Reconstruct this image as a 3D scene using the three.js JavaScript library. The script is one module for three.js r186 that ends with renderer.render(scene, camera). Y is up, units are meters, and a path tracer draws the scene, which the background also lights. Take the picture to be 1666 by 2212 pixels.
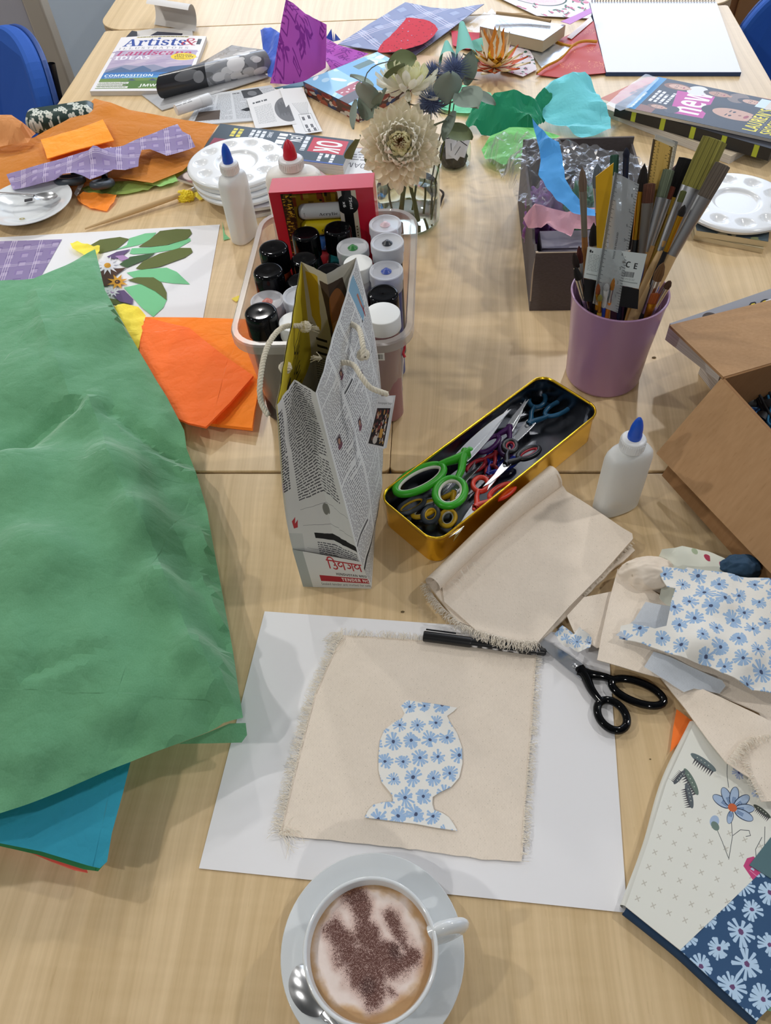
import * as THREE from 'three';
import { mergeGeometries, mergeVertices, toCreasedNormals } from 'three/addons/utils/BufferGeometryUtils.js';
import { RoundedBoxGeometry } from 'three/addons/geometries/RoundedBoxGeometry.js';
import { RectAreaLightUniformsLib } from 'three/addons/lights/RectAreaLightUniformsLib.js';
import { ImprovedNoise } from 'three/addons/math/ImprovedNoise.js';

// ---------------------------------------------------------------- camera, lights, exposure
const scene = new THREE.Scene();
const T = 0.72;                                                   // table top height
const camera = new THREE.PerspectiveCamera(66.62, 1666 / 2212, 0.05, 40);
camera.position.set(0, T + 0.82955, 0);
camera.rotation.set(-0.906, 0.11586, -0.08795, 'YXZ');            // looking down at the table, phone slightly tilted
camera.updateMatrixWorld(true);
const renderer = new THREE.WebGLRenderer({ antialias: true });
renderer.toneMapping = THREE.LinearToneMapping;
renderer.toneMappingExposure = 0.355;
renderer.shadowMap.enabled = true;
RectAreaLightUniformsLib.init();
const LAMP = { color: 0xfffcf7, power: 12.2 };
const WINDOW = { color: 0xcfe2ff, power: 4.6 };
const CEIL = 2.75;
const lampSpots = [];
lampSpots.push([-1.75, 0.5], [-1.75, -1.1], [1.6, -1.1], [-0.85, -2.95], [0.8, -2.95], [-1.9, -2.5], [0.55, 1.7]);
const win = new THREE.RectAreaLight(WINDOW.color, WINDOW.power, 2.6, 1.25);
const win2 = new THREE.RectAreaLight(WINDOW.color, WINDOW.power * 0.3, 1.9, 1.25);
win2.position.set(2.54, 1.62, -1.4); win2.lookAt(0, 1.62, -1.4); win2.castShadow = true; scene.add(win2);
win.position.set(0.25, 1.62, -3.56); win.lookAt(0.25, 1.62, 0); win.castShadow = true; scene.add(win);

// ---------------------------------------------------------------- helpers
let seed = 7;
const rnd = () => { seed = (seed + 0x6D2B79F5) | 0; let t = Math.imul(seed ^ (seed >>> 15), 1 | seed); t = (t + Math.imul(t ^ (t >>> 7), 61 | t)) ^ t; return ((t ^ (t >>> 14)) >>> 0) / 4294967296; };
const rr = (a, b) => a + (b - a) * rnd();
const reseed = (s) => { seed = s * 7919 + 13; };
const V = (x, y, z) => new THREE.Vector3(x, y, z);
const perlin = new ImprovedNoise();
const nz = (x, y, z = 0) => perlin.noise(x, y, z);
const fbm = (x, y, z = 0, o = 4) => { let s = 0, a = 0.5; for (let i = 0; i < o; i++) { s += a * nz(x, y, z + i * 7.3); x *= 2.03; y *= 2.03; a *= 0.5; } return s; };
// surveying the table: the spot on the table plane (or h above it) that a survey mark in the photograph belongs to
const F = 1106 / Math.tan(THREE.MathUtils.degToRad(66.62 / 2));
const dirOf = (px, py) => V((px - 833) / F, -(py - 1106) / F, -1).applyQuaternion(camera.quaternion);
const at = (px, py, h = 0) => { const d = dirOf(px, py); const t = (h - 0.82955) / d.y; return V(d.x * t, T + h, d.z * t); };
const atZ = (px, py, z) => { const d = dirOf(px, py); const t = z / d.z; return V(d.x * t, T + 0.82955 + d.y * t, z); };

const clean = (g) => { g = g.index ? g.toNonIndexed() : g; const o = new THREE.BufferGeometry(); for (const k of ['position', 'normal', 'uv']) if (g.attributes[k]) o.setAttribute(k, g.attributes[k]); if (!o.attributes.uv) o.setAttribute('uv', new THREE.BufferAttribute(new Float32Array(o.attributes.position.count * 2), 2)); if (!o.attributes.normal) o.computeVertexNormals(); return o; };
const merge = (l) => mergeGeometries(l.map(clean));
const used = {};
const numbered = (n) => { used[n] = (used[n] ?? -1) + 1; return used[n] ? n + '_' + String(used[n]).padStart(3, '0') : n; };
function tag(o, label, category, group, kind) { o.userData = { label, category }; if (group) o.userData.group = group; if (kind) o.userData.kind = kind; return o; }
function thing(name, label, category, pos, turn = 0, group) {
  const o = new THREE.Group(); o.name = numbered(name); scene.add(o);
  if (pos) o.position.copy(pos); o.rotation.y = turn; return tag(o, label, category, group);
}
function part(name, geo, mat, parent, label) {
  const m = new THREE.Mesh(geo, mat); m.name = name; m.castShadow = m.receiveShadow = true; parent.add(m);
  if (label) m.userData.label = label; return m;
}
// a thing that is one mesh, its origin put at its base
function solo(name, geo, mat, label, category, group) {
  geo.computeBoundingBox(); const b = geo.boundingBox, c = V((b.min.x + b.max.x) / 2, b.min.y, (b.min.z + b.max.z) / 2);
  geo.translate(-c.x, -c.y, -c.z);
  const m = new THREE.Mesh(geo, mat); m.name = numbered(name); m.position.copy(c); m.castShadow = m.receiveShadow = true; scene.add(m);
  return tag(m, label, category, group);
}
// a thing made of parts given in world coordinates, its origin put at its base
function assemble(name, label, category, parts, group) {
  const box = new THREE.Box3(); for (const p of parts) { p[1].computeBoundingBox(); box.union(p[1].boundingBox); }
  const c = V((box.min.x + box.max.x) / 2, box.min.y, (box.min.z + box.max.z) / 2);
  const o = thing(name, label, category, c, 0, group);
  for (const p of parts) { p[1].translate(-c.x, -c.y, -c.z); p[4] = part(p[0], p[1], p[2], o, p[3]); }
  return o;
}
function struct(name, geo, mat) { const m = new THREE.Mesh(geo, mat); m.name = name; m.castShadow = m.receiveShadow = true; m.userData.kind = 'structure'; scene.add(m); return m; }
const box = (x0, x1, y0, y1, z0, z1) => new THREE.BoxGeometry(x1 - x0, y1 - y0, z1 - z0).translate((x0 + x1) / 2, (y0 + y1) / 2, (z0 + z1) / 2);
const rbox = (w, h, d, r = 0.003, s = 2) => new RoundedBoxGeometry(w, h, d, s, Math.min(r, w / 2.01, h / 2.01, d / 2.01));
const cyl = (r1, r2, h, s = 24, y = 0, open = false) => new THREE.CylinderGeometry(r1, r2, h, s, 1, open).translate(0, y + h / 2, 0);
const lathe = (pts, s = 40) => new THREE.LatheGeometry(pts.map(([r, y]) => new THREE.Vector2(Math.max(r, 0.00001), y)), s);
const curve = (pts, closed = false, t = 0.5) => new THREE.CatmullRomCurve3(pts.map((p) => (p.isVector3 ? p : V(...p))), closed, 'catmullrom', t);
const tube = (pts, r, n = 40, s = 8, closed = false) => new THREE.TubeGeometry(curve(pts, closed), n, r, s, closed);
// swept tube whose radius follows a function
function sweep(pts, rad, n = 40, s = 8, squash = 1) {
  const c = curve(pts), fr = c.computeFrenetFrames(n, false), pos = [], uv = [], idx = [];
  for (let i = 0; i <= n; i++) { const p = c.getPointAt(i / n); for (let j = 0; j <= s; j++) { const a = (j / s) * Math.PI * 2, r = rad(i / n, a); const q = p.clone().addScaledVector(fr.normals[i], Math.cos(a) * r).addScaledVector(fr.binormals[i], Math.sin(a) * r * squash); pos.push(q.x, q.y, q.z); uv.push(j / s, i / n); } }
  for (let i = 0; i < n; i++) for (let j = 0; j < s; j++) { const a = i * (s + 1) + j, b = a + s + 1; idx.push(a, b, a + 1, b, b + 1, a + 1); }
  const g = new THREE.BufferGeometry(); g.setAttribute('position', new THREE.Float32BufferAttribute(pos, 3)); g.setAttribute('uv', new THREE.Float32BufferAttribute(uv, 2)); g.setIndex(idx); g.computeVertexNormals(); return g;
}
const shapeOf = (pts) => new THREE.Shape(pts.map((p) => new THREE.Vector2(p[0], p[1])));
const extrude = (shape, depth, bevel = 0, seg = 12) => new THREE.ExtrudeGeometry(shape, { depth, bevelEnabled: bevel > 0, bevelSize: bevel, bevelThickness: bevel, bevelSegments: 2, curveSegments: seg });
// grid patch from f(u, v) -> Vector3
function patch(f, nu, nv, uvf) {
  const pos = [], uv = [], idx = [];
  for (let j = 0; j <= nv; j++) for (let i = 0; i <= nu; i++) { const p = f(i / nu, j / nv); pos.push(p.x, p.y, p.z); uv.push(...(uvf ? uvf(i / nu, j / nv, p) : [i / nu, j / nv])); }
  for (let j = 0; j < nv; j++) for (let i = 0; i < nu; i++) { const a = j * (nu + 1) + i, b = a + nu + 1; idx.push(a, a + 1, b, b, a + 1, b + 1); }
  const g = new THREE.BufferGeometry(); g.setAttribute('position', new THREE.Float32BufferAttribute(pos, 3)); g.setAttribute('uv', new THREE.Float32BufferAttribute(uv, 2)); g.setIndex(idx); g.computeVertexNormals(); return g;
}
const bil = (q, u, v) => q[0].clone().multiplyScalar((1 - u) * (1 - v)).addScaledVector(q[1], u * (1 - v)).addScaledVector(q[2], u * v).addScaledVector(q[3], (1 - u) * v);   // q: v0 left, right, then v1 right, left
// crease field: folds along random straight lines, as crumpled paper has
function creases(s, n, len, amp) {
  reseed(s); const L = []; for (let i = 0; i < n; i++) { const a = rr(0, Math.PI * 2); L.push([Math.cos(a), Math.sin(a), rr(0, 1), rr(0.5, 1.6) * len, rr(0.3, 1), rr(0, 50)]); }
  return (x, z) => { let h = 0; for (const [c, d, o, l, w, k] of L) { const t = (x * c + z * d) / l + o, f = Math.abs(t - Math.floor(t) - 0.5) * 2; const m = 0.5 + 0.9 * nz(x / len * 0.9 + k, z / len * 0.9, k); h += w * f * Math.max(0, m); } return (h / n) * 2 * amp; };
}
// free-form sheet: outline [px, py, h], extra height marks, crease field; triangulated (Delaunay)
function delaunay(P) {
  let xa = 1e9, xb = -1e9, za = 1e9, zb = -1e9; for (const p of P) { xa = Math.min(xa, p[0]); xb = Math.max(xb, p[0]); za = Math.min(za, p[1]); zb = Math.max(zb, p[1]); }
  const D = Math.max(xb - xa, zb - za) * 20, n = P.length, Q = P.concat([[xa - D, za - D], [xb + D, za - D], [(xa + xb) / 2, zb + D]]);
  const mk = (a, b, c) => { const [ax, ay] = Q[a], [bx, by] = Q[b], [cx, cy] = Q[c]; const d = 2 * (ax * (by - cy) + bx * (cy - ay) + cx * (ay - by)) || 1e-18; const ux = ((ax * ax + ay * ay) * (by - cy) + (bx * bx + by * by) * (cy - ay) + (cx * cx + cy * cy) * (ay - by)) / d, uy = ((ax * ax + ay * ay) * (cx - bx) + (bx * bx + by * by) * (ax - cx) + (cx * cx + cy * cy) * (bx - ax)) / d; return [a, b, c, ux, uy, (ax - ux) ** 2 + (ay - uy) ** 2]; };
  let tri = [mk(n, n + 1, n + 2)]; const order = [...P.keys()].sort((i, j) => P[i][0] - P[j][0]); const done = [];
  for (const i of order) {
    const [x, y] = Q[i], E = new Map(), keep = [];
    for (const t of tri) { const dx = x - t[3]; if (dx > 0 && dx * dx > t[5]) { done.push(t); continue; } if (dx * dx + (y - t[4]) ** 2 <= t[5]) { for (const [a, b] of [[t[0], t[1]], [t[1], t[2]], [t[2], t[0]]]) { const k = a < b ? a * 1e6 + b : b * 1e6 + a; if (E.has(k)) E.set(k, null); else E.set(k, [a, b]); } } else keep.push(t); }
    for (const e of E.values()) if (e) keep.push(mk(e[0], e[1], i)); tri = keep;
  }
  return done.concat(tri).filter((t) => t[0] < n && t[1] < n && t[2] < n).map((t) => t.slice(0, 3));
}
const inside = (x, z, O) => { let c = false; for (let i = 0, j = O.length - 1; i < O.length; j = i++) if ((O[i][1] > z) !== (O[j][1] > z) && x < ((O[j][0] - O[i][0]) * (z - O[i][1])) / (O[j][1] - O[i][1]) + O[i][0]) c = !c; return c; };
function sheet(outline, o = {}) {
  const { ctrl = [], edge = 0.012, bump, smooth = false, tile = 1, turn = 0, thick = 0, floor = 0.0008, ragged = 0, pw = 3, world = false, uvq } = o;
  let W3 = outline.map((p) => (world ? V(p[0], T + (p[2] ?? 0), p[1]) : at(p[0], p[1], p[2] ?? 0.001)));
  const marks = W3.concat(ctrl.map((p) => (world ? V(p[0], T + p[2], p[1]) : at(...p)))).map((p) => [p.x, p.z, p.y - T]);
  const B = []; const N = W3.length;
  if (smooth) { const c = curve(W3, true); const n = Math.max(12, Math.round(c.getLength() / edge)); for (let i = 0; i < n; i++) { const p = c.getPointAt(i / n); B.push([p.x, p.z, p.y - T]); } }
  else for (let i = 0; i < N; i++) { const a = W3[i], b = W3[(i + 1) % N], n = Math.max(1, Math.round(Math.hypot(a.x - b.x, a.z - b.z) / edge)); for (let k = 0; k < n; k++) B.push([a.x + (b.x - a.x) * k / n, a.z + (b.z - a.z) * k / n, (a.y + (b.y - a.y) * k / n) - T]); }
  if (ragged) for (const p of B) { p[0] += ragged * nz(p[0] * 180, p[1] * 180, 3); p[1] += ragged * nz(p[0] * 180, p[1] * 180, 9); }
  const P = B.map((p) => [p[0] + 1e-7 * Math.sin(p[1] * 9e5), p[1] + 1e-7 * Math.cos(p[0] * 8e5)]); let xa = 1e9, xb = -1e9, za = 1e9, zb = -1e9; for (const p of B) { xa = Math.min(xa, p[0]); xb = Math.max(xb, p[0]); za = Math.min(za, p[1]); zb = Math.max(zb, p[1]); }
  reseed(Math.round(xa * 1000) + 977); let row = 0;
  for (let z = za; z < zb; z += edge * 0.87, row++) for (let x = xa + (row % 2) * edge / 2; x < xb; x += edge) { const qx = x + rr(-0.15, 0.15) * edge, qz = z + rr(-0.15, 0.15) * edge; if (!inside(qx, qz, B)) continue; let ok = true; for (const b of B) if ((b[0] - qx) ** 2 + (b[1] - qz) ** 2 < (edge * 0.55) ** 2) { ok = false; break; } if (ok) P.push([qx, qz]); }
  const tris = delaunay(P).filter(([a, b, c]) => inside((P[a][0] + P[b][0] + P[c][0]) / 3, (P[a][1] + P[b][1] + P[c][1]) / 3, B));
  const hOf = (x, z) => { let s = 0, w = 0; for (const m of marks) { const d = Math.hypot(x - m[0], z - m[1]) + 1e-5, k = 1 / d ** pw; s += m[2] * k; w += k; } return s / w; };
  const pos = [], uv = [], cs = Math.cos(turn), sn = Math.sin(turn);
  const pushV = (x, y, z) => { pos.push(x, T + y, z); if (uvq) { const e = uvq; const a = [e[1].x - e[0].x, e[1].z - e[0].z], b = [e[2].x - e[0].x, e[2].z - e[0].z], d = a[0] * b[1] - a[1] * b[0], p = [x - e[0].x, z - e[0].z]; uv.push((p[0] * b[1] - p[1] * b[0]) / d, (a[0] * p[1] - a[1] * p[0]) / d); } else uv.push((x * cs - z * sn) / tile, (x * sn + z * cs) / -tile); };
  const H = P.map((p, i) => Math.max(floor, (i < B.length ? B[i][2] : hOf(p[0], p[1])) + (bump ? bump(p[0], p[1]) : 0)));
  P.forEach((p, i) => pushV(p[0], H[i], p[1]));
  const idx = []; for (let [a, b, c] of tris) { const cr = (P[b][0] - P[a][0]) * (P[c][1] - P[a][1]) - (P[b][1] - P[a][1]) * (P[c][0] - P[a][0]); if (cr > 0) [b, c] = [c, b]; idx.push(a, b, c); }
  if (thick) {
    const n = P.length, k = B.length; P.forEach((p, i) => pushV(p[0], Math.max(0.0002, H[i] - thick), p[1])); const m = idx.length; for (let i = 0; i < m; i += 3) idx.push(idx[i] + n, idx[i + 2] + n, idx[i + 1] + n);
    for (let i = 0; i < k; i++) { const a = i, b = (i + 1) % k; idx.push(a, b, a + n, b, b + n, a + n); }
  }
  let g = new THREE.BufferGeometry(); g.setAttribute('position', new THREE.Float32BufferAttribute(pos, 3)); g.setAttribute('uv', new THREE.Float32BufferAttribute(uv, 2)); g.setIndex(idx); g.computeVertexNormals();
  return thick || o.crease ? toCreasedNormals(g, o.crease ?? 0.9) : g;
}
// crumpled lump of tissue: a ball pushed in and out along sharp ridges
function lump(center, rx, ry, rz, s, amp = 0.35, det = 5, freq = 1) {
  const g = mergeVertices(new THREE.IcosahedronGeometry(1, det * 5).deleteAttribute('uv').deleteAttribute('normal')); const p = g.attributes.position; const q = V(0, 0, 0);
  const uv = new Float32Array(p.count * 2);
  for (let i = 0; i < p.count; i++) { q.fromBufferAttribute(p, i); const a = 1 - Math.abs(nz(q.x * 1.7 * freq + s, q.y * 1.7 * freq, q.z * 1.7 * freq)) * 2.2, b = 1 - Math.abs(nz(q.x * 4.1 * freq, q.y * 4.1 * freq + s, q.z * 4.1 * freq)) * 2, c = Math.abs(nz(q.x * 9 * freq, q.y * 9 * freq, q.z * 9 * freq + s)); const r = 1 - amp + amp * (a * 0.6 + b * 0.35 + c * 0.25); uv[i * 2] = q.x * rx; uv[i * 2 + 1] = q.z * rz; p.setXYZ(i, q.x * r * rx, Math.max(-ry * 0.55, q.y * r * ry), q.z * r * rz); }
  g.setAttribute('uv', new THREE.BufferAttribute(uv, 2));
  g.translate(center.x, center.y + ry * 0.55, center.z); g.computeVertexNormals(); return g;
}
// place a shape modelled along +y so that it runs from a to b
function aim(g, a, b, twist = 0) { const d = b.clone().sub(a).normalize(); const q = new THREE.Quaternion().setFromUnitVectors(V(0, 1, 0), d); g.applyQuaternion(new THREE.Quaternion().setFromAxisAngle(V(0, 1, 0), twist)); g.applyQuaternion(q); return g.translate(a.x, a.y, a.z); }

// ---------------------------------------------------------------- materials and textures
const mat = (color, roughness = 0.6, o = {}) => new THREE.MeshPhysicalMaterial({ color, roughness, side: THREE.DoubleSide, ...o });
const canvas = (w, h, draw) => { const c = document.createElement('canvas'); c.width = w; c.height = h; const x = c.getContext('2d'); draw(x, w, h); return c; };
function ctex(w, h, draw, repeat = false) { const t = new THREE.CanvasTexture(canvas(w, h, draw)); t.colorSpace = THREE.SRGBColorSpace; if (repeat) t.wrapS = t.wrapT = THREE.RepeatWrapping; t.anisotropy = 8; return t; }
function dtex(n, f, srgb = true) { const d = new Uint8Array(n * n * 4); for (let y = 0; y < n; y++) for (let x = 0; x < n; x++) { const c = f(x / n, y / n), i = (y * n + x) * 4; d[i] = c[0]; d[i + 1] = c[1]; d[i + 2] = c[2]; d[i + 3] = 255; } const t = new THREE.DataTexture(d, n, n); if (srgb) t.colorSpace = THREE.SRGBColorSpace; t.wrapS = t.wrapT = THREE.RepeatWrapping; t.magFilter = THREE.LinearFilter; t.minFilter = THREE.LinearFilter; t.needsUpdate = true; return t; }
const fill = (x, c, a, b, w, h) => { x.fillStyle = c; x.fillRect(a, b, w, h); };
const poly = (x, c, p) => { x.fillStyle = c; x.beginPath(); p.forEach(([a, b], i) => (i ? x.lineTo(a, b) : x.moveTo(a, b))); x.closePath(); x.fill(); };
const oval = (x, c, a, b, rx, ry, t = 0) => { x.fillStyle = c; x.beginPath(); x.ellipse(a, b, rx, ry, t, 0, Math.PI * 2); x.fill(); };
const text = (x, s, a, b, font, c, o = {}) => { x.save(); x.translate(a, b); if (o.rot) x.rotate(o.rot); if (o.sx) x.scale(o.sx, o.sy ?? 1); x.font = font; x.textAlign = o.align || 'left'; if (o.stroke) { x.strokeStyle = o.stroke; x.lineWidth = o.lw || 4; x.lineJoin = 'round'; x.strokeText(s, 0, 0); } x.fillStyle = c; x.fillText(s, 0, 0); x.restore(); };
// rows of unreadable small print
const print = (x, a, b, w, h, lh, c, o = {}) => { x.fillStyle = c; for (let y = b; y < b + h - lh * 0.5; y += lh) { let p = a; const end = a + w * (rnd() < 0.12 ? rr(0.4, 0.9) : 1); while (p < end) { const l = Math.min(rr(0.5, 2.6) * lh, end - p); x.fillRect(p, y + rr(-0.03, 0.03) * lh, l, lh * (o.k || 0.42)); if (o.bar) x.fillRect(p, y - lh * 0.12, l, lh * 0.12); p += l + lh * 0.38; } } };
// simple printed portrait: hair, face, shoulders
const portrait = (x, a, b, r, skin, hair, shirt, t = 0) => { x.save(); x.translate(a, b); x.rotate(t); oval(x, shirt, 0, r * 1.9, r * 1.5, r * 0.95); oval(x, hair, 0, -r * 0.05, r * 0.98, r * 1.25); oval(x, skin, 0, r * 0.12, r * 0.7, r * 0.95); x.fillStyle = skin; x.fillRect(-r * 0.25, r * 0.8, r * 0.5, r * 0.5); oval(x, '#2a1c18', -r * 0.28, 0, r * 0.12, r * 0.06); oval(x, '#2a1c18', r * 0.28, 0, r * 0.12, r * 0.06); fill(x, '#3a251e', -r * 0.42, -r * 0.2, r * 0.28, r * 0.06); fill(x, '#3a251e', r * 0.14, -r * 0.2, r * 0.28, r * 0.06); oval(x, '#8d5a4a', 0, r * 0.33, r * 0.09, r * 0.07); oval(x, '#9c3a40', 0, r * 0.6, r * 0.24, r * 0.09); x.restore(); };
const paperGrain = dtex(128, (u, v) => { const k = 128 + 60 * (Math.sin(u * 811) * Math.sin(v * 733) * 0.4 + fbm(u * 40, v * 40)); return [k, k, k]; }, false);
// woven cloth relief
const weave = dtex(128, (u, v) => { const k = 120 + 55 * Math.sin(u * Math.PI * 64) * Math.sin(v * Math.PI * 64) + 25 * fbm(u * 50, v * 50); return [k, k, k]; }, false);
const fleck = (r, g, b, amt) => dtex(512, (u, v) => { const s = fbm(u * 9, v * 9) * 6 + Math.sin(u * 402) * Math.sin(v * 402) * 2 + fbm(u * 120, v * 40) * 9; const f = nz(u * 190, v * 190, 4) > 0.62 ? -amt : 0; return [r + s + f, g + s + f, b + s + f * 1.1].map((q) => Math.max(0, Math.min(255, q))); });
const linenMap = fleck(238, 225, 209, 60), linen = mat(0xffffff, 0.95, { map: linenMap, bumpMap: weave, bumpScale: 0.0001 });
const whitePaper = mat(0xf1f1f4, 0.8);
// maple veneer, grain along v
const wood = (() => { const n = 2048; return dtex(n, (u, v) => { u *= 1.8; v *= 1.8; const w = u * 5 + 0.35 * fbm(u * 2.2, v * 1.1, 1.3, 3); const band = fbm(w * 3, v * 0.35, 2) * 24, line = fbm(w * 70, v * 2.2, 5, 3) * 15, flame = Math.sin((w * 9 + 1.6 * fbm(u * 3, v * 1.4, 8, 3)) * 6.28) * 2.2, curl = fbm(u * 12, v * 110, 11, 2) * (fbm(u * 2, v * 2, 21) > 0 ? 7 : 3), pore = nz(u * 420, v * 26, 6) > 0.6 ? -7 : 0; const s = band + line + flame * 1.6 + curl + pore; return [219 + s, 192 + s * 1.05, 149 + s * 1.15].map((q) => Math.max(0, Math.min(255, q))); }); })();
// crumple relief for tissue: sharp ridges at several scales
const crumple = dtex(512, (u, v) => { let s = 0, a = 0.5, f = 6; for (let i = 0; i < 4; i++) { s += a * Math.abs(nz(u * f + 0.6 * nz(u * f, v * f, 3), v * f, i * 3.7)); f *= 2.1; a *= 0.52; } const k = Math.min(255, s * 620); return [k, k, k]; }, false); crumple.repeat.set(0.3, 0.3);
const woodMat = (fx = 1, fy = 1) => { const t = wood.clone(); t.needsUpdate = true; t.repeat.set(0.55 * fx, 0.55 * fy); t.offset.set(0.5, 0.5); return mat(0xffffff, 0.3, { map: t, specularIntensity: 0.8 }); };
// daisies of cut petals
function daisy(x, a, b, r, petal, heart, rot) { x.save(); x.translate(a, b); x.rotate(rot); x.fillStyle = petal; const n = 13 + Math.floor(rnd() * 4); for (let i = 0; i < n; i++) { if (rnd() < 0.08) continue; const t = (i / n) * 6.283 + rr(-0.08, 0.08), l = r * rr(0.72, 1.08), w = r * rr(0.11, 0.17); x.beginPath(); x.moveTo(Math.cos(t + 0.5) * r * 0.12, Math.sin(t + 0.5) * r * 0.12); x.lineTo(Math.cos(t) * l - Math.sin(t) * w, Math.sin(t) * l + Math.cos(t) * w); x.lineTo(Math.cos(t) * l * 1.06, Math.sin(t) * l * 1.06); x.lineTo(Math.cos(t) * l + Math.sin(t) * w, Math.sin(t) * l - Math.cos(t) * w); x.lineTo(Math.cos(t - 0.5) * r * 0.12, Math.sin(t - 0.5) * r * 0.12); x.fill(); } oval(x, petal, 0, 0, r * 0.38, r * 0.36); poly(x, heart, [0, 1, 2, 3, 4, 5].map((i) => [Math.cos(i * 1.05) * r * rr(0.14, 0.26), Math.sin(i * 1.05) * r * rr(0.14, 0.26)])); x.restore(); }
function daisyTex(ground, petal, heart, s, cell = 8.2) { return ctex(1024, 1024, (x, w) => { fill(x, ground, 0, 0, w, w); reseed(s); const n = cell | 0, st = w / n; for (let j = 0; j < n; j++) for (let i = 0; i < n; i++) { const a = (i + 0.5 + (j % 2) * 0.5 + rr(-0.12, 0.12)) * st, b = (j + 0.5 + rr(-0.12, 0.12)) * st, r = st * rr(0.36, 0.53), k = seed, ro = rr(0, 6); for (const dx of [-w, 0, w]) for (const dy of [-w, 0, w]) { seed = k; daisy(x, a + dx, b + dy, r, petal, heart, ro); } } }, true); }
const daisyLight = daisyTex('#f4f3ee', '#a5c4e8', '#4d5878', 5), daisyBlue = daisyTex('#32557d', '#bcd8f2', '#6d4b77', 9, 7);
const daisyCloth = mat(0xffffff, 0.9, { map: daisyLight, bumpMap: weave, bumpScale: 0.0002 });
// woven plaid print
const plaid = (a, b, c, d) => ctex(512, 512, (x, w) => { fill(x, a, 0, 0, w, w); reseed(31); for (let i = 0; i < 4; i++) for (let j = 0; j < 4; j++) { const q = w / 4; fill(x, (i + j) % 2 ? b : c, i * q + q * 0.1, j * q + q * 0.1, q * 0.55, q * 0.55); fill(x, d, i * q + q * 0.2 + rr(-4, 4), j * q + q * 0.25, q * 0.42, q * 0.4); } x.strokeStyle = '#dcd2e2'; x.lineWidth = 4; for (const k of [0.3, 0.34, 0.38, 0.8, 0.84]) { x.beginPath(); x.moveTo(k * w, 0); x.lineTo(k * w, w); x.stroke(); x.beginPath(); x.moveTo(0, k * w + 30); x.lineTo(w, k * w + 30); x.stroke(); } }, true);
const plaidLilac = plaid('#8f80ab', '#7d6c9c', '#8a78ab', '#a99abf');
const tissue = (c, o = {}) => mat(new THREE.Color(c).lerp(new THREE.Color(c).multiplyScalar(1.5), 0.8), 0.85, { transmission: 0.22, thickness: 0, bumpMap: crumple, bumpScale: 0.0022, ...o });
const chrome = mat(0xd7d9dc, 0.22, { metalness: 1 }), silver = mat(0xb9bcc0, 0.33, { metalness: 1 }), blackGloss = mat(0x06070a, 0.06, { specularIntensity: 0.55 }), blackPlastic = mat(0x101114, 0.35);
const bristle = ctex(256, 64, (x, w, h) => { fill(x, '#d8d8d8', 0, 0, w, h); reseed(19); for (let i = 0; i < 260; i++) { const k = 120 + rr(0, 135) | 0; fill(x, `rgb(${k},${k},${k})`, rr(0, w), 0, rr(0.6, 2), h); } }, true);
const porcelain = mat(0xe6ebee, 0.12, { clearcoat: 0.5, clearcoatRoughness: 0.05 });
const clearPlastic = mat(0xf4f6f8, 0.12, { transmission: 0.92, thickness: 0, ior: 1.45 });
const frosted = mat(0xf1f3f6, 0.5, { transmission: 0.45, thickness: 0 });
const glass = mat(0xf2f8f7, 0.03, { transmission: 1, thickness: 0, ior: 1.5 });
// ---------------------------------------------------------------- the room
const plaster = mat(0xb4b1ac, 0.9), floorMat = mat(0xffffff, 0.75, { map: dtex(256, (u, v) => { const k = fbm(u * 30, v * 30) * 30 + fbm(u * 90, v * 90) * 20; return [126 + k, 128 + k, 132 + k]; }) });
struct('floor', box(-2.6, 2.6, -0.1, 0, -3.7, 3), floorMat);
struct('ceiling', box(-2.6, 2.6, CEIL, CEIL + 0.1, -3.7, 3), mat(0xa9a8a4, 0.9));
struct('wall_left', box(-2.7, -2.6, 0, CEIL, -3.7, 3), plaster);
struct('wall_right', merge([box(2.6, 2.7, 0, 0.95, -3.7, 3), box(2.6, 2.7, 2.28, CEIL, -3.7, 3), box(2.6, 2.7, 0.95, 2.28, -3.7, -2.4), box(2.6, 2.7, 0.95, 2.28, -0.4, 3)]), plaster);
struct('wall_front', box(-2.6, 2.6, 0, CEIL, 3, 3.1), plaster);
struct('wall_back', merge([box(-2.6, 2.6, 0, 0.95, -3.8, -3.6), box(-2.6, 2.6, 2.28, CEIL, -3.8, -3.6), box(-2.6, -1.1, 0.95, 2.28, -3.8, -3.6), box(1.6, 2.6, 0.95, 2.28, -3.8, -3.6)]), plaster);
{
  const w = struct('window_1', merge([box(-1.1, 1.6, 0.95, 1.0, -3.72, -3.62), box(-1.1, 1.6, 2.23, 2.28, -3.72, -3.62), box(-1.1, -1.04, 0.95, 2.28, -3.72, -3.62), box(1.54, 1.6, 0.95, 2.28, -3.72, -3.62), box(0.22, 0.28, 1, 2.23, -3.72, -3.62)]), mat(0xf2f2f0, 0.4));
  for (const [a, b] of [[-1.04, 0.22], [0.28, 1.54]]) part('pane', box(a, b, 1.0, 2.23, -3.7, -3.69), mat(0xe9f2ff, 0.3, { emissive: WINDOW.color, emissiveIntensity: 3.6 }), w, 'bright frosted window pane');
}
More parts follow.
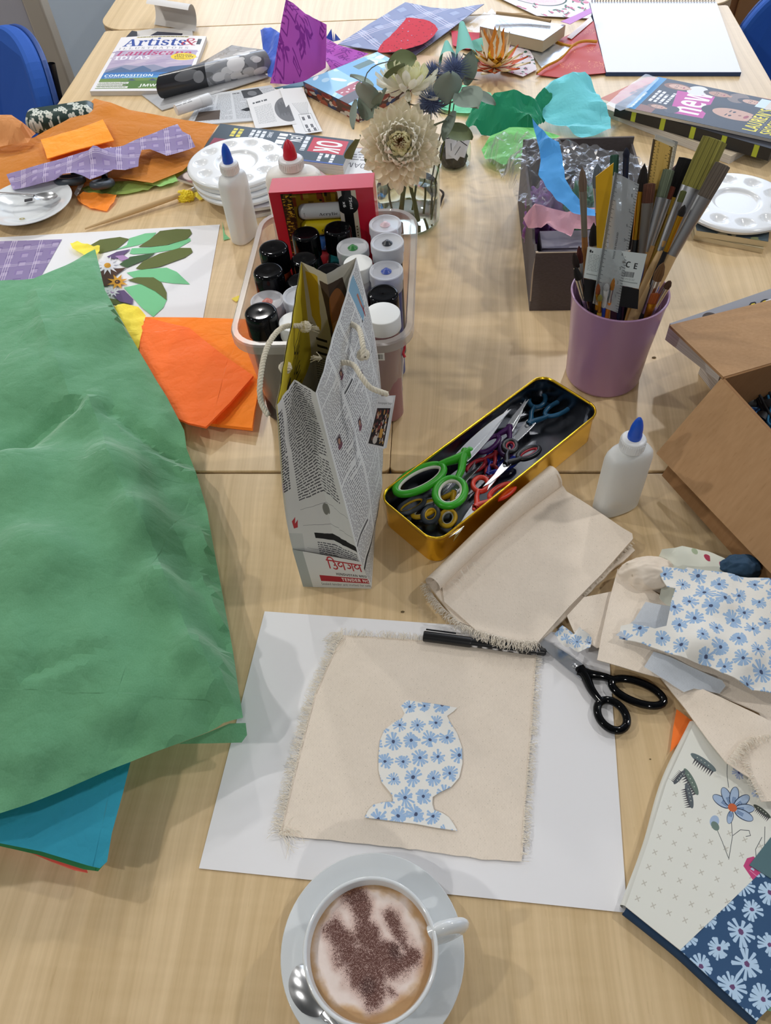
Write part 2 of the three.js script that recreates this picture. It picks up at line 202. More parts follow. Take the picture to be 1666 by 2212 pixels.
{
  const w = struct('window_2', merge([box(2.62, 2.7, 0.95, 1.0, -2.4, -0.4), box(2.62, 2.7, 2.23, 2.28, -2.4, -0.4), box(2.62, 2.7, 1.0, 2.23, -2.4, -2.34), box(2.62, 2.7, 1.0, 2.23, -0.46, -0.4), box(2.62, 2.7, 1.0, 2.23, -1.43, -1.37)]), mat(0xf2f2f0, 0.4));
  for (const [a, b] of [[-2.34, -1.43], [-1.37, -0.46]]) part('pane', box(2.66, 2.67, 1.0, 2.23, a, b), mat(0xe9f2ff, 0.3, { emissive: WINDOW.color, emissiveIntensity: 2 }), w, 'bright frosted window pane');
}
{ // recessed ceiling lamps
  const ring = lathe([[0.055, 0.004], [0.085, 0], [0.095, 0], [0.1, 0.006], [0.1, 0.012], [0.055, 0.012]], 32), disc = new THREE.CircleGeometry(0.055, 32).rotateX(Math.PI / 2).translate(0, 0.006, 0);
  const trim = mat(0xf5f5f2, 0.5), glow = mat(0xffffff, 0.5, { emissive: LAMP.color, emissiveIntensity: 22 });
  for (const [x, z] of lampSpots) {
    const o = thing('ceiling_lamp', 'round recessed ceiling lamp glowing warm white', 'lamp', V(x, CEIL - 0.012, z), 0, 'round ceiling lamps');
    part('trim_ring', ring, trim, o); part('diffuser', disc, glow, o);
    const l = new THREE.SpotLight(LAMP.color, LAMP.power, 0, 1.35, 0.4); l.position.set(0, -0.01, 0); l.target.position.set(0, -1, 0); l.shadow.radius = 2.6; l.castShadow = true; o.add(l); o.add(l.target);
    l.name = 'lamp_light'; l.target.name = 'lamp_aim';
  }
}
// cupboards along the back wall
{
  const pale = mat(0xe2f0fc, 0.45), frame = mat(0xb9ad9b, 0.5), grey = mat(0xb4b0b4, 0.6), brown = mat(0x8a5b33, 0.55);
  const c = thing('cupboard', 'pale blue two door cupboard standing behind the tables', 'cupboard', V(-1.72, 0, -3.42));
  part('carcass', box(-0.3, 0.62, 0, 1.6, -0.16, 0.1), frame, c); part('door', rbox(0.44, 1.5, 0.02, 0.004).translate(-0.05, 0.82, 0.11), pale, c); part('door', rbox(0.44, 1.5, 0.02, 0.004).translate(0.395, 0.82, 0.11), pale, c);
  for (const x of [0.13, 0.21]) part('handle', rbox(0.012, 0.14, 0.025, 0.005).translate(x, 1.0, 0.13), silver, c);
  const g = thing('partition_panel', 'grey partition panel with a beige post beside the pale blue cupboard', 'panel', V(-1.31, 0, -2.72), 0.0);
  part('panel_board', rbox(0.7, 1.5, 0.04, 0.006).translate(-0.35, 0.78, 0), grey, g); part('post', rbox(0.06, 1.56, 0.06, 0.008).translate(0.03, 0.78, 0), frame, g); part('foot', rbox(0.5, 0.03, 0.3, 0.01).translate(-0.3, 0.015, 0), frame, g);
  const b = thing('low_cabinet', 'brown wooden low cabinet with a cardboard pile beside the right blue chair', 'cabinet', V(1.45, 0, -3.32));
  part('body', rbox(0.9, 0.62, 0.4, 0.008).translate(0, 0.34, 0), brown, b); for (const s of [-1, 1]) { const d = part('door', rbox(0.42, 0.54, 0.018, 0.003).translate(s * 0.215, 0.35, 0.209), mat(0x96683d, 0.5), b); part('knob', new THREE.SphereGeometry(0.012, 12, 8).translate(s * 0.03, 0.4, 0.226), silver, d); }
  part('plinth', box(-0.43, 0.43, 0, 0.03, -0.18, 0.17), blackPlastic, b);
  const cb = thing('folded_carton', 'flattened brown cardboard carton leaning by the wooden cabinet', 'carton', V(0.8, 0, -3.3), 0.0);
  part('front_sheet', rbox(0.34, 0.66, 0.012, 0.003).rotateX(-0.18).translate(0, 0.33, 0), mat(0xb48a5f, 0.9), cb); part('rear_sheet', rbox(0.36, 0.6, 0.012, 0.003).rotateX(-0.18).translate(0.02, 0.3, -0.02), mat(0xa57c52, 0.9), cb);
}
// ---------------------------------------------------------------- tables
function table(label, x0, x1, z0, z1, r, ox, oy) {
  const o = thing('table', label, 'table', V((x0 + x1) / 2, 0, (z0 + z1) / 2), 0, 'maple meeting tables pushed together');
  const w = x1 - x0, d = z1 - z0, s = new THREE.Shape(), a = w / 2 - 0.0018, b = d / 2 - 0.0022, q = r;
  s.moveTo(-a + q, -b); s.lineTo(a - q, -b); s.absarc(a - q, -b + q, q, -Math.PI / 2, 0); s.lineTo(a, b - q); s.absarc(a - q, b - q, q, 0, Math.PI / 2); s.lineTo(-a + q, b); s.absarc(-a + q, b - q, q, Math.PI / 2, Math.PI); s.lineTo(-a, -b + q); s.absarc(-a + q, -b + q, q, Math.PI, Math.PI * 1.5);
  const top = extrude(s, 0.003, 0.0015).rotateX(-Math.PI / 2).translate(0, T - 0.0045, 0); part('table_top', top, woodMat(ox, oy), o);
  part('edge_band', extrude(s, 0.02, 0.001).rotateX(-Math.PI / 2).translate(0, T - 0.0285, 0), mat(0xc9ab82, 0.45), o, 'plain maple edge band');
  for (const [i, j] of [[-1, -1], [1, -1], [-1, 1], [1, 1]]) part('leg', cyl(0.025, 0.025, T - 0.03, 20).translate(i * (w / 2 - 0.09), 0, j * (d / 2 - 0.09)), silver, o);
  for (const k of [-1, 1]) part('rail', box(-w / 2 + 0.09, w / 2 - 0.09, T - 0.08, T - 0.03, k * (d / 2 - 0.09) - 0.01, k * (d / 2 - 0.09) + 0.01), silver, o);
}
table('near maple table carrying the coffee cup and the white paper', -0.94, 0.75, -0.7155, 0.085, 0.004, 1, 1);
table('maple table under the collage and the tub of paint jars', -0.925, -0.0728, -2.316, -0.7185, 0.008, -1, 1);
table('maple table under the sketch pad and the shoe box', -0.0726, 0.737, -2.316, -0.7185, 0.008, 1, -1);
table('empty maple table at the far end by the cupboards', -0.955, 0.77, -3.1, -2.3185, 0.09, -1, -1);
// ---------------------------------------------------------------- blue chairs
function chair(label, pos, turn) {
  const o = thing('blue_chair', label, 'chair', pos, turn); const blue = mat(0x1450a8, 0.8, { sheen: 0.3, bumpMap: weave, bumpScale: 0.0004 });
  const pad = (w, h, t, r) => { const s = new THREE.Shape(), a = w / 2; s.moveTo(-a * 0.8, 0); s.bezierCurveTo(-a * 1.15, h * 0.3, -a * 1.1, h * 0.75, -a * 0.62, h * 0.93); s.bezierCurveTo(-a * 0.3, h * 1.02, a * 0.3, h * 1.02, a * 0.62, h * 0.93); s.bezierCurveTo(a * 1.1, h * 0.75, a * 1.15, h * 0.3, a * 0.8, 0); s.lineTo(-a * 0.8, 0); return extrude(s, t, r, 20); };
  const bend = (g, k) => { const p = g.attributes.position; for (let i = 0; i < p.count; i++) p.setZ(i, p.getZ(i) + k * p.getX(i) ** 2); g.computeVertexNormals(); return g; };
  part('backrest', bend(pad(0.44, 0.4, 0.02, 0.012), 0.6).rotateX(-0.12).translate(0, 0.39, -0.22), blue, o); part('back_shell', bend(pad(0.45, 0.41, 0.006, 0.004), 0.6).rotateX(-0.12).translate(0, 0.385, -0.24), mat(0x123f86, 0.5), o, 'plastic back shell');
  part('seat', rbox(0.45, 0.06, 0.44, 0.028, 4).translate(0, 0.45, 0), blue, o);
  const fm = mat(0x1b1c20, 0.4);
  for (const s of [-1, 1]) { part('leg', tube([[s * 0.19, 0.42, 0.17], [s * 0.205, 0.2, 0.2], [s * 0.215, 0.0, 0.23]], 0.011, 12), fm, o); part('leg', tube([[s * 0.19, 0.42, -0.17], [s * 0.205, 0.2, -0.2], [s * 0.215, 0.0, -0.24]], 0.011, 12), fm, o); part('back_support', tube([[s * 0.12, 0.42, -0.15], [s * 0.12, 0.46, -0.24], [s * 0.12, 0.75, -0.29]], 0.01, 12), fm, o); }
}
chair('blue upholstered chair beside the orange tissue paper', V(-1.28, 0, -1.957), -0.9);
chair('blue upholstered chair beside the sketch pad', V(0.95, 0, -2.0), -0.1);
// ---------------------------------------------------------------- coffee
{
  const sp = at(805, 2055, 0.015); sp.y = T;
  const s = thing('saucer', 'white saucer under the cappuccino cup', 'saucer', sp);
  part('dish', lathe([[0, 0.004], [0.03, 0.004], [0.036, 0.002], [0.04, 0.0], [0.044, 0.002], [0.055, 0.008], [0.07, 0.0155], [0.0835, 0.0195], [0.0845, 0.0205], [0.0835, 0.0215], [0.069, 0.0185], [0.054, 0.0115], [0.04, 0.007], [0.0345, 0.0065], [0.0335, 0.0075], [0.032, 0.0065], [0, 0.0065]], 72), porcelain, s);
  const cp = at(800, 2050, 0.076); cp.y = T + 0.007;
  const c = thing('coffee_cup', 'white cup of cappuccino dusted with chocolate', 'cup', cp);
  part('bowl', lathe([[0, 0.003], [0.024, 0.003], [0.026, 0], [0.03, 0.0005], [0.032, 0.004], [0.045, 0.02], [0.054, 0.045], [0.0575, 0.066], [0.0582, 0.068], [0.0575, 0.0695], [0.0555, 0.0695], [0.0545, 0.068], [0.0515, 0.046], [0.043, 0.023], [0.03, 0.009], [0, 0.008]], 80), porcelain, c);
  const foamTex = ctex(1024, 1024, (x, w) => {
    fill(x, '#e9d3c4', 0, 0, w, w); reseed(77);
    const id = x.getImageData(0, 0, w, w), d = id.data;
    const sm = (a, b, t) => { t = Math.max(0, Math.min(1, (t - a) / (b - a))); return t * t * (3 - 2 * t); };
    const seg = (X, Y, a, b, c2, d2) => { const vx = c2 - a, vy = d2 - b, t = Math.max(0, Math.min(1, ((X - a) * vx + (Y - b) * vy) / (vx * vx + vy * vy))); return Math.hypot(X - a - vx * t, Y - b - vy * t); };
    for (let j = 0; j < w; j++) for (let i = 0; i < w; i++) {
      const X = (i / w - 0.5) * 2, Y = (j / w - 0.5) * 2, r = Math.hypot(X, Y), n = fbm(X * 3, Y * 3), n2 = nz(X * 150, Y * 150) + 0.8 * nz(X * 70, Y * 70, 7) + 0.4 * nz(X * 25, Y * 25, 2);
      // crema ring, milk foam
      const ring = sm(0.82, 1.0, r + n * 0.2 + 0.05 * X + 0.05 * Y);
      let R = 238 - ring * 48 + n * 10, G = 222 - ring * 74 + n * 12, B = 214 - ring * 112 + n * 14;
      // chocolate powder: a W of strokes
      let dd = Math.min(seg(X, Y, -0.35, -0.86, 0.06, -0.05), seg(X, Y, 0.06, -0.05, 0.36, 0.0), seg(X, Y, -0.62, -0.3, -0.1, 0.42), seg(X, Y, -0.1, 0.42, 0.06, 0.62), seg(X, Y, 0.26, -0.55, 0.66, 0.08) + 0.06, seg(X, Y, 0.66, 0.08, 0.4, 0.24) + 0.02, seg(X, Y, 0.06, 0.05, 0.1, 0.5), seg(X, Y, -0.4, 0.1, 0.5, 0.1) + 0.02, seg(X, Y, 0.3, 0.5, 0.44, 0.6) + 0.13);
      const dens = sm(0.36, 0.06, dd + n * 0.2); const k = n2 * 0.85 + dens * 1.5 - 0.62 + (nz(X * 210, Y * 210, 9) > 0.55 && dd < 0.45 ? 0.5 : 0);
      if (k > 0.3) { const q = Math.min(1, (k - 0.3) * 2.2) * 0.92, dk = nz(X * 190, Y * 190, 3) * 60 - 26 * sm(0.2, 0.05, Math.min(Math.hypot(X - 0.42, Y + 0.02), Math.hypot(X + 0.02, Y - 0.5))); R += (80 + dk - R) * q; G += (40 + dk * 0.8 - G) * q; B += (32 + dk * 0.7 - B) * q; }
      else if (dens > 0.02) { R -= dens * 40; G -= dens * 62; B -= dens * 66; }
      const o = (j * w + i) * 4; d[o] = R; d[o + 1] = G; d[o + 2] = B;
    }
    x.putImageData(id, 0, 0);
  });
  const foam = patch((u, v) => { const a = u * Math.PI * 2, r = v * 0.0532; return V(Math.cos(a) * r, 0.0595 + 0.0015 * fbm(Math.cos(a) * r * 90, Math.sin(a) * r * 90) - 0.002 * v ** 6, Math.sin(a) * r); }, 72, 24, (u, v, p) => [0.5 + p.x / 0.1056, 0.5 - p.z / 0.1056]);
  part('milk_foam', foam, mat(0xffffff, 0.7, { map: foamTex, bumpMap: paperGrain, bumpScale: 0.0006 }), c, 'milk foam dusted with chocolate powder');
  const hd = (a) => V(Math.cos(a), 0, Math.sin(a)); const d = hd(-0.3);
  const hp = [[0.054, 0.058], [0.066, 0.062], [0.0775, 0.056], [0.079, 0.043], [0.069, 0.029], [0.05, 0.027]].map(([r, y]) => d.clone().multiplyScalar(r).setY(y));
  part('handle', sweep(hp, () => 0.0062, 30, 14, 1.6), porcelain, c);
  const spoon = (name, label, a, b, y0, y1, flip, group) => {   // bowl at a, handle end at b
    const dir = b.clone().sub(a).setY(0).normalize(), L = a.distanceTo(b), side = V(-dir.z, 0, dir.x);
    const bowl = patch((u, v) => { const t = u * Math.PI * 2, r = v, x = Math.cos(t) * 0.024 * r, z = Math.sin(t) * 0.0155 * r * (1 - 0.12 * Math.cos(t)); return V(x, (flip ? -1 : 1) * (0.006 * r * r - 0.006), z); }, 36, 10);
    const handle = patch((u, v) => { const x = 0.022 + u * (L - 0.022), w = u < 0.15 ? 0.0045 : 0.0028 + 0.0045 * u ** 2; const t = v * Math.PI * 2; return V(x, 0.001 + 0.012 * Math.sin(u * Math.PI * 0.9) * 0.4 + Math.sin(t) * 0.0013, Math.cos(t) * w * (u > 0.96 ? Math.sqrt(Math.max(0, (1 - u) / 0.04)) : 1)); }, 26, 10);
    const m = new THREE.Matrix4().makeBasis(b.clone().sub(a).normalize(), V(0, 1, 0), side).setPosition(a);
    return assemble(name, label, 'spoon', [['bowl', bowl.applyMatrix4(m), chrome], ['handle', handle.applyMatrix4(m), chrome]], group);
  };
  const a0 = at(665, 2142, 0.02), b0 = at(790, 2300, 0.024); spoon('teaspoon', 'steel teaspoon lying on the saucer below the cappuccino', a0, b0, 0, 0, true);
  // far saucer at the left edge with its own spoon
  const sp2 = at(66, 446, 0.012); sp2.y = T; const s2 = thing('saucer', 'empty white saucer in front of the plaid strip', 'saucer', sp2);
  const dish = part('dish', s.children[0].geometry, porcelain, s2); dish.scale.set(1.03, 1.15, 1.03);
  const stain = patch((u, v) => { const t = u * 6.283; const r = 0.0006 + v * 0.0009; return V(-0.005 + Math.cos(t) * r * 4 , 0.0096, 0.04 + Math.sin(t) * r * 2.4); }, 14, 2); part('crumb', stain, mat(0xa39a63, 0.8), s2, 'greenish crumb');
  const a2 = at(98, 424, 0.026), b2 = at(-60, 423, 0.038); spoon('teaspoon', 'steel teaspoon lying on the empty saucer', a2, b2, 0, 0, false);
  const sug = at(62, 433, 0.012); solo('paper_scrap', rbox(0.016, 0.002, 0.008, 0.0005).rotateY(0.3).translate(sug.x, sug.y + 0.001, sug.z), mat(0x2b2b30, 0.6), 'tiny black scrap lying in the empty saucer', 'scrap');
}
// ---------------------------------------------------------------- white paper with the canvas square
solo('white_paper', sheet([[572, 1321], [1313, 1374], [1355, 1972], [430, 1876]], { edge: 0.05, thick: 0.0006, bump: () => 0.0006 }), whitePaper, 'large sheet of white paper under the canvas square', 'paper');
function fringe(pts, len, n, s, base = 0.0015, lift = 0.002, r = 0.00024, spread = 0.6) {   // loose threads along an edge, pts are world points; len signed to the outside
  reseed(s); const c = curve(pts, false, 0.2), out = [];
  for (let i = 0; i < n; i++) { const t = rnd(), p = c.getPointAt(t), d = c.getTangentAt(t), o = V(-d.z, 0, d.x).multiplyScalar(Math.sign(len)); const l = Math.abs(len) * rr(0.5, 1.3), k = rr(-spread, spread) * l, y0 = p.y + base, e = p.clone().addScaledVector(o, l).addScaledVector(d, k); e.y = Math.max(T + 0.0012, y0 + rr(-1, 1) * lift); const m = p.clone().lerp(e, 0.5); m.y = y0 + rr(0, 1) * lift; m.addScaledVector(d, rr(-0.3, 0.3) * l); p.y = y0; p.addScaledVector(o, -0.0015); out.push(tube([p, m, e], r, 5, 4)); }
  return merge(out);
}
const thread = mat(0xf6eee0, 0.95);
{
  const O = [[738, 1372], [905, 1383], [1040, 1396], [1160, 1400], [1150, 1560], [1137, 1720], [1128, 1862], [1040, 1856], [900, 1836], [780, 1822], [603, 1804], [640, 1650], [680, 1500]].map((p) => [...p, 0.0025]);
  const g = sheet(O, { edge: 0.008, thick: 0.0008, tile: 0.2, ragged: 0.0012, ctrl: [[780, 1420, 0.0035], [830, 1480, 0.006], [900, 1600, 0.003], [1000, 1500, 0.003], [1100, 1700, 0.003]], bump: (x, z) => 0.0012 + 0.0012 * fbm(x * 14, z * 14, 3) });
  const w = (l) => l.map(([a, b]) => at(a, b, 0.0035));
  const fr = merge([fringe(w([[603, 1804], [640, 1650], [680, 1500], [738, 1372]]), -0.009, 420, 3), fringe(w([[738, 1372], [905, 1383], [1040, 1396], [1160, 1400]]), -0.007, 300, 4), fringe(w([[1160, 1400], [1150, 1560], [1137, 1720], [1128, 1862]]), -0.006, 330, 5), fringe(w([[745, 1385], [738, 1372], [735, 1365]]), -0.02, 26, 6), fringe(w([[620, 1790], [603, 1804], [608, 1808]]), -0.02, 22, 8)]);
  const sq = assemble('canvas_square', 'square of unbleached canvas with frayed edges lying on the white paper', 'cloth', [['cloth', g, linen], ['fringe', fr, thread, 'frayed cotton threads']]);
  sq.children[1].userData.kind = 'stuff';
  const vase = [[848, 1509], [900, 1516], [940, 1521], [988, 1529], [980, 1537], [966, 1547], [972, 1560], [988, 1585], [998, 1615], [999, 1650], [992, 1680], [975, 1700], [950, 1712], [935, 1722], [934, 1738], [938, 1750], [955, 1756], [970, 1766], [980, 1780], [988, 1795], [940, 1788], [900, 1780], [850, 1774], [788, 1766], [796, 1750], [808, 1738], [830, 1733], [849, 1732], [848, 1718], [838, 1706], [825, 1690], [818, 1665], [818, 1630], [821, 1600], [830, 1578], [848, 1563], [868, 1552], [874, 1542], [868, 1530], [860, 1520]].map((p) => [...p, 0.0052]);
  solo('vase_cutout', sheet(vase, { edge: 0.0045, thick: 0.0005, tile: 0.158, turn: 0.1, bump: (x, z) => 0.0006 * fbm(x * 20, z * 20) + 0.0007 }), daisyCloth, 'vase shape cut from pale blue daisy cotton on the canvas square', 'fabric cutout');
}
{ // black fine liner pen
  const a = at(915, 1374, 0.009), b = at(1180, 1409, 0.009); const L = a.distanceTo(b);
  const penTex = ctex(512, 128, (x, w, h) => { fill(x, '#111216', 0, 0, w, h); text(x, 'uni', 300, 60, 'bold 22px sans-serif', '#d9d9dd'); text(x, 'PIN', 345, 60, 'bold 26px sans-serif', '#e9e9ec'); text(x, '1.0', 195, 56, 'bold 22px sans-serif', '#e9e9ec'); fill(x, '#d9d9dd', 196, 66, 3, 26); fill(x, '#cfcfd4', 400, 52, 50, 4); fill(x, '#cfcfd4', 255, 52, 38, 4); });
  penTex.rotation = -Math.PI / 2; penTex.center.set(0.5, 0.5);
  const body = aim(lathe([[0, 0], [0.0045, 0], [0.0056, 0.0012], [0.0056, L - 0.016], [0.0047, L - 0.014], [0.0047, L - 0.002], [0.003, L], [0, L]], 24), a, b, 2.4);
  const cap = aim(lathe([[0.0058, 0], [0.0064, 0.001], [0.0064, 0.055], [0.0058, 0.057]], 24), a, b), clip = aim(rbox(0.003, 0.036, 0.0018, 0.0006).translate(0, 0.02, -0.0082), a, b, 0.25);
  assemble('fine_liner_pen', 'black fine liner pen lying across the top of the canvas square', 'pen', [['barrel', body, mat(0xffffff, 0.35, { map: penTex })], ['cap', cap, blackPlastic], ['clip', clip, mat(0x18191d, 0.2)]]);
}
// ---------------------------------------------------------------- scissors
function ringPath(cx, cy, rx, ry, t, n = 18) { const o = []; for (let i = 0; i < n; i++) { const a = (i / n) * 6.283, x = Math.cos(a) * rx, y = Math.sin(a) * ry; o.push([cx + x * Math.cos(t) - y * Math.sin(t), 0, cy + x * Math.sin(t) + y * Math.cos(t)]); } return o; }
// modelled lying flat: pivot at the origin, blades towards +x, handles towards -x
function scissors(name, label, { pos, turn, L = 0.2, open = 0.3, color, inner, thick = 0.006, roll = 0, pitch = 0, group, rivet, big = 1, flip = 1 }) {
  const o = thing(name, label, 'scissors', pos, 0, group); o.rotation.set(roll, turn, pitch, 'YXZ');
  const bl = L * 0.47, hm = color, rm = rivet || silver;
  for (const s of [-1, 1]) {
    const bs = new THREE.Shape(); bs.moveTo(bl, 0); bs.quadraticCurveTo(bl * 0.6, s * L * 0.055, 0, s * L * 0.05); bs.lineTo(-L * 0.09, s * L * 0.045); bs.lineTo(-L * 0.09, -s * L * 0.01); bs.lineTo(0, -s * L * 0.02); bs.lineTo(bl, 0);
    const blade = extrude(bs, 0.0014, 0.0003, 8).rotateX(-Math.PI / 2).translate(0, s > 0 ? 0.0001 : -0.0019, 0).rotateY(s * open / 2);
    part('blade', blade, chrome, o, 'steel blade');
    const lg = s * flip > 0, rx = L * (lg ? 0.165 : 0.105) * big, ry = L * (lg ? 0.072 : 0.082) * big, cx = -L * (lg ? 0.4 : 0.37), cy = -s * L * 0.1;
    const R = ringPath(cx, cy, rx, ry, s * 0.28); const arm = sweep([[-L * 0.03, 0, s * L * 0.012], [-L * 0.1, 0, -s * L * 0.012], [-L * 0.18, 0, -s * L * 0.055], [cx + rx * 0.9, 0, cy + s * ry * 0.25]], (t) => thick * (1.45 - 0.6 * t), 14, 10, 0.75);
    const hg = merge([tube(R, thick * 0.8, 40, 9, true), arm]).translate(0, 0, 0).rotateY(s * open / 2); const h = part('handle', hg, hm, o);
    if (inner) part('grip_lining', tube(ringPath(cx, cy, rx - thick * 0.62, ry - thick * 0.62, s * 0.28), thick * 0.45, 36, 8, true).rotateY(s * open / 2), inner, h, 'pale lining inside the grip');
  }
  part('rivet', lathe([[0, 0.0034], [0.003, 0.0034], [0.0042, 0.002], [0.0042, -0.003], [0, -0.0032]], 16).scale(L / 0.2, 1, L / 0.2), rm, o);
  return o;
}
{ const piv = at(1242, 1440, 0.0075); scissors('black_scissors', 'black handled scissors lying on the white paper under the canvas scraps', { pos: piv, turn: Math.PI - 0.72, L: 0.175, open: -0.1, flip: -1, color: blackGloss, thick: 0.0058 }); }
// ---------------------------------------------------------------- folded canvas
{
  const top = [[952, 1245], [1040, 1150], [1120, 1085], [1205, 1033], [1225, 1062], [1255, 1080], [1300, 1110], [1345, 1140], [1366, 1152], [1368, 1163], [1300, 1240], [1230, 1310], [1160, 1390], [1105, 1386], [1030, 1362], [960, 1300]].map((p, i) => [...p, i > 11 || i === 0 ? 0.014 : 0.018]);
  const g = sheet(top, { edge: 0.009, thick: 0.005, tile: 0.2, turn: 0.7, bump: (x, z) => 0.002 * fbm(x * 12, z * 12, 5) });
  const under = sheet([[925, 1262], [1010, 1210], [1360, 1175], [1372, 1188], [1290, 1262], [1240, 1320], [1170, 1380], [1045, 1364], [985, 1338]].map((p) => [...p, 0.011]), { edge: 0.012, thick: 0.004, tile: 0.2, ragged: 0.002, bump: (x, z) => 0.0012 * fbm(x * 16, z * 16, 9) });
  const roll = sweep([at(935, 1262, 0.022), at(1020, 1180, 0.024), at(1110, 1100, 0.026), at(1198, 1030, 0.027)].map((p) => p), (t, a) => 0.0135 + 0.0022 * Math.sin(a * 2 + t * 3) + 0.003 * t, 40, 18, 0.85);
  const u2 = roll.attributes.uv; for (let i = 0; i < u2.count; i++) u2.setXY(i, u2.getX(i) * 0.4, u2.getY(i) * 1.2);
  const end = lathe([[0.0005, 0.002], [0.006, 0.001], [0.011, 0.002], [0.015, -0.001]], 20); aim(end, at(1196, 1032, 0.027), at(1215, 1018, 0.028));
  const w = (l, h) => l.map(([a, b]) => at(a, b, h));
  const fr = merge([fringe(w([[1030, 1362], [1060, 1372], [1110, 1384], [1160, 1386]], 0.016), 0.011, 240, 12, 0, 0.006), fringe(w([[922, 1262], [935, 1288], [960, 1318], [995, 1348], [1030, 1362]], 0.012), 0.008, 240, 13, 0, 0.005), fringe(w([[1370, 1172], [1320, 1225], [1260, 1290]], 0.012), 0.004, 120, 14, 0, 0.003), fringe(w([[965, 1280], [990, 1240], [1030, 1215]], 0.034), 0.014, 9, 15, 0.002, 0.006)]);
  const fc = assemble('folded_canvas', 'length of unbleached canvas folded and rolled at one edge beside the gold tin', 'cloth', [['upper_fold', g, linen], ['lower_fold', under, linen], ['rolled_edge', merge([roll, end]), linen], ['fringe', fr, thread, 'frayed cotton threads']]);
  fc.children[3].userData.kind = 'stuff';
}
// ---------------------------------------------------------------- fabric heap at the right
{
  const L = (pts, o, h) => sheet(pts.map((p) => [p[0], p[1], p[2] ?? h]), { edge: 0.009, tile: 0.2, thick: 0.0012, ...o });
  const wob = (a, f, s) => (x, z) => a * fbm(x * f, z * f, s);
  // brown paper below
  solo('orange_tissue_scrap', L([[1462, 1532], [1500, 1560], [1480, 1590], [1448, 1625], [1455, 1570]], { thick: 0, edge: 0.006, bump: wob(0.002, 30, 2) }, 0.004), tissue(0xe8762a), 'orange tissue corner sticking out under the flowered patchwork', 'tissue paper');
  // canvas pieces
  solo('canvas_scrap', L([[1225, 1330], [1262, 1290], [1330, 1275], [1345, 1300], [1330, 1390], [1290, 1400], [1240, 1365]], { bump: wob(0.004, 22, 3) }, 0.016), linen, 'crumpled canvas scrap between the folded canvas and the larger offcut', 'cloth scrap');
  const big = L([[1335, 1228], [1365, 1246], [1450, 1300], [1560, 1370], [1666, 1400], [1720, 1450], [1700, 1640], [1640, 1540], [1520, 1490], [1420, 1462], [1290, 1426], [1300, 1370], [1318, 1290]], { edge: 0.01, ctrl: [[1400, 1360, 0.028], [1500, 1440, 0.03]], bump: wob(0.006, 12, 6) }, 0.022);
  solo('canvas_scrap', big, linen, 'large canvas offcut lying under the daisy cotton', 'cloth scrap');
  const tail = L([[1420, 1455, 0.014], [1520, 1490, 0.028], [1666, 1560, 0.034], [1760, 1640, 0.034], [1740, 1730, 0.03], [1645, 1732, 0.024], [1620, 1680, 0.028], [1568, 1648, 0.027], [1530, 1600, 0.025], [1480, 1530, 0.02]], { edge: 0.009, bump: (x, z) => 0.004 * fbm(x * 14, z * 14, 8) + 0.001 });
  const frt = fringe([[1572, 1648], [1600, 1612], [1630, 1592], [1666, 1585]].map(([a, b]) => at(a, b, 0.031)), 0.008, 110, 21, 0.001, 0.004), frt2 = fringe([[1608, 1610], [1618, 1660], [1648, 1728]].map(([a, b]) => at(a, b, 0.028)), 0.006, 60, 22, 0.001, 0.004);
  const tl = assemble('canvas_strip', 'long canvas strip with a frayed hem draped onto the flowered patchwork', 'cloth strip', [['cloth', tail, linen], ['fringe', merge([frt, frt2]), thread, 'frayed cotton threads']]); tl.children[1].userData.kind = 'stuff';
  const roll = lump(at(1395, 1262, 0.004), 0.038, 0.03, 0.024, 4.4, 0.3, 4, 0.35); solo('canvas_scrap', roll, linen, 'bunched canvas scrap behind the white interfacing piece', 'cloth scrap');
  // watercolour print
  const wc = ctex(512, 512, (x, w) => { fill(x, '#e6e9dc', 0, 0, w, w); reseed(61); for (let i = 0; i < 40; i++) { const a = rr(0, w), b = rr(0, w); x.globalAlpha = 0.5; oval(x, ['#2f6f78', '#7f9a6a', '#b9c6a2', '#2b4d63', '#5f9aa0'][i % 5], a, b, rr(8, 60), rr(5, 24), rr(0, 3)); x.globalAlpha = 1; if (i % 3 === 0) { for (let k = 0; k < 7; k++) oval(x, '#27424d', a + k * 9, b + Math.sin(k) * 8, 7, 2.5, k * 0.5); } } for (let i = 0; i < 6; i++) oval(x, '#b13b56', rr(0, w), rr(0, w), 16, 10, 1); }, true);
  const wg = L([[1420, 1210, 0.03], [1430, 1188, 0.045], [1475, 1178, 0.05], [1530, 1190, 0.045], [1565, 1205, 0.04], [1600, 1240, 0.03], [1570, 1270, 0.03], [1450, 1320, 0.02], [1425, 1290, 0.024], [1435, 1245, 0.034]], { edge: 0.007, tile: 0.16, bump: wob(0.008, 24, 4) });
  solo('watercolour_fabric', wg, mat(0xffffff, 0.85, { map: wc }), 'crumpled watercolour leaf print fabric beside the brown carton', 'fabric');
  const navy = lump(at(1580, 1255, 0.01), 0.03, 0.035, 0.018, 8.1, 0.3, 3, 0.4); solo('fabric_scrap', navy, mat(0xffffff, 0.8, { map: ctex(128, 128, (x, w) => { fill(x, '#2a4a67', 0, 0, w, w); oval(x, '#b5314e', 40, 30, 30, 18); oval(x, '#3d6f86', 90, 90, 34, 20); }, true) }), 'dark teal fabric scrap wedged under the carton flap', 'fabric');
  // interfacing
  const inter = mat(0xe4e9f0, 0.9, { transmission: 0.25, thickness: 0, map: fleck(232, 236, 240, 22) });
  solo('interfacing_scrap', L([[1395, 1300], [1450, 1310], [1440, 1360], [1425, 1400], [1330, 1372], [1370, 1340]], { edge: 0.008, thick: 0, bump: wob(0.003, 30, 1) }, 0.034), inter, 'white interfacing scrap on the canvas offcut', 'fabric scrap');
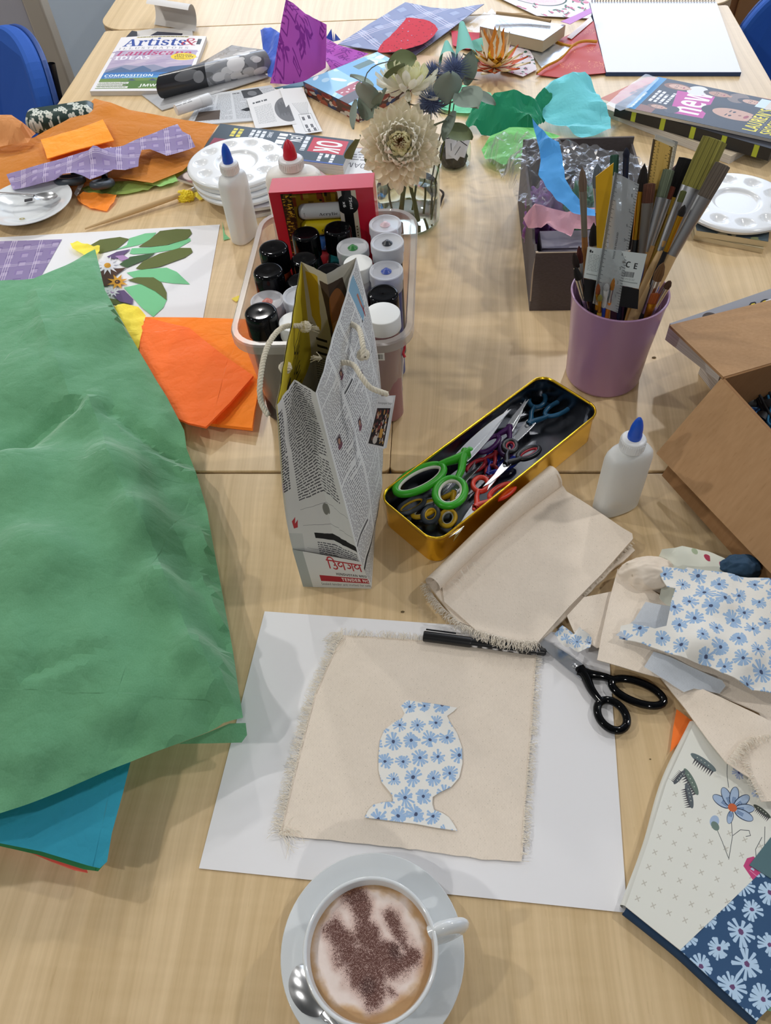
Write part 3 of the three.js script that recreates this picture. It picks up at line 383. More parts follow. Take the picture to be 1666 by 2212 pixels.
  solo('interfacing_scrap', L([[1412, 1408, 0.03], [1450, 1420, 0.034], [1560, 1470, 0.034], [1568, 1482, 0.03], [1555, 1498, 0.026], [1500, 1488, 0.028], [1478, 1495, 0.028], [1445, 1475, 0.028], [1392, 1440, 0.03]], { edge: 0.007, thick: 0, bump: wob(0.003, 30, 7) }), inter, 'bluish interfacing scrap hanging out below the daisy cotton', 'fabric scrap');
  // daisy cotton
  const dz = L([[1420, 1226, 0.04], [1440, 1226, 0.048], [1478, 1230, 0.05], [1485, 1224, 0.05], [1540, 1232, 0.055], [1600, 1246, 0.055], [1666, 1254, 0.055], [1740, 1270, 0.055], [1740, 1500, 0.04], [1666, 1494, 0.04], [1625, 1490, 0.04], [1570, 1460, 0.044], [1530, 1440, 0.044], [1440, 1410, 0.04], [1390, 1390, 0.036], [1338, 1378, 0.032], [1342, 1350, 0.036], [1365, 1346, 0.04], [1415, 1358, 0.046], [1440, 1352, 0.048], [1450, 1300, 0.05], [1460, 1270, 0.05], [1440, 1268, 0.044], [1428, 1250, 0.042]], { edge: 0.0075, tile: 0.17, turn: 0.5, ctrl: [[1520, 1380, 0.058], [1600, 1330, 0.05], [1610, 1420, 0.052], [1560, 1300, 0.06]], bump: (x, z) => 0.014 * fbm(x * 13, z * 13, 2) + 0.006 * Math.abs(nz(x * 26 + z * 20, z * 8, 3)) });
  solo('daisy_fabric', dz, daisyCloth, 'crumpled white cotton printed with pale blue daisies on top of the canvas heap', 'fabric');
  const db = L([[1198, 1370], [1215, 1352], [1240, 1370], [1252, 1355], [1278, 1385], [1275, 1402], [1250, 1410], [1215, 1395]].map((p, i) => [...p, i % 2 ? 0.028 : 0.012]), { edge: 0.004, tile: 0.12, thick: 0, bump: (x, z) => 0.012 * Math.abs(nz(x * 90, z * 90, 5)) });
  solo('daisy_fabric_scrap', db, daisyCloth, 'small crumpled daisy cotton scrap above the black scissors', 'fabric scrap');
  // folded patchwork with printed flowers
  const pw = ctex(1024, 1536, (x, w, h) => {
    fill(x, '#e9eae2', 0, 0, w, h); reseed(91);
    x.strokeStyle = '#c9c6bb'; x.lineWidth = 7; for (let j = 0; j < 10; j++) for (let i = 0; i < 9; i++) { const a = 60 + i * 118 + (j % 2) * 8, b = 560 + j * 112; if (b < 640 && a > 260) continue; if (a > 520 && b < 700) continue; for (const s of [-1, 1]) { x.beginPath(); x.moveTo(a - 15, b - 15 * s); x.lineTo(a + 15, b + 15 * s); x.stroke(); } }
    // leaf sprays
    x.lineWidth = 4; x.strokeStyle = '#3d4347'; const stem = (p) => { x.beginPath(); p.forEach(([a, b], i) => (i ? x.lineTo(a, b) : x.moveTo(a, b))); x.stroke(); };
    stem([[250, 0], [300, 130], [350, 230], [390, 380], [430, 470]]); stem([[300, 0], [330, 180]]); stem([[180, 160], [300, 190]]); stem([[420, 60], [340, 150], [350, 230]]); oval(x, '#6d7d6c', 230, 120, 90, 34, 0.5); oval(x, '#5d6e60', 380, 180, 40, 100, 0.55); oval(x, '#7b8a78', 440, 60, 60, 24, 2.2);
    const fern = (a, b, l, t, c) => { x.save(); x.translate(a, b); x.rotate(t); oval(x, c, l / 2, 0, l / 2, l * 0.13); x.fillStyle = '#4b4950'; for (let k = 0; k < 9; k++) { x.beginPath(); x.moveTo(l * 0.2 + k * l * 0.085, l * 0.06); x.lineTo(l * 0.24 + k * l * 0.085, l * 0.3); x.lineTo(l * 0.27 + k * l * 0.085, l * 0.06); x.fill(); } for (let k = 0; k < 4; k++) oval(x, '#dfe3da', l * 0.25 + k * l * 0.15, -l * 0.02, 5, 3); x.restore(); };
    fern(80, 330, 230, 0.25, '#67767a'); fern(70, 460, 220, 0.75, '#6b7d74'); fern(120, 560, 190, 1.0, '#5d666c'); fern(80, 470, 140, 1.9, '#565d63'); fern(640, 520, 150, 0.3, '#4f554f');
    // blue anemone and bud
    const petal = (a, b, r, t, c) => { x.save(); x.translate(a, b); x.rotate(t); oval(x, '#2d3c58', r * 0.62, 0, r * 0.5, r * 0.24); oval(x, c, r * 0.64, 0, r * 0.46, r * 0.2); x.fillStyle = '#2f5488'; for (let k = -1; k < 2; k++) x.fillRect(r * 0.25, k * 9, r * 0.35, 4); x.restore(); };
    stem([[500, 640], [560, 800], [580, 960]]); stem([[445, 800], [500, 860], [575, 950]]); stem([[560, 790], [600, 730], [660, 710], [680, 740], [650, 760]]);
    for (const t of [-2.9, -2.3, -1.7, -1.0, -0.4, 0.1, 1.5]) petal(500, 610, t > 1 ? 100 : 150, t, '#a9bfdc'); oval(x, '#d0693f', 500, 600, 34, 30); oval(x, '#a9bfdc', 405, 745, 34, 44); oval(x, '#71867e', 420, 775, 36, 26, 0.6);
    daisy(x, 470, 330, 50, '#a8b6d8', '#4a4f86', 0.3); daisy(x, 640, 430, 40, '#b4c4e2', '#c9c06a', 1);
    x.lineWidth = 4; stem([[760, 640], [790, 760], [830, 900], [850, 1000]]); stem([[790, 760], [880, 820], [960, 900]]); stem([[760, 720], [740, 820], [770, 900]]); oval(x, '#a84a72', 960, 900, 34, 44);
    poly(x, '#c9487f', [[700, 900], [740, 870], [850, 930], [900, 960], [960, 950], [880, 1100], [800, 1040], [690, 960]]); x.strokeStyle = '#eba8c4'; stem([[740, 920], [860, 980]]); stem([[740, 970], [860, 1010]]); oval(x, '#d8743c', 890, 1000, 36, 30);
  });
  const c3 = (p, h) => p.map(([a, b]) => at(a, b, h));
  const q = c3([[1490, 1570], [1850, 1760], [1650, 2195], [1348, 1960]], 0.012);
  const face = L([[1500, 1560], [1545, 1540], [1760, 1680], [1760, 1780], [1635, 1893], [1470, 2052], [1352, 1958], [1400, 1820], [1440, 1690]], { edge: 0.012, uvq: [at(1352, 1958, 0.016), at(1660, 2100, 0.016), at(1500, 1540, 0.016)], bump: wob(0.003, 11, 3) }, 0.016);
  const blue = L([[1470, 2052], [1620, 1868], [1780, 1968], [1780, 2060], [1635, 2205]], { edge: 0.012, tile: 0.17, turn: 0.7, bump: wob(0.002, 11, 3) }, 0.0155);
  const teal = L([[1620, 1868], [1666, 1808], [1780, 1800], [1780, 1968]], { edge: 0.014, tile: 0.1, bump: wob(0.002, 11, 3) }, 0.0165);
  const edge = sweep(c3([[1350, 1966], [1400, 2005], [1470, 2062], [1560, 2145], [1632, 2208]], 0.006), () => 0.0055, 30, 10, 0.9), edge2 = sweep(c3([[1352, 1962], [1400, 1830], [1440, 1690], [1500, 1565]], 0.007), () => 0.0062, 30, 10, 0.9);
  const block = L([[1502, 1566], [1545, 1550], [1758, 1690], [1758, 2050], [1633, 2195], [1470, 2048], [1360, 1956], [1402, 1820], [1444, 1690]], { edge: 0.03, thick: 0.011 }, 0.0125);
  assemble('folded_patchwork', 'folded patchwork fabric with flowers, grey crosses and navy daisy squares', 'fabric', [['flower_panel', face, mat(0xffffff, 0.85, { map: pw }), 'cream panel printed with flowers and grey crosses'], ['daisy_panel', blue, mat(0xffffff, 0.85, { map: daisyBlue }), 'navy panel with pale blue daisies'], ['teal_panel', teal, mat(0x56757c, 0.85), 'plain grey teal panel'], ['inner_layers', block, mat(0xe6e6de, 0.9)], ['binding', edge, mat(0x24405f, 0.85), 'navy folded edge'], ['fold', edge2, mat(0xe4e4dc, 0.9)]]);
  const dots = ctex(128, 128, (x, w) => { fill(x, '#8fc0a2', 0, 0, w, w); x.strokeStyle = '#3d5b4b'; x.lineWidth = 5; for (const [a, b] of [[30, 30], [94, 50], [50, 100], [110, 110]]) { x.beginPath(); x.arc(a, b, 10, 0, 7); x.stroke(); } }, true);
  solo('spotted_fabric_scrap', L([[1640, 2150], [1666, 2120], [1720, 2120], [1720, 2200], [1660, 2182]], { edge: 0.006, tile: 0.04, bump: wob(0.006, 40, 3) }, 0.012), mat(0xffffff, 0.85, { map: dots }), 'mint green fabric scrap with ring dots beside the navy daisy patchwork', 'fabric scrap');
  reseed(5); for (const [a, b, r, l] of [[1430, 1519, 0.0016, 'dark crumb on the table beside the black scissors'], [1405, 1640, 0.0007, 'tiny dark speck between the white paper and the patchwork'], [1413, 773, 0.0022, 'dark crumb between the lilac pot and the carton'], [870, 1322, 0.0015, 'brown crumb between the newspaper bag and the canvas']]) { const g = lump(at(a, b, 0), r * 1.7, r * 0.6, r, a, 0.4, 1); solo('crumb', g, mat(0x6b5a3a, 0.8), l, 'crumb'); }
}
// ---------------------------------------------------------------- tissue paper at the left
{
  const tl = (pts, c, o = {}) => sheet(pts, { edge: 0.012, tile: 0.1, ...o });
  const greenMap = dtex(256, (u, v) => { const k = fbm(u * 60, v * 60) * 14 + fbm(u * 5, v * 5) * 10; return [112 + k, 180 + k, 134 + k]; });
  const greenM = mat(0xffffff, 0.85, { map: greenMap, transmission: 0.3, thickness: 0, bumpMap: crumple, bumpScale: 0.0016 });
  const cr = creases(11, 9, 0.17, 0.016), cr2 = creases(17, 8, 0.07, 0.007);
  const lineD = (pts) => { const w = pts.map(([a, b]) => at(a, b, 0.07)); return (x, z) => { let m = 9; for (let i = 0; i + 1 < w.length; i++) { const vx = w[i + 1].x - w[i].x, vz = w[i + 1].z - w[i].z, t = Math.max(0, Math.min(1, ((x - w[i].x) * vx + (z - w[i].z) * vz) / (vx * vx + vz * vz))); m = Math.min(m, Math.hypot(x - w[i].x - vx * t, z - w[i].z - vz * t)); } return m; }; };
  const folds = [[[[195, 870], [250, 1000], [340, 1200], [430, 1400], [528, 1560]], 0.014, 0.03], [[[-60, 1000], [0, 975], [110, 885], [190, 868]], -0.014, 0.022], [[[215, 880], [320, 935], [400, 955]], -0.012, 0.02], [[[70, 610], [105, 740], [150, 850]], 0.007, 0.02], [[[190, 868], [240, 905], [330, 960], [402, 985]], 0.008, 0.015], [[[250, 890], [300, 1010], [345, 1110]], 0.006, 0.015], [[[330, 1030], [400, 1200], [470, 1420]], -0.006, 0.02], [[[60, 1180], [200, 1240], [300, 1230]], 0.005, 0.03], [[[90, 1480], [200, 1440], [245, 1430]], -0.006, 0.014]].map(([p, a, w]) => [lineD(p), a, w]);
  const fold = (x, z) => { let s = 0; for (const [d, a, w] of folds) s += a * Math.max(0, 1 - d(x, z) / w); return s; };
  const bumpG = (x, z) => fold(x, z) + cr(x, z) + cr2(x, z) - 0.008 + 0.004 * fbm(x * 9, z * 9, 4);
  const main = tl([[-120, 620, 0.02], [0, 604, 0.045], [70, 598, 0.05], [140, 570, 0.045], [205, 537, 0.035], [228, 630, 0.04], [300, 758, 0.04], [362, 860, 0.038], [398, 930, 0.036], [402, 966, 0.034], [424, 1022, 0.034], [450, 1110, 0.034], [474, 1250, 0.036], [502, 1400, 0.042], [531, 1562, 0.05], [485, 1566, 0.062], [300, 1638, 0.07], [130, 1708, 0.075], [0, 1755, 0.08], [-180, 1800, 0.07], [-380, 1700, 0.001], [-420, 1000, 0.001], [-250, 640, 0.001]], 0, { edge: 0.0085, crease: 0.35, ctrl: [[70, 800, 0.075], [180, 870, 0.075], [90, 930, 0.055], [250, 890, 0.055], [320, 920, 0.048], [220, 1000, 0.095], [280, 1120, 0.098], [340, 1250, 0.1], [420, 1400, 0.095], [0, 1000, 0.1], [60, 1200, 0.115], [0, 1400, 0.11], [160, 1400, 0.105], [60, 1600, 0.095], [260, 1500, 0.095], [430, 1480, 0.085], [420, 1250, 0.06], [200, 700, 0.065]], bump: bumpG });
  const under = tl([[385, 1607, 0.05], [440, 1586, 0.055], [496, 1563, 0.058], [531, 1562, 0.05], [534, 1588, 0.042], [522, 1604, 0.04], [450, 1606, 0.045]], 0, { edge: 0.006, bump: (x, z) => 0.001 * fbm(x * 30, z * 30) });
  assemble('green_tissue_sheet', 'large creased sheet of green tissue paper propped up beside the white paper', 'tissue paper', [['sheet', main, greenM], ['turned_corner', under, greenM, 'corner folded under']]);
  const crb = creases(23, 6, 0.1, 0.004);
  solo('teal_tissue_sheet', tl([[285, 1640, 0.05], [268, 1710, 0.05], [243, 1800, 0.047], [232, 1862, 0.045], [216, 1876, 0.044], [190, 1870, 0.044], [90, 1840, 0.046], [0, 1822, 0.048], [-160, 1790, 0.04], [-330, 1760, 0.001], [-300, 1600, 0.01], [0, 1590, 0.055], [150, 1600, 0.055]], 0, { edge: 0.009, bump: crb }), tissue(0x1f8aa6), 'teal blue tissue sheet hanging out below the green sheet', 'tissue paper');
  solo('dark_green_tissue_sheet', tl([[226, 1866, 0.039], [212, 1882, 0.037], [180, 1878, 0.037], [80, 1846, 0.038], [0, 1828, 0.04], [-160, 1794, 0.034], [-330, 1770, 0.001], [-300, 1640, 0.01], [0, 1640, 0.045], [200, 1700, 0.045]], 0, { edge: 0.012, bump: (x, z) => crb(x, z) - 0.001 }), tissue(0x2f7f4a), 'dark green tissue sheet just showing along the teal sheet', 'tissue paper');
  solo('red_tissue_sheet', tl([[190, 1886, 0.033], [160, 1880, 0.033], [112, 1862, 0.034], [60, 1840, 0.034], [-100, 1800, 0.002], [-100, 1700, 0.01], [150, 1760, 0.038]], 0, { edge: 0.012 }), tissue(0xd8584a), 'red tissue sheet peeping out under the dark green one', 'tissue paper');
  // folded orange tissue
  const cro = creases(31, 7, 0.06, 0.004);
  const o1 = tl([[314, 686, 0.01], [420, 687, 0.012], [530, 690, 0.014], [560, 720, 0.02], [566, 800, 0.022], [552, 880, 0.02], [545, 926, 0.016], [470, 918, 0.014], [380, 905, 0.012], [300, 770, 0.01]], 0, { edge: 0.008, thick: 0.006, bump: cro });
  const o2 = tl([[306, 700, 0.02], [330, 692, 0.02], [410, 712, 0.024], [470, 760, 0.03], [548, 815, 0.03], [500, 870, 0.03], [446, 926, 0.024], [408, 918, 0.022], [360, 895, 0.02], [300, 800, 0.02]], 0, { edge: 0.008, thick: 0.004, bump: (x, z) => cro(x + 1, z + 1) + 0.002 });
  assemble('folded_orange_tissue', 'folded stack of orange tissue paper beside the tub of paint jars', 'tissue paper', [['lower_fold', o1, tissue(0xf28a1c)], ['upper_fold', o2, tissue(0xf0752a)]]);
  const cy = creases(41, 7, 0.035, 0.012);
  solo('yellow_tissue', tl([[238, 664, 0.02], [270, 660, 0.03], [300, 666, 0.03], [316, 684, 0.02], [306, 730, 0.022], [298, 768, 0.016], [284, 768, 0.016], [268, 720, 0.024]], 0, { edge: 0.005, bump: cy }), tissue(0xf2df4e), 'crumpled yellow tissue between the green sheet and the orange stack', 'tissue paper');
  const ce = sheet([[215, 640, 0.03], [246, 660, 0.03], [264, 695, 0.03], [274, 738, 0.028], [278, 752, 0.026], [200, 760, 0.03], [170, 660, 0.032]], { edge: 0.012, thick: 0.003, smooth: false }), ce2 = sheet([[205, 640, 0.032], [240, 662, 0.032], [256, 696, 0.032], [266, 738, 0.03], [200, 755, 0.032], [170, 665, 0.034]], { edge: 0.012, thick: 0.0016 });
  assemble('printed_card', 'maroon edged blue card tucked under the green tissue sheet', 'card', [['border', ce, mat(0x8a1f38, 0.5)], ['print', ce2, mat(0x6fa9bd, 0.5)]]);
}
// ---------------------------------------------------------------- collage
{
  const z4 = (l, h) => l.map(([a, b]) => [a / 2.7767, 200 + b / 2.7767, h]);
  const paper = sheet([[-130, 520], [475, 485], [438, 692], [-160, 770]].map((p) => [...p, 0.0012]), { edge: 0.05, thick: 0.0008 });
  const P = [['paper', paper, whitePaper]]; let k = 0;
  const piece = (n, pts, m, label, e = 0.006) => { k += 0.00012; P.push([n, sheet(z4(pts, 0.0016 + k), { edge: e, tile: 0.1, bump: (x, z) => 0.0006 * Math.abs(nz(x * 60, z * 60, k * 9000)) }), m, label]); };
  const olive = mat(0x66703a, 0.85), mint = mat(0x7fcf98, 0.85), dark = mat(0x46633f, 0.85), plum = mat(0x6a5680, 0.85), pink = mat(0xb48fc0, 0.85), brown = mat(0x55392b, 0.85), white = mat(0xeceaf0, 0.8), gold = mat(0xe3a22c, 0.8), yellow = mat(0xe8d64a, 0.8);
  P.push(['plaid_panel', sheet([[-100, 524], [134, 517], [86, 602], [-120, 650]].map((p) => [...p, 0.0019]), { edge: 0.03, tile: 0.11, turn: 0.15 }), mat(0xffffff, 0.8, { map: plaidLilac }), 'lilac plaid paper panel']);
  const oliveL = [[[525, 925], [600, 882], [720, 866], [775, 878], [700, 940], [600, 965]], [[830, 925], [900, 880], [960, 830], [1060, 818], [1140, 820], [1152, 845], [1120, 880], [1000, 915], [900, 925]], [[815, 1055], [860, 1010], [960, 965], [1080, 932], [1145, 932], [1157, 957], [1110, 990], [960, 1045], [850, 1062]], [[640, 1230], [740, 1250], [800, 1285], [720, 1280], [650, 1260]]];
  const mintL = [[[775, 875], [870, 845], [938, 840], [900, 890], [830, 915], [690, 945], [760, 915]], [[778, 965], [790, 935], [900, 928], [1010, 915], [1140, 872], [1145, 890], [1060, 940], [900, 965], [800, 970]], [[760, 1080], [860, 1060], [1000, 1050], [1060, 1075], [1140, 1150], [1040, 1145], [900, 1125], [800, 1110]], [[742, 1170], [830, 1150], [920, 1140], [975, 1165], [1002, 1240], [980, 1290], [920, 1345], [850, 1290]]];
  mintL.forEach((p) => piece('leaf_cutout', p, mint, 'mint green paper leaf')); oliveL.forEach((p) => piece('leaf_cutout', p, olive, 'olive paper leaf'));
  piece('leaf_cutout', [[765, 1125], [820, 1108], [920, 1108], [970, 1140], [1000, 1200], [1000, 1245], [930, 1190], [850, 1150]], olive, 'olive paper leaf'); piece('leaf_cutout', [[715, 1030], [780, 985], [935, 960], [880, 1000], [760, 1050]], dark, 'dark green paper leaf');
  piece('petal_cutout', [[640, 985], [700, 955], [785, 938], [740, 975], [690, 1000]], plum, 'purple paper petal'); piece('petal_cutout', [[690, 980], [740, 975], [775, 995], [730, 1010]], pink, 'pink paper petal'); piece('petal_cutout', [[690, 1190], [745, 1185], [800, 1240], [795, 1270], [720, 1255], [680, 1220]], plum, 'purple paper petal'); piece('brown_cutout', [[590, 1075], [660, 1060], [760, 1050], [700, 1090], [650, 1160], [600, 1160]], brown, 'dark brown paper shape');
  const fl = (cx, cy, r, n, m, cm, sq = 0.72) => { const o = []; for (let i = 0; i < n * 2; i++) { const t = (i / (n * 2)) * 6.283, q = i % 2 ? r : r * 0.45; o.push([cx + Math.cos(t) * q, cy + Math.sin(t) * q * sq]); } piece('flower_cutout', o, m, 'paper flower', 0.004); const c = []; for (let i = 0; i < 10; i++) c.push([cx + Math.cos(i * 0.628) * r * 0.26, cy + Math.sin(i * 0.628) * r * 0.26 * sq]); piece('flower_heart', c, cm, 'paper flower heart', 0.004); };
  fl(675, 1195, 48, 9, white, pink); fl(645, 1037, 80, 12, white, gold); fl(705, 1135, 66, 8, gold, brown);
  assemble('collage', 'paper collage of plaid vase, leaves and cut flowers under the green tissue sheet', 'collage', P);
  const c = creases(51, 6, 0.02, 0.012); solo('yellow_tissue', sheet(z4([[425, 912], [470, 905], [540, 925], [605, 932], [600, 960], [570, 1005], [520, 990], [470, 960], [440, 945]], 0.006), { edge: 0.004, bump: c }), tissue(0xe9d94c), 'crumpled yellow tissue scrap on the collage', 'tissue paper');
}
// ---------------------------------------------------------------- orange tissue, plaid strip and neighbours
{
  const cr = creases(61, 8, 0.12, 0.008), cb = creases(67, 6, 0.06, 0.01);
  const S = (pts, o) => sheet(pts, { edge: 0.012, tile: 0.1, ...o });
  const amber = mat(0xe08a1e, 0.85, { transmission: 0.25, thickness: 0, bumpMap: crumple, bumpScale: 0.0016 });
  solo('olive_tissue', S([[170, 408, 0.002], [250, 392, 0.004], [330, 390, 0.004], [400, 362, 0.004], [455, 320, 0.003], [440, 345, 0.003], [415, 362, 0.003], [400, 385, 0.003], [360, 392, 0.004], [320, 411, 0.003], [260, 422, 0.003], [205, 421, 0.003]], { edge: 0.01, bump: (x, z) => 0.006 * Math.abs(nz(x * 40, z * 40)) }), tissue(0x7d9440), 'olive green tissue lying below the big orange sheet', 'tissue paper');
  solo('light_green_tissue_scrap', S([[310, 396, 0.008], [345, 385, 0.008], [378, 378, 0.008], [385, 392, 0.006], [345, 404, 0.006]], { edge: 0.006, bump: (x, z) => 0.006 * Math.abs(nz(x * 50, z * 50, 4)) }), tissue(0x8fc470), 'light green tissue scrap by the handle of the long brush', 'tissue paper');
  solo('orange_tissue_sheet', S([[-90, 330, 0.004], [0, 318, 0.01], [75, 298, 0.015], [165, 250, 0.03], [205, 214, 0.035], [240, 224, 0.04], [280, 240, 0.03], [350, 252, 0.02], [472, 272, 0.012], [453, 300, 0.012], [432, 335, 0.012], [395, 370, 0.012], [330, 397, 0.012], [255, 385, 0.016], [120, 405, 0.012], [30, 418, 0.006], [-90, 430, 0.004]], { crease: 0.5, ctrl: [[230, 270, 0.03], [150, 330, 0.02], [320, 330, 0.016]], bump: (x, z) => cr(x, z) }), amber, 'large orange tissue sheet below the blue chair', 'tissue paper');
  solo('orange_tissue_strip', S([[88, 302, 0.034], [155, 282, 0.04], [222, 258, 0.046], [234, 280, 0.044], [246, 303, 0.036], [170, 322, 0.036], [102, 343, 0.03], [96, 322, 0.034]], { thick: 0.002, bump: (x, z) => 0.003 * fbm(x * 20, z * 20) }), tissue(0xf09a22), 'folded orange tissue strip lying on the big orange sheet', 'tissue paper');
  const zp = (l) => l.map(([a, b, h]) => [a / 2.7767, 200 + b / 2.7767, h]);
  solo('plaid_strip', S(zp([[38, 490, 0.03], [250, 430, 0.038], [440, 375, 0.044], [530, 345, 0.056], [558, 318, 0.066], [600, 340, 0.05], [740, 315, 0.044], [900, 250, 0.044], [1065, 188, 0.042], [1095, 235, 0.04], [1140, 255, 0.042], [1172, 325, 0.034], [1090, 355, 0.034], [1000, 380, 0.034], [950, 360, 0.036], [900, 340, 0.04], [850, 345, 0.04], [833, 400, 0.036], [830, 442, 0.034], [750, 464, 0.036], [680, 462, 0.038], [600, 500, 0.044], [540, 520, 0.046], [490, 495, 0.046], [440, 480, 0.05], [380, 490, 0.044], [330, 525, 0.036], [80, 585, 0.022]]), { edge: 0.008, tile: 0.1, turn: 0.25, crease: 0.5, bump: (x, z) => 0.003 * fbm(x * 18, z * 18, 7) }), mat(0xffffff, 0.75, { map: plaidLilac }), 'torn strip of lilac plaid paper across the orange tissue', 'paper');
  // scissors under the strip
  const gm = mat(0x3c454e, 0.4); const a = at(151, 389, 0.022), b = at(221, 397, 0.022);
  const ring = (c, rx, rz, t, sk) => tube(ringPath(0, 0, rx, rz, t).map(([x, , z]) => [x, sk * z, z]), 0.0075, 36, 10, true).translate(c.x, c.y, c.z);
  const arm = (c, d) => sweep([c.clone().add(V(0, 0.002, -0.02)), d.clone().lerp(c, 0.5).add(V(0, 0.002, -0.03)), d], () => 0.0065, 12, 8), pv = at(215, 350, 0.03);
  const bladeS = aim(rbox(0.016, 0.11, 0.002, 0.0008), pv, at(300, 270, 0.034));
  assemble('grey_scissors', 'charcoal handled scissors half covered by the plaid strip', 'scissors', [['handle', merge([ring(a, 0.026, 0.016, 0, 0.25), arm(a, pv)]), gm], ['handle', merge([ring(b, 0.016, 0.022, 0.2, 0.35), arm(b, pv)]), gm], ['blade', bladeS, chrome]]);
  solo('paper_scrap', S([[178, 387, 0.01], [181, 398, 0.009], [166, 424, 0.004], [160, 418, 0.004], [170, 398, 0.01]], { edge: 0.006, thick: 0.0006 }), whitePaper, 'narrow white paper offcut beside the empty saucer', 'scrap');
  solo('orange_tissue_scrap', S([[166, 424, 0.003], [180, 416, 0.004], [252, 421, 0.006], [246, 438, 0.004], [231, 457, 0.002], [195, 450, 0.003], [170, 436, 0.003]], { edge: 0.007, bump: (x, z) => 0.004 * Math.abs(nz(x * 40, z * 40, 2)) }), tissue(0xf08a1c), 'torn orange tissue scrap beside the long brush', 'tissue paper');
  solo('tan_tissue', S([[-60, 255, 0.05], [0, 250, 0.07], [26, 251, 0.07], [50, 268, 0.06], [78, 290, 0.03], [62, 312, 0.03], [0, 318, 0.03], [-60, 320, 0.02]], { edge: 0.009, crease: 0.4, bump: cb }), tissue(0xc98a52), 'tan brown tissue paper at the table edge by the blue chair', 'tissue paper');
  // spectacle case
  const ct = ctex(256, 256, (x, w) => { fill(x, '#1e3a36', 0, 0, w, w); reseed(3); for (let i = 0; i < 26; i++) { const a2 = rr(0, w), b2 = rr(0, w * 0.62), r = rr(8, 14); for (let k = 0; k < 5; k++) oval(x, '#d8ddd4', a2 + Math.cos(k * 1.257) * r, b2 + Math.sin(k * 1.257) * r, r * 0.62, r * 0.62); oval(x, '#8fa09a', a2, b2, r * 0.3, r * 0.3); } }, true);
  const gc = rbox(0.16, 0.045, 0.062, 0.022, 5); { const p = gc.attributes.position, u = gc.attributes.uv; for (let i = 0; i < p.count; i++) u.setXY(i, p.getX(i) / 0.09, p.getZ(i) / 0.09 + 0.5); }
  const pc = at(142, 274, 0); solo('spectacle_case', gc.rotateY(0.25).translate(pc.x, T + 0.0225, pc.z), mat(0xffffff, 0.35, { map: ct }), 'dark green spectacle case with white blossoms behind the orange tissue', 'case');
  // long paint brush
  const b0 = at(183, 494, 0.005), b1 = at(415, 411, 0.014), b2 = at(472, 388, 0.018), b3 = at(500, 376, 0.02);
  assemble('long_paint_brush', 'long pale wooden paint brush lying towards the round palettes', 'brush', [['handle', sweep([b0, b0.clone().lerp(b1, 0.5), b1], (t) => 0.0018 + 0.0042 * Math.sin(Math.min(1, t * 1.1) * 2.2), 30, 12), mat(0xd9b98a, 0.45)], ['ferrule', sweep([b1, b1.clone().lerp(b2, 0.5), b2], (t) => 0.0052 + 0.002 * t, 14, 12), silver], ['bristles', sweep([b2, b2.clone().lerp(b3, 0.5), b3], (t) => 0.007 * (1 - t * 0.7), 10, 12), mat(0xb9a27a, 0.9)]]);
  const cy = at(402, 432, 0); solo('yellow_tissue', lump(cy, 0.022, 0.014, 0.014, 3.2, 0.5, 4), tissue(0xf0dd3c), 'crumpled yellow tissue ball beside the long brush', 'tissue paper');
  solo('yellow_tissue', S([[415, 418, 0.01], [430, 412, 0.012], [447, 425, 0.003], [432, 433, 0.004]], { edge: 0.005 }), tissue(0xeadb52), 'flat yellow tissue scrap beside the crumpled ball', 'tissue paper');
  solo('paper_sliver', S([[480, 478], [486, 505], [497, 515], [483, 519], [482, 500]].map((p) => [...p, 0.002]), { edge: 0.006 }), tissue(0x6fae7c), 'thin green paper sliver beside the collage', 'scrap');
  solo('paper_sliver', S([[500, 645], [516, 638], [520, 645], [510, 652]].map((p) => [...p, 0.002]), { edge: 0.006 }), tissue(0xd9c84e), 'small yellow paper sliver beside the paint tub', 'scrap');
}
// ---------------------------------------------------------------- tub of paint jars
const rrLoop = (w, d, r, n = 6) => { const o = []; for (const [sx, sz, a0] of [[1, 1, 0], [-1, 1, 1], [-1, -1, 2], [1, -1, 3]]) for (let i = 0; i <= n; i++) { const a = (a0 + i / n) * Math.PI / 2; o.push([sx * (w / 2 - r) + Math.cos(a) * r, sz * (d / 2 - r) + Math.sin(a) * r]); } return o; };
function loft(levels) { const n = rrLoop(1, 1, 0.1).length, pts = levels.map(([w, d, r, y]) => rrLoop(w, d, r).map(([x, z]) => V(x, y, z))); return patch((u, v) => { const i = Math.round(u * n) % n, j = Math.round(v * (levels.length - 1)); return pts[j][i]; }, n, levels.length - 1); }
const loopCap = (w, d, r, y) => { const s = shapeOf(rrLoop(w, d, r)); return new THREE.ShapeGeometry(s).rotateX(Math.PI / 2).translate(0, y, 0); };
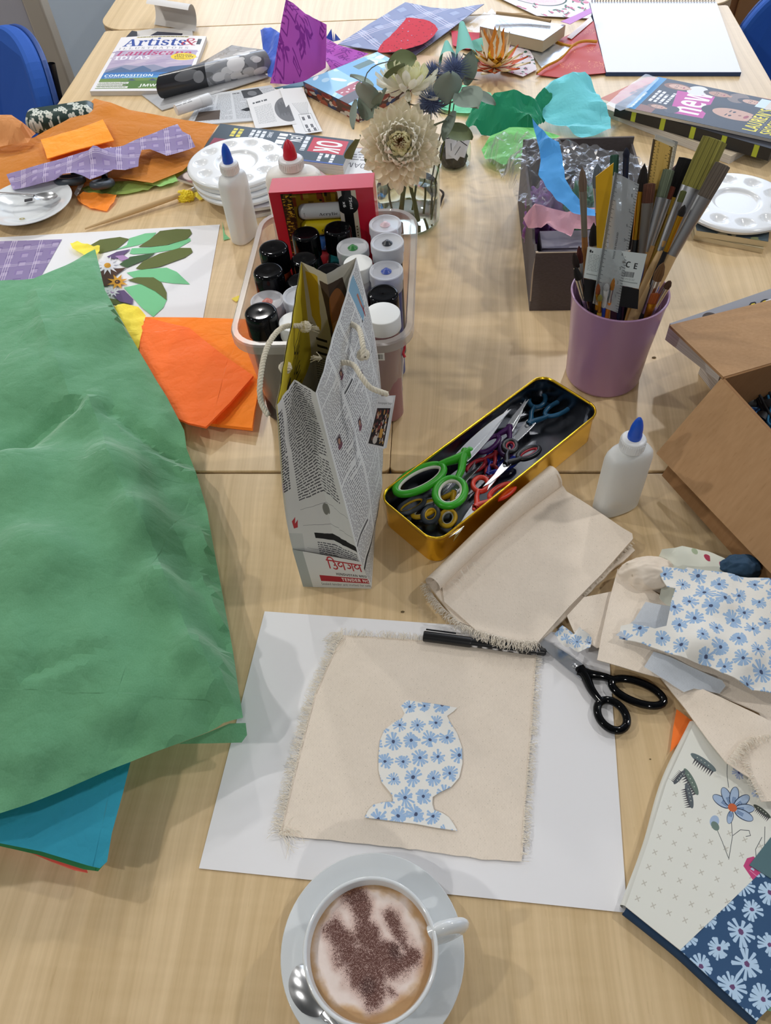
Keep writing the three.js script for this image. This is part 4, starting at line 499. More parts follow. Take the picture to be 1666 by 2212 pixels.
{
  const c = V(-0.16, T, -0.948); const tub = thing('plastic_tub', 'clear plastic tub full of small paint jars', 'tub', c);
  const pl = mat(0xeeeae6, 0.22, { transmission: 0.82, thickness: 0 });
  part('tub_wall', loft([[0.196, 0.266, 0.03, 0.001], [0.2, 0.27, 0.032, 0.006], [0.224, 0.3, 0.034, 0.163], [0.226, 0.302, 0.035, 0.168]]), pl, tub);
  part('tub_base', loopCap(0.196, 0.266, 0.03, 0.0015), pl, tub);
  part('tub_rim', toCreasedNormals(loft([[0.226, 0.302, 0.035, 0.168], [0.228, 0.304, 0.036, 0.1705], [0.242, 0.318, 0.042, 0.1705], [0.246, 0.322, 0.044, 0.168], [0.246, 0.322, 0.044, 0.156], [0.243, 0.319, 0.043, 0.155]]), 0.6), mat(0xe2deda, 0.25, { transmission: 0.68, thickness: 0 }), tub);
  part('sticker', rbox(0.05, 0.012, 0.0008, 0.0003).translate(0.06, 0.148, 0.1585), mat(0xffffff, 0.4, { map: ctex(128, 32, (x) => { fill(x, '#eceae6', 0, 0, 128, 32); reseed(2); for (let i = 6; i < 120; i += rr(3, 6)) fill(x, '#2a2a2a', i, 4, rr(1, 2.5), 22); }) }), tub, 'white barcode sticker');
  const capBlack = lathe([[0, 0.034], [0.0165, 0.0345], [0.0195, 0.0335], [0.0212, 0.031], [0.0218, 0.0], [0.0205, 0.0]], 40), capFlat = lathe([[0, 0.022], [0.0215, 0.022], [0.0228, 0.0205], [0.0232, 0], [0.022, 0]], 40);
  const capClear = lathe([[0, 0.014], [0.019, 0.014], [0.0205, 0.0165], [0.0232, 0.0165], [0.0236, 0.015], [0.0236, 0.0035], [0.0222, 0.003], [0.0222, -0.012], [0.021, -0.012]], 44);
  const white = mat(0xeef0ee, 0.4);
  const J = (kind, x, z, top, col, label, r = 1, tilt = 0, dir = 0) => {
    const o = thing('paint_jar', label, 'jar', V(x, T + 0.003, z), dir, 'paint jars in the plastic tub'); o.rotation.set(0, dir, 0); const capH = kind === 'black' ? 0.034 : kind === 'white' ? 0.022 : 0.015, H = top - 0.003 - capH;
    const g = new THREE.Group(); const R = 0.0205 * r;
    part('bottle', lathe([[0, 0], [R * 0.9, 0], [R, 0.003], [R, H - 0.02], [R * 0.92, H - 0.012], [R * 0.86, H - 0.006], [R * 0.86, H], [0, H]], 36), kind === 'clear' ? mat(col, 0.35, { transmission: 0.15, thickness: 0 }) : mat(col, 0.3), o, 'bottle filled with paint');
    const cap = part('cap', (kind === 'black' ? capBlack : kind === 'white' ? capFlat : capClear).clone().scale(r, 1, r).translate(0, H, 0), kind === 'black' ? blackGloss : kind === 'white' ? white : mat(0xe9ecf2, 0.35, { transmission: 0.5, thickness: 0 }), o);
    if (kind === 'clear') part('nozzle', lathe([[0, 0.004], [0.003, 0.004], [0.0055, 0.001], [0.0075, 0]], 20).translate(0, H + 0.0145, 0), mat(col, 0.35), cap, 'dried paint around the nozzle');
    if (tilt) o.rotation.x = tilt;
  };
  J('black', -0.24, -0.835, 0.1895, 0x2a2a30, 'black capped jar in the front corner of the tub next to the bag handle', 1.02);
  J('white', -0.195, -0.828, 0.178, 0xe8e6e0, 'white capped paint jar half hidden by the newspaper bag rope', 0.95);
  J('white', -0.078, -0.832, 0.186, 0x9a6f76, 'white capped paint jar at the front edge of the tub beside the newspaper bag', 1.05);
  J('clear', -0.24, -0.879, 0.172, 0xd98a80, 'pink paint jar with a frosted lid behind the front black cap', 1);
  J('clear', -0.1925, -0.873, 0.184, 0xcfd3d8, 'white paint jar with a frosted lid behind the bag edge', 1);
  J('black', -0.0795, -0.878, 0.184, 0x2c3350, 'navy paint jar with a black cap behind the white capped jar', 1);
  J('black', -0.242, -0.9235, 0.191, 0xa8402e, 'red paint jar with a black cap beside the tub wall', 1);
  J('black', -0.198, -0.919, 0.176, 0xb0283a, 'crimson paint jar with a black cap pressed against the bag', 1);
  J('clear', -0.077, -0.9235, 0.186, 0x4258a8, 'blue paint jar with a frosted lid', 1);
  J('black', -0.24, -0.97, 0.197, 0xc0532e, 'orange paint jar with a black cap beside the tub wall', 1);
  J('black', -0.157, -0.93, 0.184, 0x4a2230, 'plum paint jar with a black cap behind the bag opening', 0.98);
  J('white', -0.118, -0.945, 0.186, 0xe6e4e0, 'white paint jar with a white cap behind the bag', 0.9);
  J('black', -0.1975, -0.9635, 0.182, 0x8d2030, 'small crimson paint jar with a black cap in the middle of the tub', 0.9);
  J('clear', -0.129, -0.9905, 0.18, 0x2f7d3c, 'green paint jar with a frosted lid', 1.0);
  J('clear', -0.077, -0.9695, 0.2, 0x30343c, 'grey paint jar with a frosted lid', 1.0);
  J('black', -0.2, -1.016, 0.189, 0x20222a, 'black capped paint jar against the red box near its yellow tube', 0.96);
  J('black', -0.154, -1.03, 0.188, 0x2a7f86, 'turquoise paint jar with a black cap against the red box', 0.96);
  J('clear', -0.082, -1.016, 0.2, 0xe2c7cf, 'pale pink paint jar with a frosted lid in the rear corner', 1.0);
  // red box of acrylic tubes
  const b = thing('acrylic_paint_box', 'red cardboard box of acrylic paint tubes standing in the tub', 'box', V(-0.17, T + 0.003, -1.079)); b.rotation.z = 0.03; const bw = 0.154, bh = 0.228;
  const fs = shapeOf([[-bw / 2, 0], [bw / 2, 0], [bw / 2, bh], [-bw / 2, bh]]); const ho = new THREE.Path(); ho.moveTo(-0.044, 0.03); ho.lineTo(0.024, 0.03); ho.lineTo(0.024, bh - 0.004); ho.lineTo(-0.044, bh - 0.004); ho.closePath(); fs.holes.push(ho);
  const ft = ctex(1024, 1024, (x, w, h) => { const X = (mm) => mm / 154 * w, Y = (mm) => mm / 228 * h; fill(x, '#d01b38', 0, 0, w, h); fill(x, '#1d1712', X(17), Y(3), X(18), h); reseed(8); for (let i = 0; i < 160; i++) fill(x, ['#c8961e', '#7d5a16', '#e0b83a', '#2a1d10'][i % 4], X(rr(17, 34)), Y(rr(4, 100)), X(rr(1, 6)), Y(rr(0.5, 2))); fill(x, '#d9d0c2', X(100), Y(3), X(8), h); fill(x, '#0d0d10', X(107), Y(3), X(14), h); fill(x, '#d9cfb6', X(121), Y(3), X(7), h); oval(x, '#0d0d10', X(114), Y(25), X(16), Y(16)); text(x, '75ml', X(117), Y(13), 'bold ' + Math.round(Y(8.5)) + 'px sans-serif', '#ffffff', { rot: Math.PI / 2 }); text(x, 'x6', X(107), Y(20), 'bold ' + Math.round(Y(8.5)) + 'px sans-serif', '#ffffff', { rot: Math.PI / 2 }); for (let i = 0; i < 7; i++) fill(x, '#6a5a3a', X(123), Y(60 + i * 5), 14, 12); });
  const fg = extrude(fs, 0.0012, 0, 2).translate(0, 0, 0.019); { const u = fg.attributes.uv, p = fg.attributes.position; for (let i = 0; i < p.count; i++) u.setXY(i, p.getX(i) / bw + 0.5, p.getY(i) / bh); }
  part('front_panel', fg, mat(0xffffff, 0.35, { map: ft, clearcoat: 0.3 }), b, 'printed front panel with a window'); const red = mat(0xd01b38, 0.3, { clearcoat: 0.4 });
  part('carton', merge([box(-bw / 2, bw / 2, 0, bh, -0.02, -0.0188), box(-bw / 2, -bw / 2 + 0.0012, 0, bh, -0.0188, 0.019), box(bw / 2 - 0.0012, bw / 2, 0, bh, -0.0188, 0.019), box(-bw / 2 + 0.0012, bw / 2 - 0.0012, bh - 0.0012, bh, -0.0188, 0.019)]), red, b);
  part('backing_card', box(-0.07, 0.07, 0.004, bh - 0.003, -0.017, -0.016), mat(0xffffff, 0.6, { map: ctex(256, 256, (x, w) => { fill(x, '#c9a227', 0, 0, w, w); reseed(12); for (let i = 0; i < 120; i++) fill(x, ['#8a6a1c', '#e2c04a', '#2a2216', '#b5532e'][i % 4], rr(0, w), rr(0, w), rr(4, 16), rr(10, 50)); fill(x, '#b5532e', 160, 0, 40, w); fill(x, '#d9d6d0', 205, 0, 60, w); }) }), b, 'card with an oil painting print');
  const tubeG = (y, txt, bg, fg2, nm) => { const t = ctex(512, 256, (x, w, h) => { fill(x, bg, 0, 0, w, h); text(x, txt, 240, 150, 'bold 62px serif', fg2); text(x, 'WHITE'.slice(0, nm), 60, 90, '24px sans-serif', fg2, { rot: Math.PI / 2 }); }); const g = patch((u, v) => { const a = v * Math.PI * 2, r = 0.0105 * (u < 0.08 ? 0.7 + u * 3.75 : 1); return V(-0.04 + u * 0.066, y + Math.cos(a) * r * 1.15, 0.004 + Math.sin(a) * r); }, 16, 20, (u, v) => [u, (v * 2 + 0.5) % 1.0001]); { const p = g.attributes.position, uu = g.attributes.uv; for (let i = 0; i < p.count; i++) uu.setXY(i, (p.getX(i) + 0.04) / 0.066, (p.getY(i) - y + 0.0125) / 0.025); } part('paint_tube', g, mat(0xffffff, 0.3, { map: t }), b, txt === 'Acrylic' ? 'white paint tube' : 'yellow paint tube'); };
  tubeG(bh - 0.042, 'Acrylic', '#d3d8db', '#3b3b3d', 5); tubeG(bh - 0.069, 'Crawford', '#e6cf1e', '#3f3a14', 0); tubeG(bh - 0.096, 'Acrylic', '#3a68b5', '#e8ecf2', 0); tubeG(bh - 0.123, 'Acrylic', '#b22e36', '#f0e6e6', 0);
}
// ---------------------------------------------------------------- glue bottles
function glueBottle(label, base, turn, { w, d, h, neck, mat: bm, cap: cm, capH = 0.035, lean = 0 }) {
  const o = thing('glue_bottle', label, 'glue bottle', base, turn); if (lean) o.rotation.z = lean;
  const ell = (sw, sd, y) => { const n = 40, l = []; for (let i = 0; i < n; i++) { const a = (i / n) * 6.283, e = 0.72; l.push(V(Math.sign(Math.cos(a)) * Math.abs(Math.cos(a)) ** e * sw / 2, y, Math.sign(Math.sin(a)) * Math.abs(Math.sin(a)) ** e * sd / 2)); } return l; };
  const nr = neck * 2; const L = [[w * 0.3, d * 0.3, 0.001], [w * 0.92, d * 0.9, 0], [w, d, 0.004], [w * 1.01, d, h * 0.5], [w, d, h * 0.86], [w * 0.95, d * 0.95, h * 0.93], [w * 0.8, d * 0.9, h * 0.975], [Math.max(nr, w * 0.55), Math.max(nr, d * 0.78), h * 0.995], [nr, nr, h], [nr, nr, h + 0.008]].map((l) => ell(...l));
  part('bottle', patch((u, v) => L[Math.round(v * (L.length - 1))][Math.round(u * 40) % 40], 40, L.length - 1), bm, o);
  part('collar', lathe([[neck * 1.02, h + 0.002], [neck * 1.28, h + 0.003], [neck * 1.32, h + 0.004], [neck * 1.28, h + 0.018], [neck * 1.1, h + 0.02], [neck * 0.62, h + 0.0205], [neck * 0.62, h + 0.024], [0, h + 0.024]], 36), mat(0xeceeef, 0.35), o, 'ribbed white collar');
  const ribs = []; for (let i = 0; i < 36; i++) { const a = (i / 36) * 6.283; ribs.push(box(-0.0004, 0.0004, h + 0.005, h + 0.0165, 0, 0.0007).rotateY(0).translate(0, 0, neck * 1.3).rotateY(a)); } const rb = part('collar_ribs', merge(ribs), mat(0xeceeef, 0.35), o); rb.userData.kind = 'stuff';
  const q = neck * 0.72; part('nozzle_cap', lathe([[q, h + 0.0205], [q * 1.04, h + 0.025], [q * 0.98, h + 0.028], [q * 0.93, h + 0.03], [q * 0.9, h + 0.02 + capH * 0.45], [q * 0.78, h + 0.018 + capH * 0.68], [q * 0.55, h + 0.0175 + capH * 0.88], [q * 0.28, h + capH + 0.0175], [0, h + capH + 0.0195]], 28), cm, o);
  return o;
}
const glueBody = mat(0xeef0ef, 0.42, { transmission: 0.3, thickness: 0 }), capBlue = mat(0x1254c8, 0.35), capRed = mat(0xc91f36, 0.35);
{
  const p = at(1331, 1108, 0); p.z -= 0.012; glueBottle('translucent glue bottle with a blue nozzle between the pencil pot and the carton', p, 0.42, { w: 0.062, d: 0.036, h: 0.112, neck: 0.0115, mat: glueBody, cap: capBlue });
  const q = at(531, 512, 0); glueBottle('translucent glue bottle with a blue nozzle between the collage and the red paint box', q, 1.15, { w: 0.062, d: 0.038, h: 0.128, neck: 0.0125, mat: glueBody, cap: capBlue, lean: 0.02 });
  const r = V(-0.262, T, -1.30); glueBottle('large white glue bottle with a red nozzle behind the red paint box', r, -0.05, { w: 0.1, d: 0.055, h: 0.135, neck: 0.0165, mat: mat(0xeeeae2, 0.45), cap: capRed, capH: 0.033 });
}
// ---------------------------------------------------------------- newspaper carrier bag
{
  reseed(101);
  const news = ctex(1024, 1536, (x, w, h) => {
    fill(x, '#d9dad8', 0, 0, w, h); const ink = '#66666a';
    for (let c = 0; c < 4; c++) { const a = 20 + c * 252; let y = 24; while (y < h - 40) { if (rnd() < 0.3) { fill(x, '#3a3a3d', a, y, rr(120, 220), 12); y += 24; } const bh = rr(120, 320); print(x, a, y, 226, Math.min(bh, h - 30 - y), 15, ink, { k: 0.36 }); y += bh + 14; if (rnd() < 0.5) { x.strokeStyle = '#6a6a6c'; x.lineWidth = 2; x.beginPath(); x.moveTo(a, y - 6); x.lineTo(a + 226, y - 6); x.stroke(); } } }
    for (const [a, b] of [[300, 200], [520, 420], [330, 560], [100, 480]]) { fill(x, '#6e6168', a - 14, b - 26, 40, 60); portrait(x, a + 6, b, 15, '#a9806c', '#2a211e', '#6e4450'); }
    poly(x, '#7fa6bd', [[760, 20], [900, 20], [930, 240], [800, 260]]); poly(x, '#a8705a', [[850, 120], [880, 130], [890, 210], [860, 220]]); oval(x, '#8f2f34', 880, 250, 16, 40);
    fill(x, '#1b1b1e', 0, 1196, 560, 34); fill(x, '#d9dad8', 560, 1180, 470, 70); fill(x, '#1b1b1e', 640, 1200, 380, 30);
  });
  const strip = ctex(512, 1536, (x, w, h) => {
    fill(x, '#d6d6d3', 0, 0, w, h); const ink = '#4f4f53'; print(x, 120, 20, 330, 760, 19, ink, { k: 0.42 }); print(x, 10, 60, 60, 600, 20, ink, { k: 0.6 }); oval(x, '#7a7a72', 300, 862, 24, 30); fill(x, '#141416', 180, 990, 332, 36); print(x, 190, 1050, 300, 300, 15, '#55555a', { k: 0.45 }); x.strokeStyle = '#77777a'; x.lineWidth = 2; for (const y of [830, 940, 1110]) { x.beginPath(); x.moveTo(110, y); x.lineTo(500, y); x.stroke(); } for (const a of [280, 400]) { x.beginPath(); x.moveTo(a, 1110); x.lineTo(a, 1360); x.stroke(); }
    poly(x, '#b8333a', [[34, 900], [60, 868], [52, 920], [74, 890], [66, 950], [40, 960]]); fill(x, '#c5c7c4', 0, 1000, 90, 536);
  });
  // bottom of the end: masthead in red Devanagari strokes and the tender notice
  const foot = ctex(1024, 512, (x, w, h) => {
    fill(x, '#d8d8d5', 0, 0, w, h); fill(x, '#a9aeaa', 0, 0, 150, h); x.strokeStyle = '#b0282f'; x.lineWidth = 20; x.lineCap = 'butt'; const st = (p) => { x.beginPath(); p.forEach(([a, b], i) => (i ? x.lineTo(a, b) : x.moveTo(a, b))); x.stroke(); };
    st([[470, 70], [1000, 70]]); st([[500, 70], [500, 200]]); x.beginPath(); x.arc(540, 62, 44, Math.PI, 0); x.stroke(); st([[584, 62], [584, 90]]); x.beginPath(); x.arc(566, 112, 30, -1.4, 1.5); x.stroke(); x.beginPath(); x.arc(580, 165, 34, -1.2, 2.6); x.stroke(); x.beginPath(); x.arc(668, 120, 28, 0, 5); x.stroke(); st([[720, 70], [720, 200]]); x.beginPath(); x.arc(790, 130, 32, -1.6, 2.4); x.stroke(); st([[850, 70], [850, 200]]); x.beginPath(); x.arc(915, 120, 30, 0, 5); x.stroke(); st([[965, 70], [965, 200]]);
    text(x, 'HINDUSTAN MEDIA', 560, 300, 'bold 56px sans-serif', '#26262a'); fill(x, '#a8242e', 300, 322, 724, 90); text(x, 'TENDER NOTICE', 620, 393, 'bold 76px sans-serif', '#efe9e4'); text(x, 'Sealed tender are invited for sale', 290, 474, '50px sans-serif', '#4a4a4d');
  });
  const ad = ctex(768, 1024, (x, w, h) => {
    fill(x, '#d8d4c6', 0, 0, w, h); poly(x, '#e3cb2a', [[0, 0], [w, 0], [w, 640], [0, 760]]); oval(x, '#b0282f', 140, 560, 150, 110, -0.3); x.strokeStyle = '#efe9e0'; x.lineWidth = 16; x.beginPath(); x.moveTo(40, 560); x.lineTo(240, 500); x.stroke(); for (let i = 0; i < 3; i++) { x.beginPath(); x.arc(80 + i * 60, 590 - i * 18, 24, -1.5, 2.6); x.stroke(); } portrait(x, 330, 420, 90, '#b58a4a', '#5a4a22', '#c9a83a'); for (let i = 0; i < 6; i++) { x.strokeStyle = '#3a3420'; x.lineWidth = 12; x.beginPath(); x.arc(520 + (i % 2) * 60, 300 + i * 70, 22, 0, 4.6); x.stroke(); fill(x, '#3a3420', 500, 272 + i * 70, 110, 9); } print(x, 60, 780, 640, 220, 18, '#4a4a46', { k: 0.5 });
  });
  const inner = ctex(768, 1024, (x, w, h) => { fill(x, '#c9c4b8', 0, 0, w, h); poly(x, '#c9a81f', [[60, 40], [240, 40], [180, 380], [70, 300]]); poly(x, '#4a3a30', [[260, 60], [560, 60], [600, 470], [320, 500]]); oval(x, '#a86a3c', 440, 240, 100, 140, 0.3); oval(x, '#c08a52', 420, 360, 80, 70); for (let i = 0; i < 3; i++) { fill(x, '#2a2622', 90, 430 + i * 46, 160, 16); } print(x, 60, 560, 640, 420, 16, '#7a756c', { k: 0.45 }); });
  const W = (x, y, z) => V(x, T + y, z), lerp = (a, b, t) => a.clone().lerp(b, t);
  const FLb = W(-0.174, 0.001, -0.527), FRb = W(-0.087, 0.001, -0.525), BRb = W(-0.087, 0.001, -0.752), BLb = W(-0.174, 0.001, -0.755);
  const FLt = at(585, 877, 0.3), Pk = at(636, 820, 0.3), FRt = at(682, 848, 0.3), BLt = at(650, 565, 0.3), Vb = at(705, 592, 0.3), BRt = at(770, 556, 0.3);
  const FL = (v) => lerp(FLb, FLt, v).add(V(-0.006 * Math.sin(v * Math.PI * 1.3), 0, 0)), FRm = at(782, 1228, 0.036);
  const frc = curve([FRb, FRm, at(748, 1100, 0.14), at(708, 950, 0.235), FRt]), FR = (v) => frc.getPoint(v);
  const pkc = curve([W(-0.135, 0.002, -0.531), at(727, 1207, 0.045), at(700, 1060, 0.16), at(665, 930, 0.24), Pk]), PK = (v) => pkc.getPoint(v);
  const BL = (v) => lerp(BLb, BLt, v), BR = (v) => lerp(BRb, BRt, v).add(V(0.012 * Math.sin(v * Math.PI), 0, 0)), VB = (v) => lerp(W(-0.13, 0.002, -0.752), Vb, v);
  const wall = (A, B, nu, nv, bulge, s) => patch((u, v) => { const p = lerp(A(v), B(v), u); const e = Math.min(1, 6 * u, 6 * (1 - u)) * Math.min(1, 5 * v); p.x += (bulge * Math.sin(u * Math.PI) * Math.sin(v * Math.PI) + 0.0035 * fbm(u * 4, v * 6, s) + 0.003 * Math.abs(nz(u * 5 + v * 3, v * 2, s))) * e; p.z += 0.002 * fbm(u * 5, v * 7, s + 4) * e; return p; }, nu, nv);
  const nm = (t) => mat(0xffffff, 0.85, { map: t });
  const gl = wall(FL, PK, 8, 30, 0, 3), gr = wall(PK, FR, 8, 30, 0, 5); { const u = gl.attributes.uv; for (let i = 0; i < u.count; i++) u.setX(i, u.getX(i) * 0.62); const q = gr.attributes.uv; for (let i = 0; i < q.count; i++) q.setX(i, 0.6 + q.getX(i) * 0.4); }
  const right = wall(FR, BR, 22, 36, 0.014, 7), left = wall(BL, FL, 22, 36, -0.012, 9); const hook = (a, m, b, v0) => a;
  const cut = (f, v) => f(v); // flat folded foot of the end
  const footG = patch((u, v) => { const a = lerp(FLb, FRb, u), b = lerp(FL(0.25), at(781, 1212, 0.05), u); const p = lerp(a, b, v); p.z += 0.0022 - 0.001 * v; return p; }, 8, 6);
  const leftIn = left.clone().translate(0.0012, 0, 0); { const u = leftIn.attributes.uv; for (let i = 0; i < u.count; i++) u.setXY(i, 1 - u.getX(i), (u.getY(i) - 0.3) / 0.7); }
  const back1 = wall(BL, VB, 8, 30, 0, 2), back2 = wall(VB, BR, 8, 30, 0, 6); { const u = back1.attributes.uv, q = back2.attributes.uv; for (let i = 0; i < u.count; i++) { u.setX(i, u.getX(i) * 0.5); q.setX(i, 0.5 + q.getX(i) * 0.5); u.setY(i, (u.getY(i) - 0.2) / 0.8); q.setY(i, (q.getY(i) - 0.2) / 0.8); } }
  const rope = (pts, r = 0.0028) => { const c = curve(pts), L = c.getLength(), n = Math.ceil(L / 0.0016); return merge([0, 2.094, 4.189].map((ph) => { const fr = c.computeFrenetFrames(n, false), o = []; for (let i = 0; i <= n; i++) { const p = c.getPointAt(i / n), a = ph + (i / n) * L / 0.011 * 6.283; o.push(p.addScaledVector(fr.normals[i], Math.cos(a) * r * 0.55).addScaledVector(fr.binormals[i], Math.sin(a) * r * 0.55)); } return new THREE.TubeGeometry(new THREE.CatmullRomCurve3(o), n, r * 0.62, 6, false); })); };
  const jute = mat(0xe2dac6, 0.95, { bumpMap: weave, bumpScale: 0.0004 }); const outL = (p) => { p.x -= 0.006; return p; };
  const rl = rope([at(652, 704, 0.275), outL(at(626, 706, 0.285)), outL(at(600, 730, 0.29)), outL(at(583, 770, 0.29)), outL(at(574, 830, 0.28)), outL(at(577, 870, 0.268)), outL(at(592, 897, 0.262))]);
  const rR = rope([at(757, 698, 0.272), at(776, 712, 0.28), at(784, 745, 0.28), at(786, 772, 0.272)]), rR2 = rope([at(719, 790, 0.262), at(742, 783, 0.272), at(764, 789, 0.274), at(782, 815, 0.27), at(802, 838, 0.262), at(838, 852, 0.252)]);
  const knot = (p, s) => lump(p, 0.008, 0.007, 0.008, s, 0.3, 2); const tuft = (p, d, s) => { reseed(s); const o = []; for (let i = 0; i < 22; i++) { const e = p.clone().add(d).add(V(rr(-1, 1), rr(-1, 1), rr(-1, 1)).multiplyScalar(0.005)); o.push(tube([p, p.clone().lerp(e, 0.5).add(V(0, 0.001, 0)), e], 0.0005, 4, 4)); } return merge(o); };
  const k1 = at(660, 712, 0.268), k2 = at(618, 800, 0.262), k3 = at(785, 772, 0.262);
  const bagO = assemble('newspaper_bag', 'carrier bag folded from Hindi newspaper with rope handles', 'bag', [['side_panel', right, nm(news)], ['side_panel', left, nm(news)], ['inner_face', leftIn, nm(ad), 'yellow advert printed on the inside'], ['gusset', gl, nm(strip)], ['gusset', gr, nm(strip)], ['rear_gusset', back1, nm(inner)], ['rear_gusset', back2, nm(inner)], ['folded_foot', footG, nm(foot), 'foot with the tender notice in red'], ['base', patch((u, v) => lerp(lerp(FLb, FRb, u), lerp(BLb, BRb, u), v), 4, 4), nm(strip)], ['rope_handle', merge([rl, knot(k1, 2), tuft(k1, V(0.012, 0.001, -0.002), 4), knot(k2, 5)]), jute, 'braided jute rope'], ['rope_handle', merge([rR, rR2, knot(k3, 7), tuft(at(696, 775, 0.27), V(-0.008, 0.002, 0), 9)]), jute, 'braided jute rope']]);
  const tagT = ctex(256, 640, (x, w, h) => { fill(x, '#e9eaee', 0, 0, w, h); text(x, 'Newspaper bags', 128, 84, '30px serif', '#33333a', { align: 'center', rot: 0.04 }); fill(x, '#1c1216', 22, 130, 212, 480); reseed(5); for (let i = 0; i < 90; i++) oval(x, ['#5a2430', '#8a3a34', '#c9a08a', '#e0d6cc', '#6a4436', '#d0a050'][i % 6], 34 + rr(0, 188), 160 + rr(0, 420), rr(4, 12), rr(10, 34)); fill(x, '#d8a04a', 140, 380, 46, 120); oval(x, '#d8d0c8', 100, 540, 30, 60); });
  const zt = -0.6, tc = [atZ(818, 857, zt - 0.02), atZ(851, 855, zt - 0.02), atZ(831, 970, zt + 0.006), atZ(791, 961, zt + 0.006)];
  const tg = patch((u, v) => { const p = bil([tc[3], tc[2], tc[1], tc[0]], u, v); p.z += 0.003 * Math.sin(v * 3); return p; }, 6, 14), tg2 = patch((u, v) => { const p = bil([tc[3], tc[2], tc[1], tc[0]], u, v); p.z += 0.003 * Math.sin(v * 3) - 0.0012; p.x += 0.002; return p; }, 6, 14);
  assemble('swing_tag', 'white swing tag with a photo hanging from the bag rope', 'tag', [['front_card', tg, mat(0xffffff, 0.5, { map: tagT })], ['rear_card', tg2, mat(0xe6e7ea, 0.6)]]);
  const rt = sweep([at(872, 738, 0.14), at(874, 752, 0.13), at(871, 762, 0.125), at(875, 772, 0.12)], () => 0.0018, 12, 6); solo('red_thread', rt, mat(0xc0182c, 0.6), 'short red thread hanging outside the paint tub', 'thread');
}
// ---------------------------------------------------------------- gold tin of scissors
{
  const A = at(820, 1078, 0.055), B = at(944, 1172, 0.055), C = at(1300, 886, 0.055), D = at(1165, 801, 0.055); const c = A.clone().add(B).add(C).add(D).multiplyScalar(0.25); c.y = T;
  const ax = C.clone().sub(B).normalize(), len = (B.distanceTo(C) + A.distanceTo(D)) / 2, wid = (A.distanceTo(B) + C.distanceTo(D)) / 2, turn = Math.atan2(-ax.z, ax.x);
  const t = thing('gold_tin', 'open gold biscuit tin filled with scissors', 'tin', c, turn); const gold = mat(0xeec232, 0.24, { metalness: 1, bumpMap: paperGrain, bumpScale: 0.0002 }), inside = mat(0x6f7278, 0.25, { metalness: 1 });
  part('outer_wall', loft([[len - 0.008, wid - 0.008, 0.016, 0.0], [len - 0.004, wid - 0.004, 0.018, 0.002], [len - 0.004, wid - 0.004, 0.018, 0.046], [len, wid, 0.02, 0.048], [len, wid, 0.02, 0.053]]), gold, t);
  part('rim', loft([[len - 0.004, wid - 0.004, 0.019, 0.053], [len - 0.002, wid - 0.002, 0.0195, 0.0555], [len + 0.001, wid + 0.001, 0.0205, 0.0555], [len + 0.002, wid + 0.002, 0.021, 0.054], [len + 0.001, wid + 0.001, 0.0205, 0.052], [len, wid, 0.02, 0.052]]), gold, t); part('inner_wall', loft([[len - 0.008, wid - 0.008, 0.018, 0.003], [len - 0.007, wid - 0.007, 0.018, 0.046], [len - 0.004, wid - 0.004, 0.019, 0.053]]), inside, t, 'bare metal inside'); part('floor_plate', loopCap(len - 0.006, wid - 0.006, 0.018, 0.003), inside, t);
  const S = (name, label, pv, tip, h1, h2, o) => { const a = at(...pv, h1), b = at(...tip, h2), d = b.clone().sub(a); const L = d.length() / 0.47; return scissors(name, label, { pos: a, turn: Math.atan2(-d.z, d.x), pitch: Math.asin(d.y / d.length()), L, group: 'scissors in the gold tin', ...o }); };
  const green = mat(0x35a81f, 0.35), cream = mat(0xd8d8c8, 0.5), red = mat(0xe2432f, 0.35), crim = mat(0xa8202f, 0.4), teal = mat(0x1d5578, 0.35), purple = mat(0x4a1f5e, 0.35), yellow = mat(0xe0b41c, 0.4), grey = mat(0x4a5158, 0.4), blk = mat(0x131318, 0.35), blue = mat(0x2038b0, 0.35);
  S('teal_scissors', 'teal handled scissors at the empty end of the tin', [1138, 922], [1085, 980], 0.018, 0.012, { color: teal, open: -0.12, thick: 0.0042, L: 0.14 });
  S('teal_scissors', 'teal handled scissors standing against the tin corner beside the lilac pot', [1166, 880], [1130, 898], 0.009, 0.008, { color: teal, open: -0.1, thick: 0.0042, L: 0.095 });
  S('purple_scissors', 'purple handled scissors with dark blades in the tin', [1105, 918], [1140, 862], 0.03, 0.038, { color: purple, open: -0.1, thick: 0.0045 });
  S('yellow_scissors', 'yellow handled scissors at the bottom of the tin beside the gold corner', [985, 1060], [1035, 1000], 0.016, 0.02, { color: yellow, inner: cream, open: -0.2, thick: 0.004 });
  S('grey_scissors', 'grey handled scissors in the corner of the tin', [955, 1055], [1008, 1000], 0.018, 0.02, { color: grey, inner: yellow, open: -0.12, thick: 0.0042, L: 0.12 });
  S('crimson_scissors', 'crimson and blue handled scissors under the black and red pair', [1075, 975], [1110, 930], 0.016, 0.02, { color: crim, open: -0.12, thick: 0.0038 });
  S('blue_scissors', 'small blue handled scissors below the red ringed pair', [1050, 1030], [1010, 1075], 0.012, 0.01, { color: blue, open: -0.12, thick: 0.0036 });
  S('zigzag_scissors', 'red handled craft scissors with black zigzag blades at the tin wall', [1024, 1102], [975, 1165], 0.036, 0.04, { color: red, open: -0.12, thick: 0.0044, rivet: red });
  S('black_red_scissors', 'black scissors with red ring linings and steel blades', [1090, 1008], [1048, 1056], 0.044, 0.048, { color: blk, inner: crim, open: -0.14, thick: 0.0046 });
  S('green_scissors', 'big green handled scissors with pale linings on top of the tin', [1015, 972], [1101, 884], 0.05, 0.05, { color: green, inner: cream, open: -0.05, thick: 0.0062, rivet: green, big: 1.1 });
}
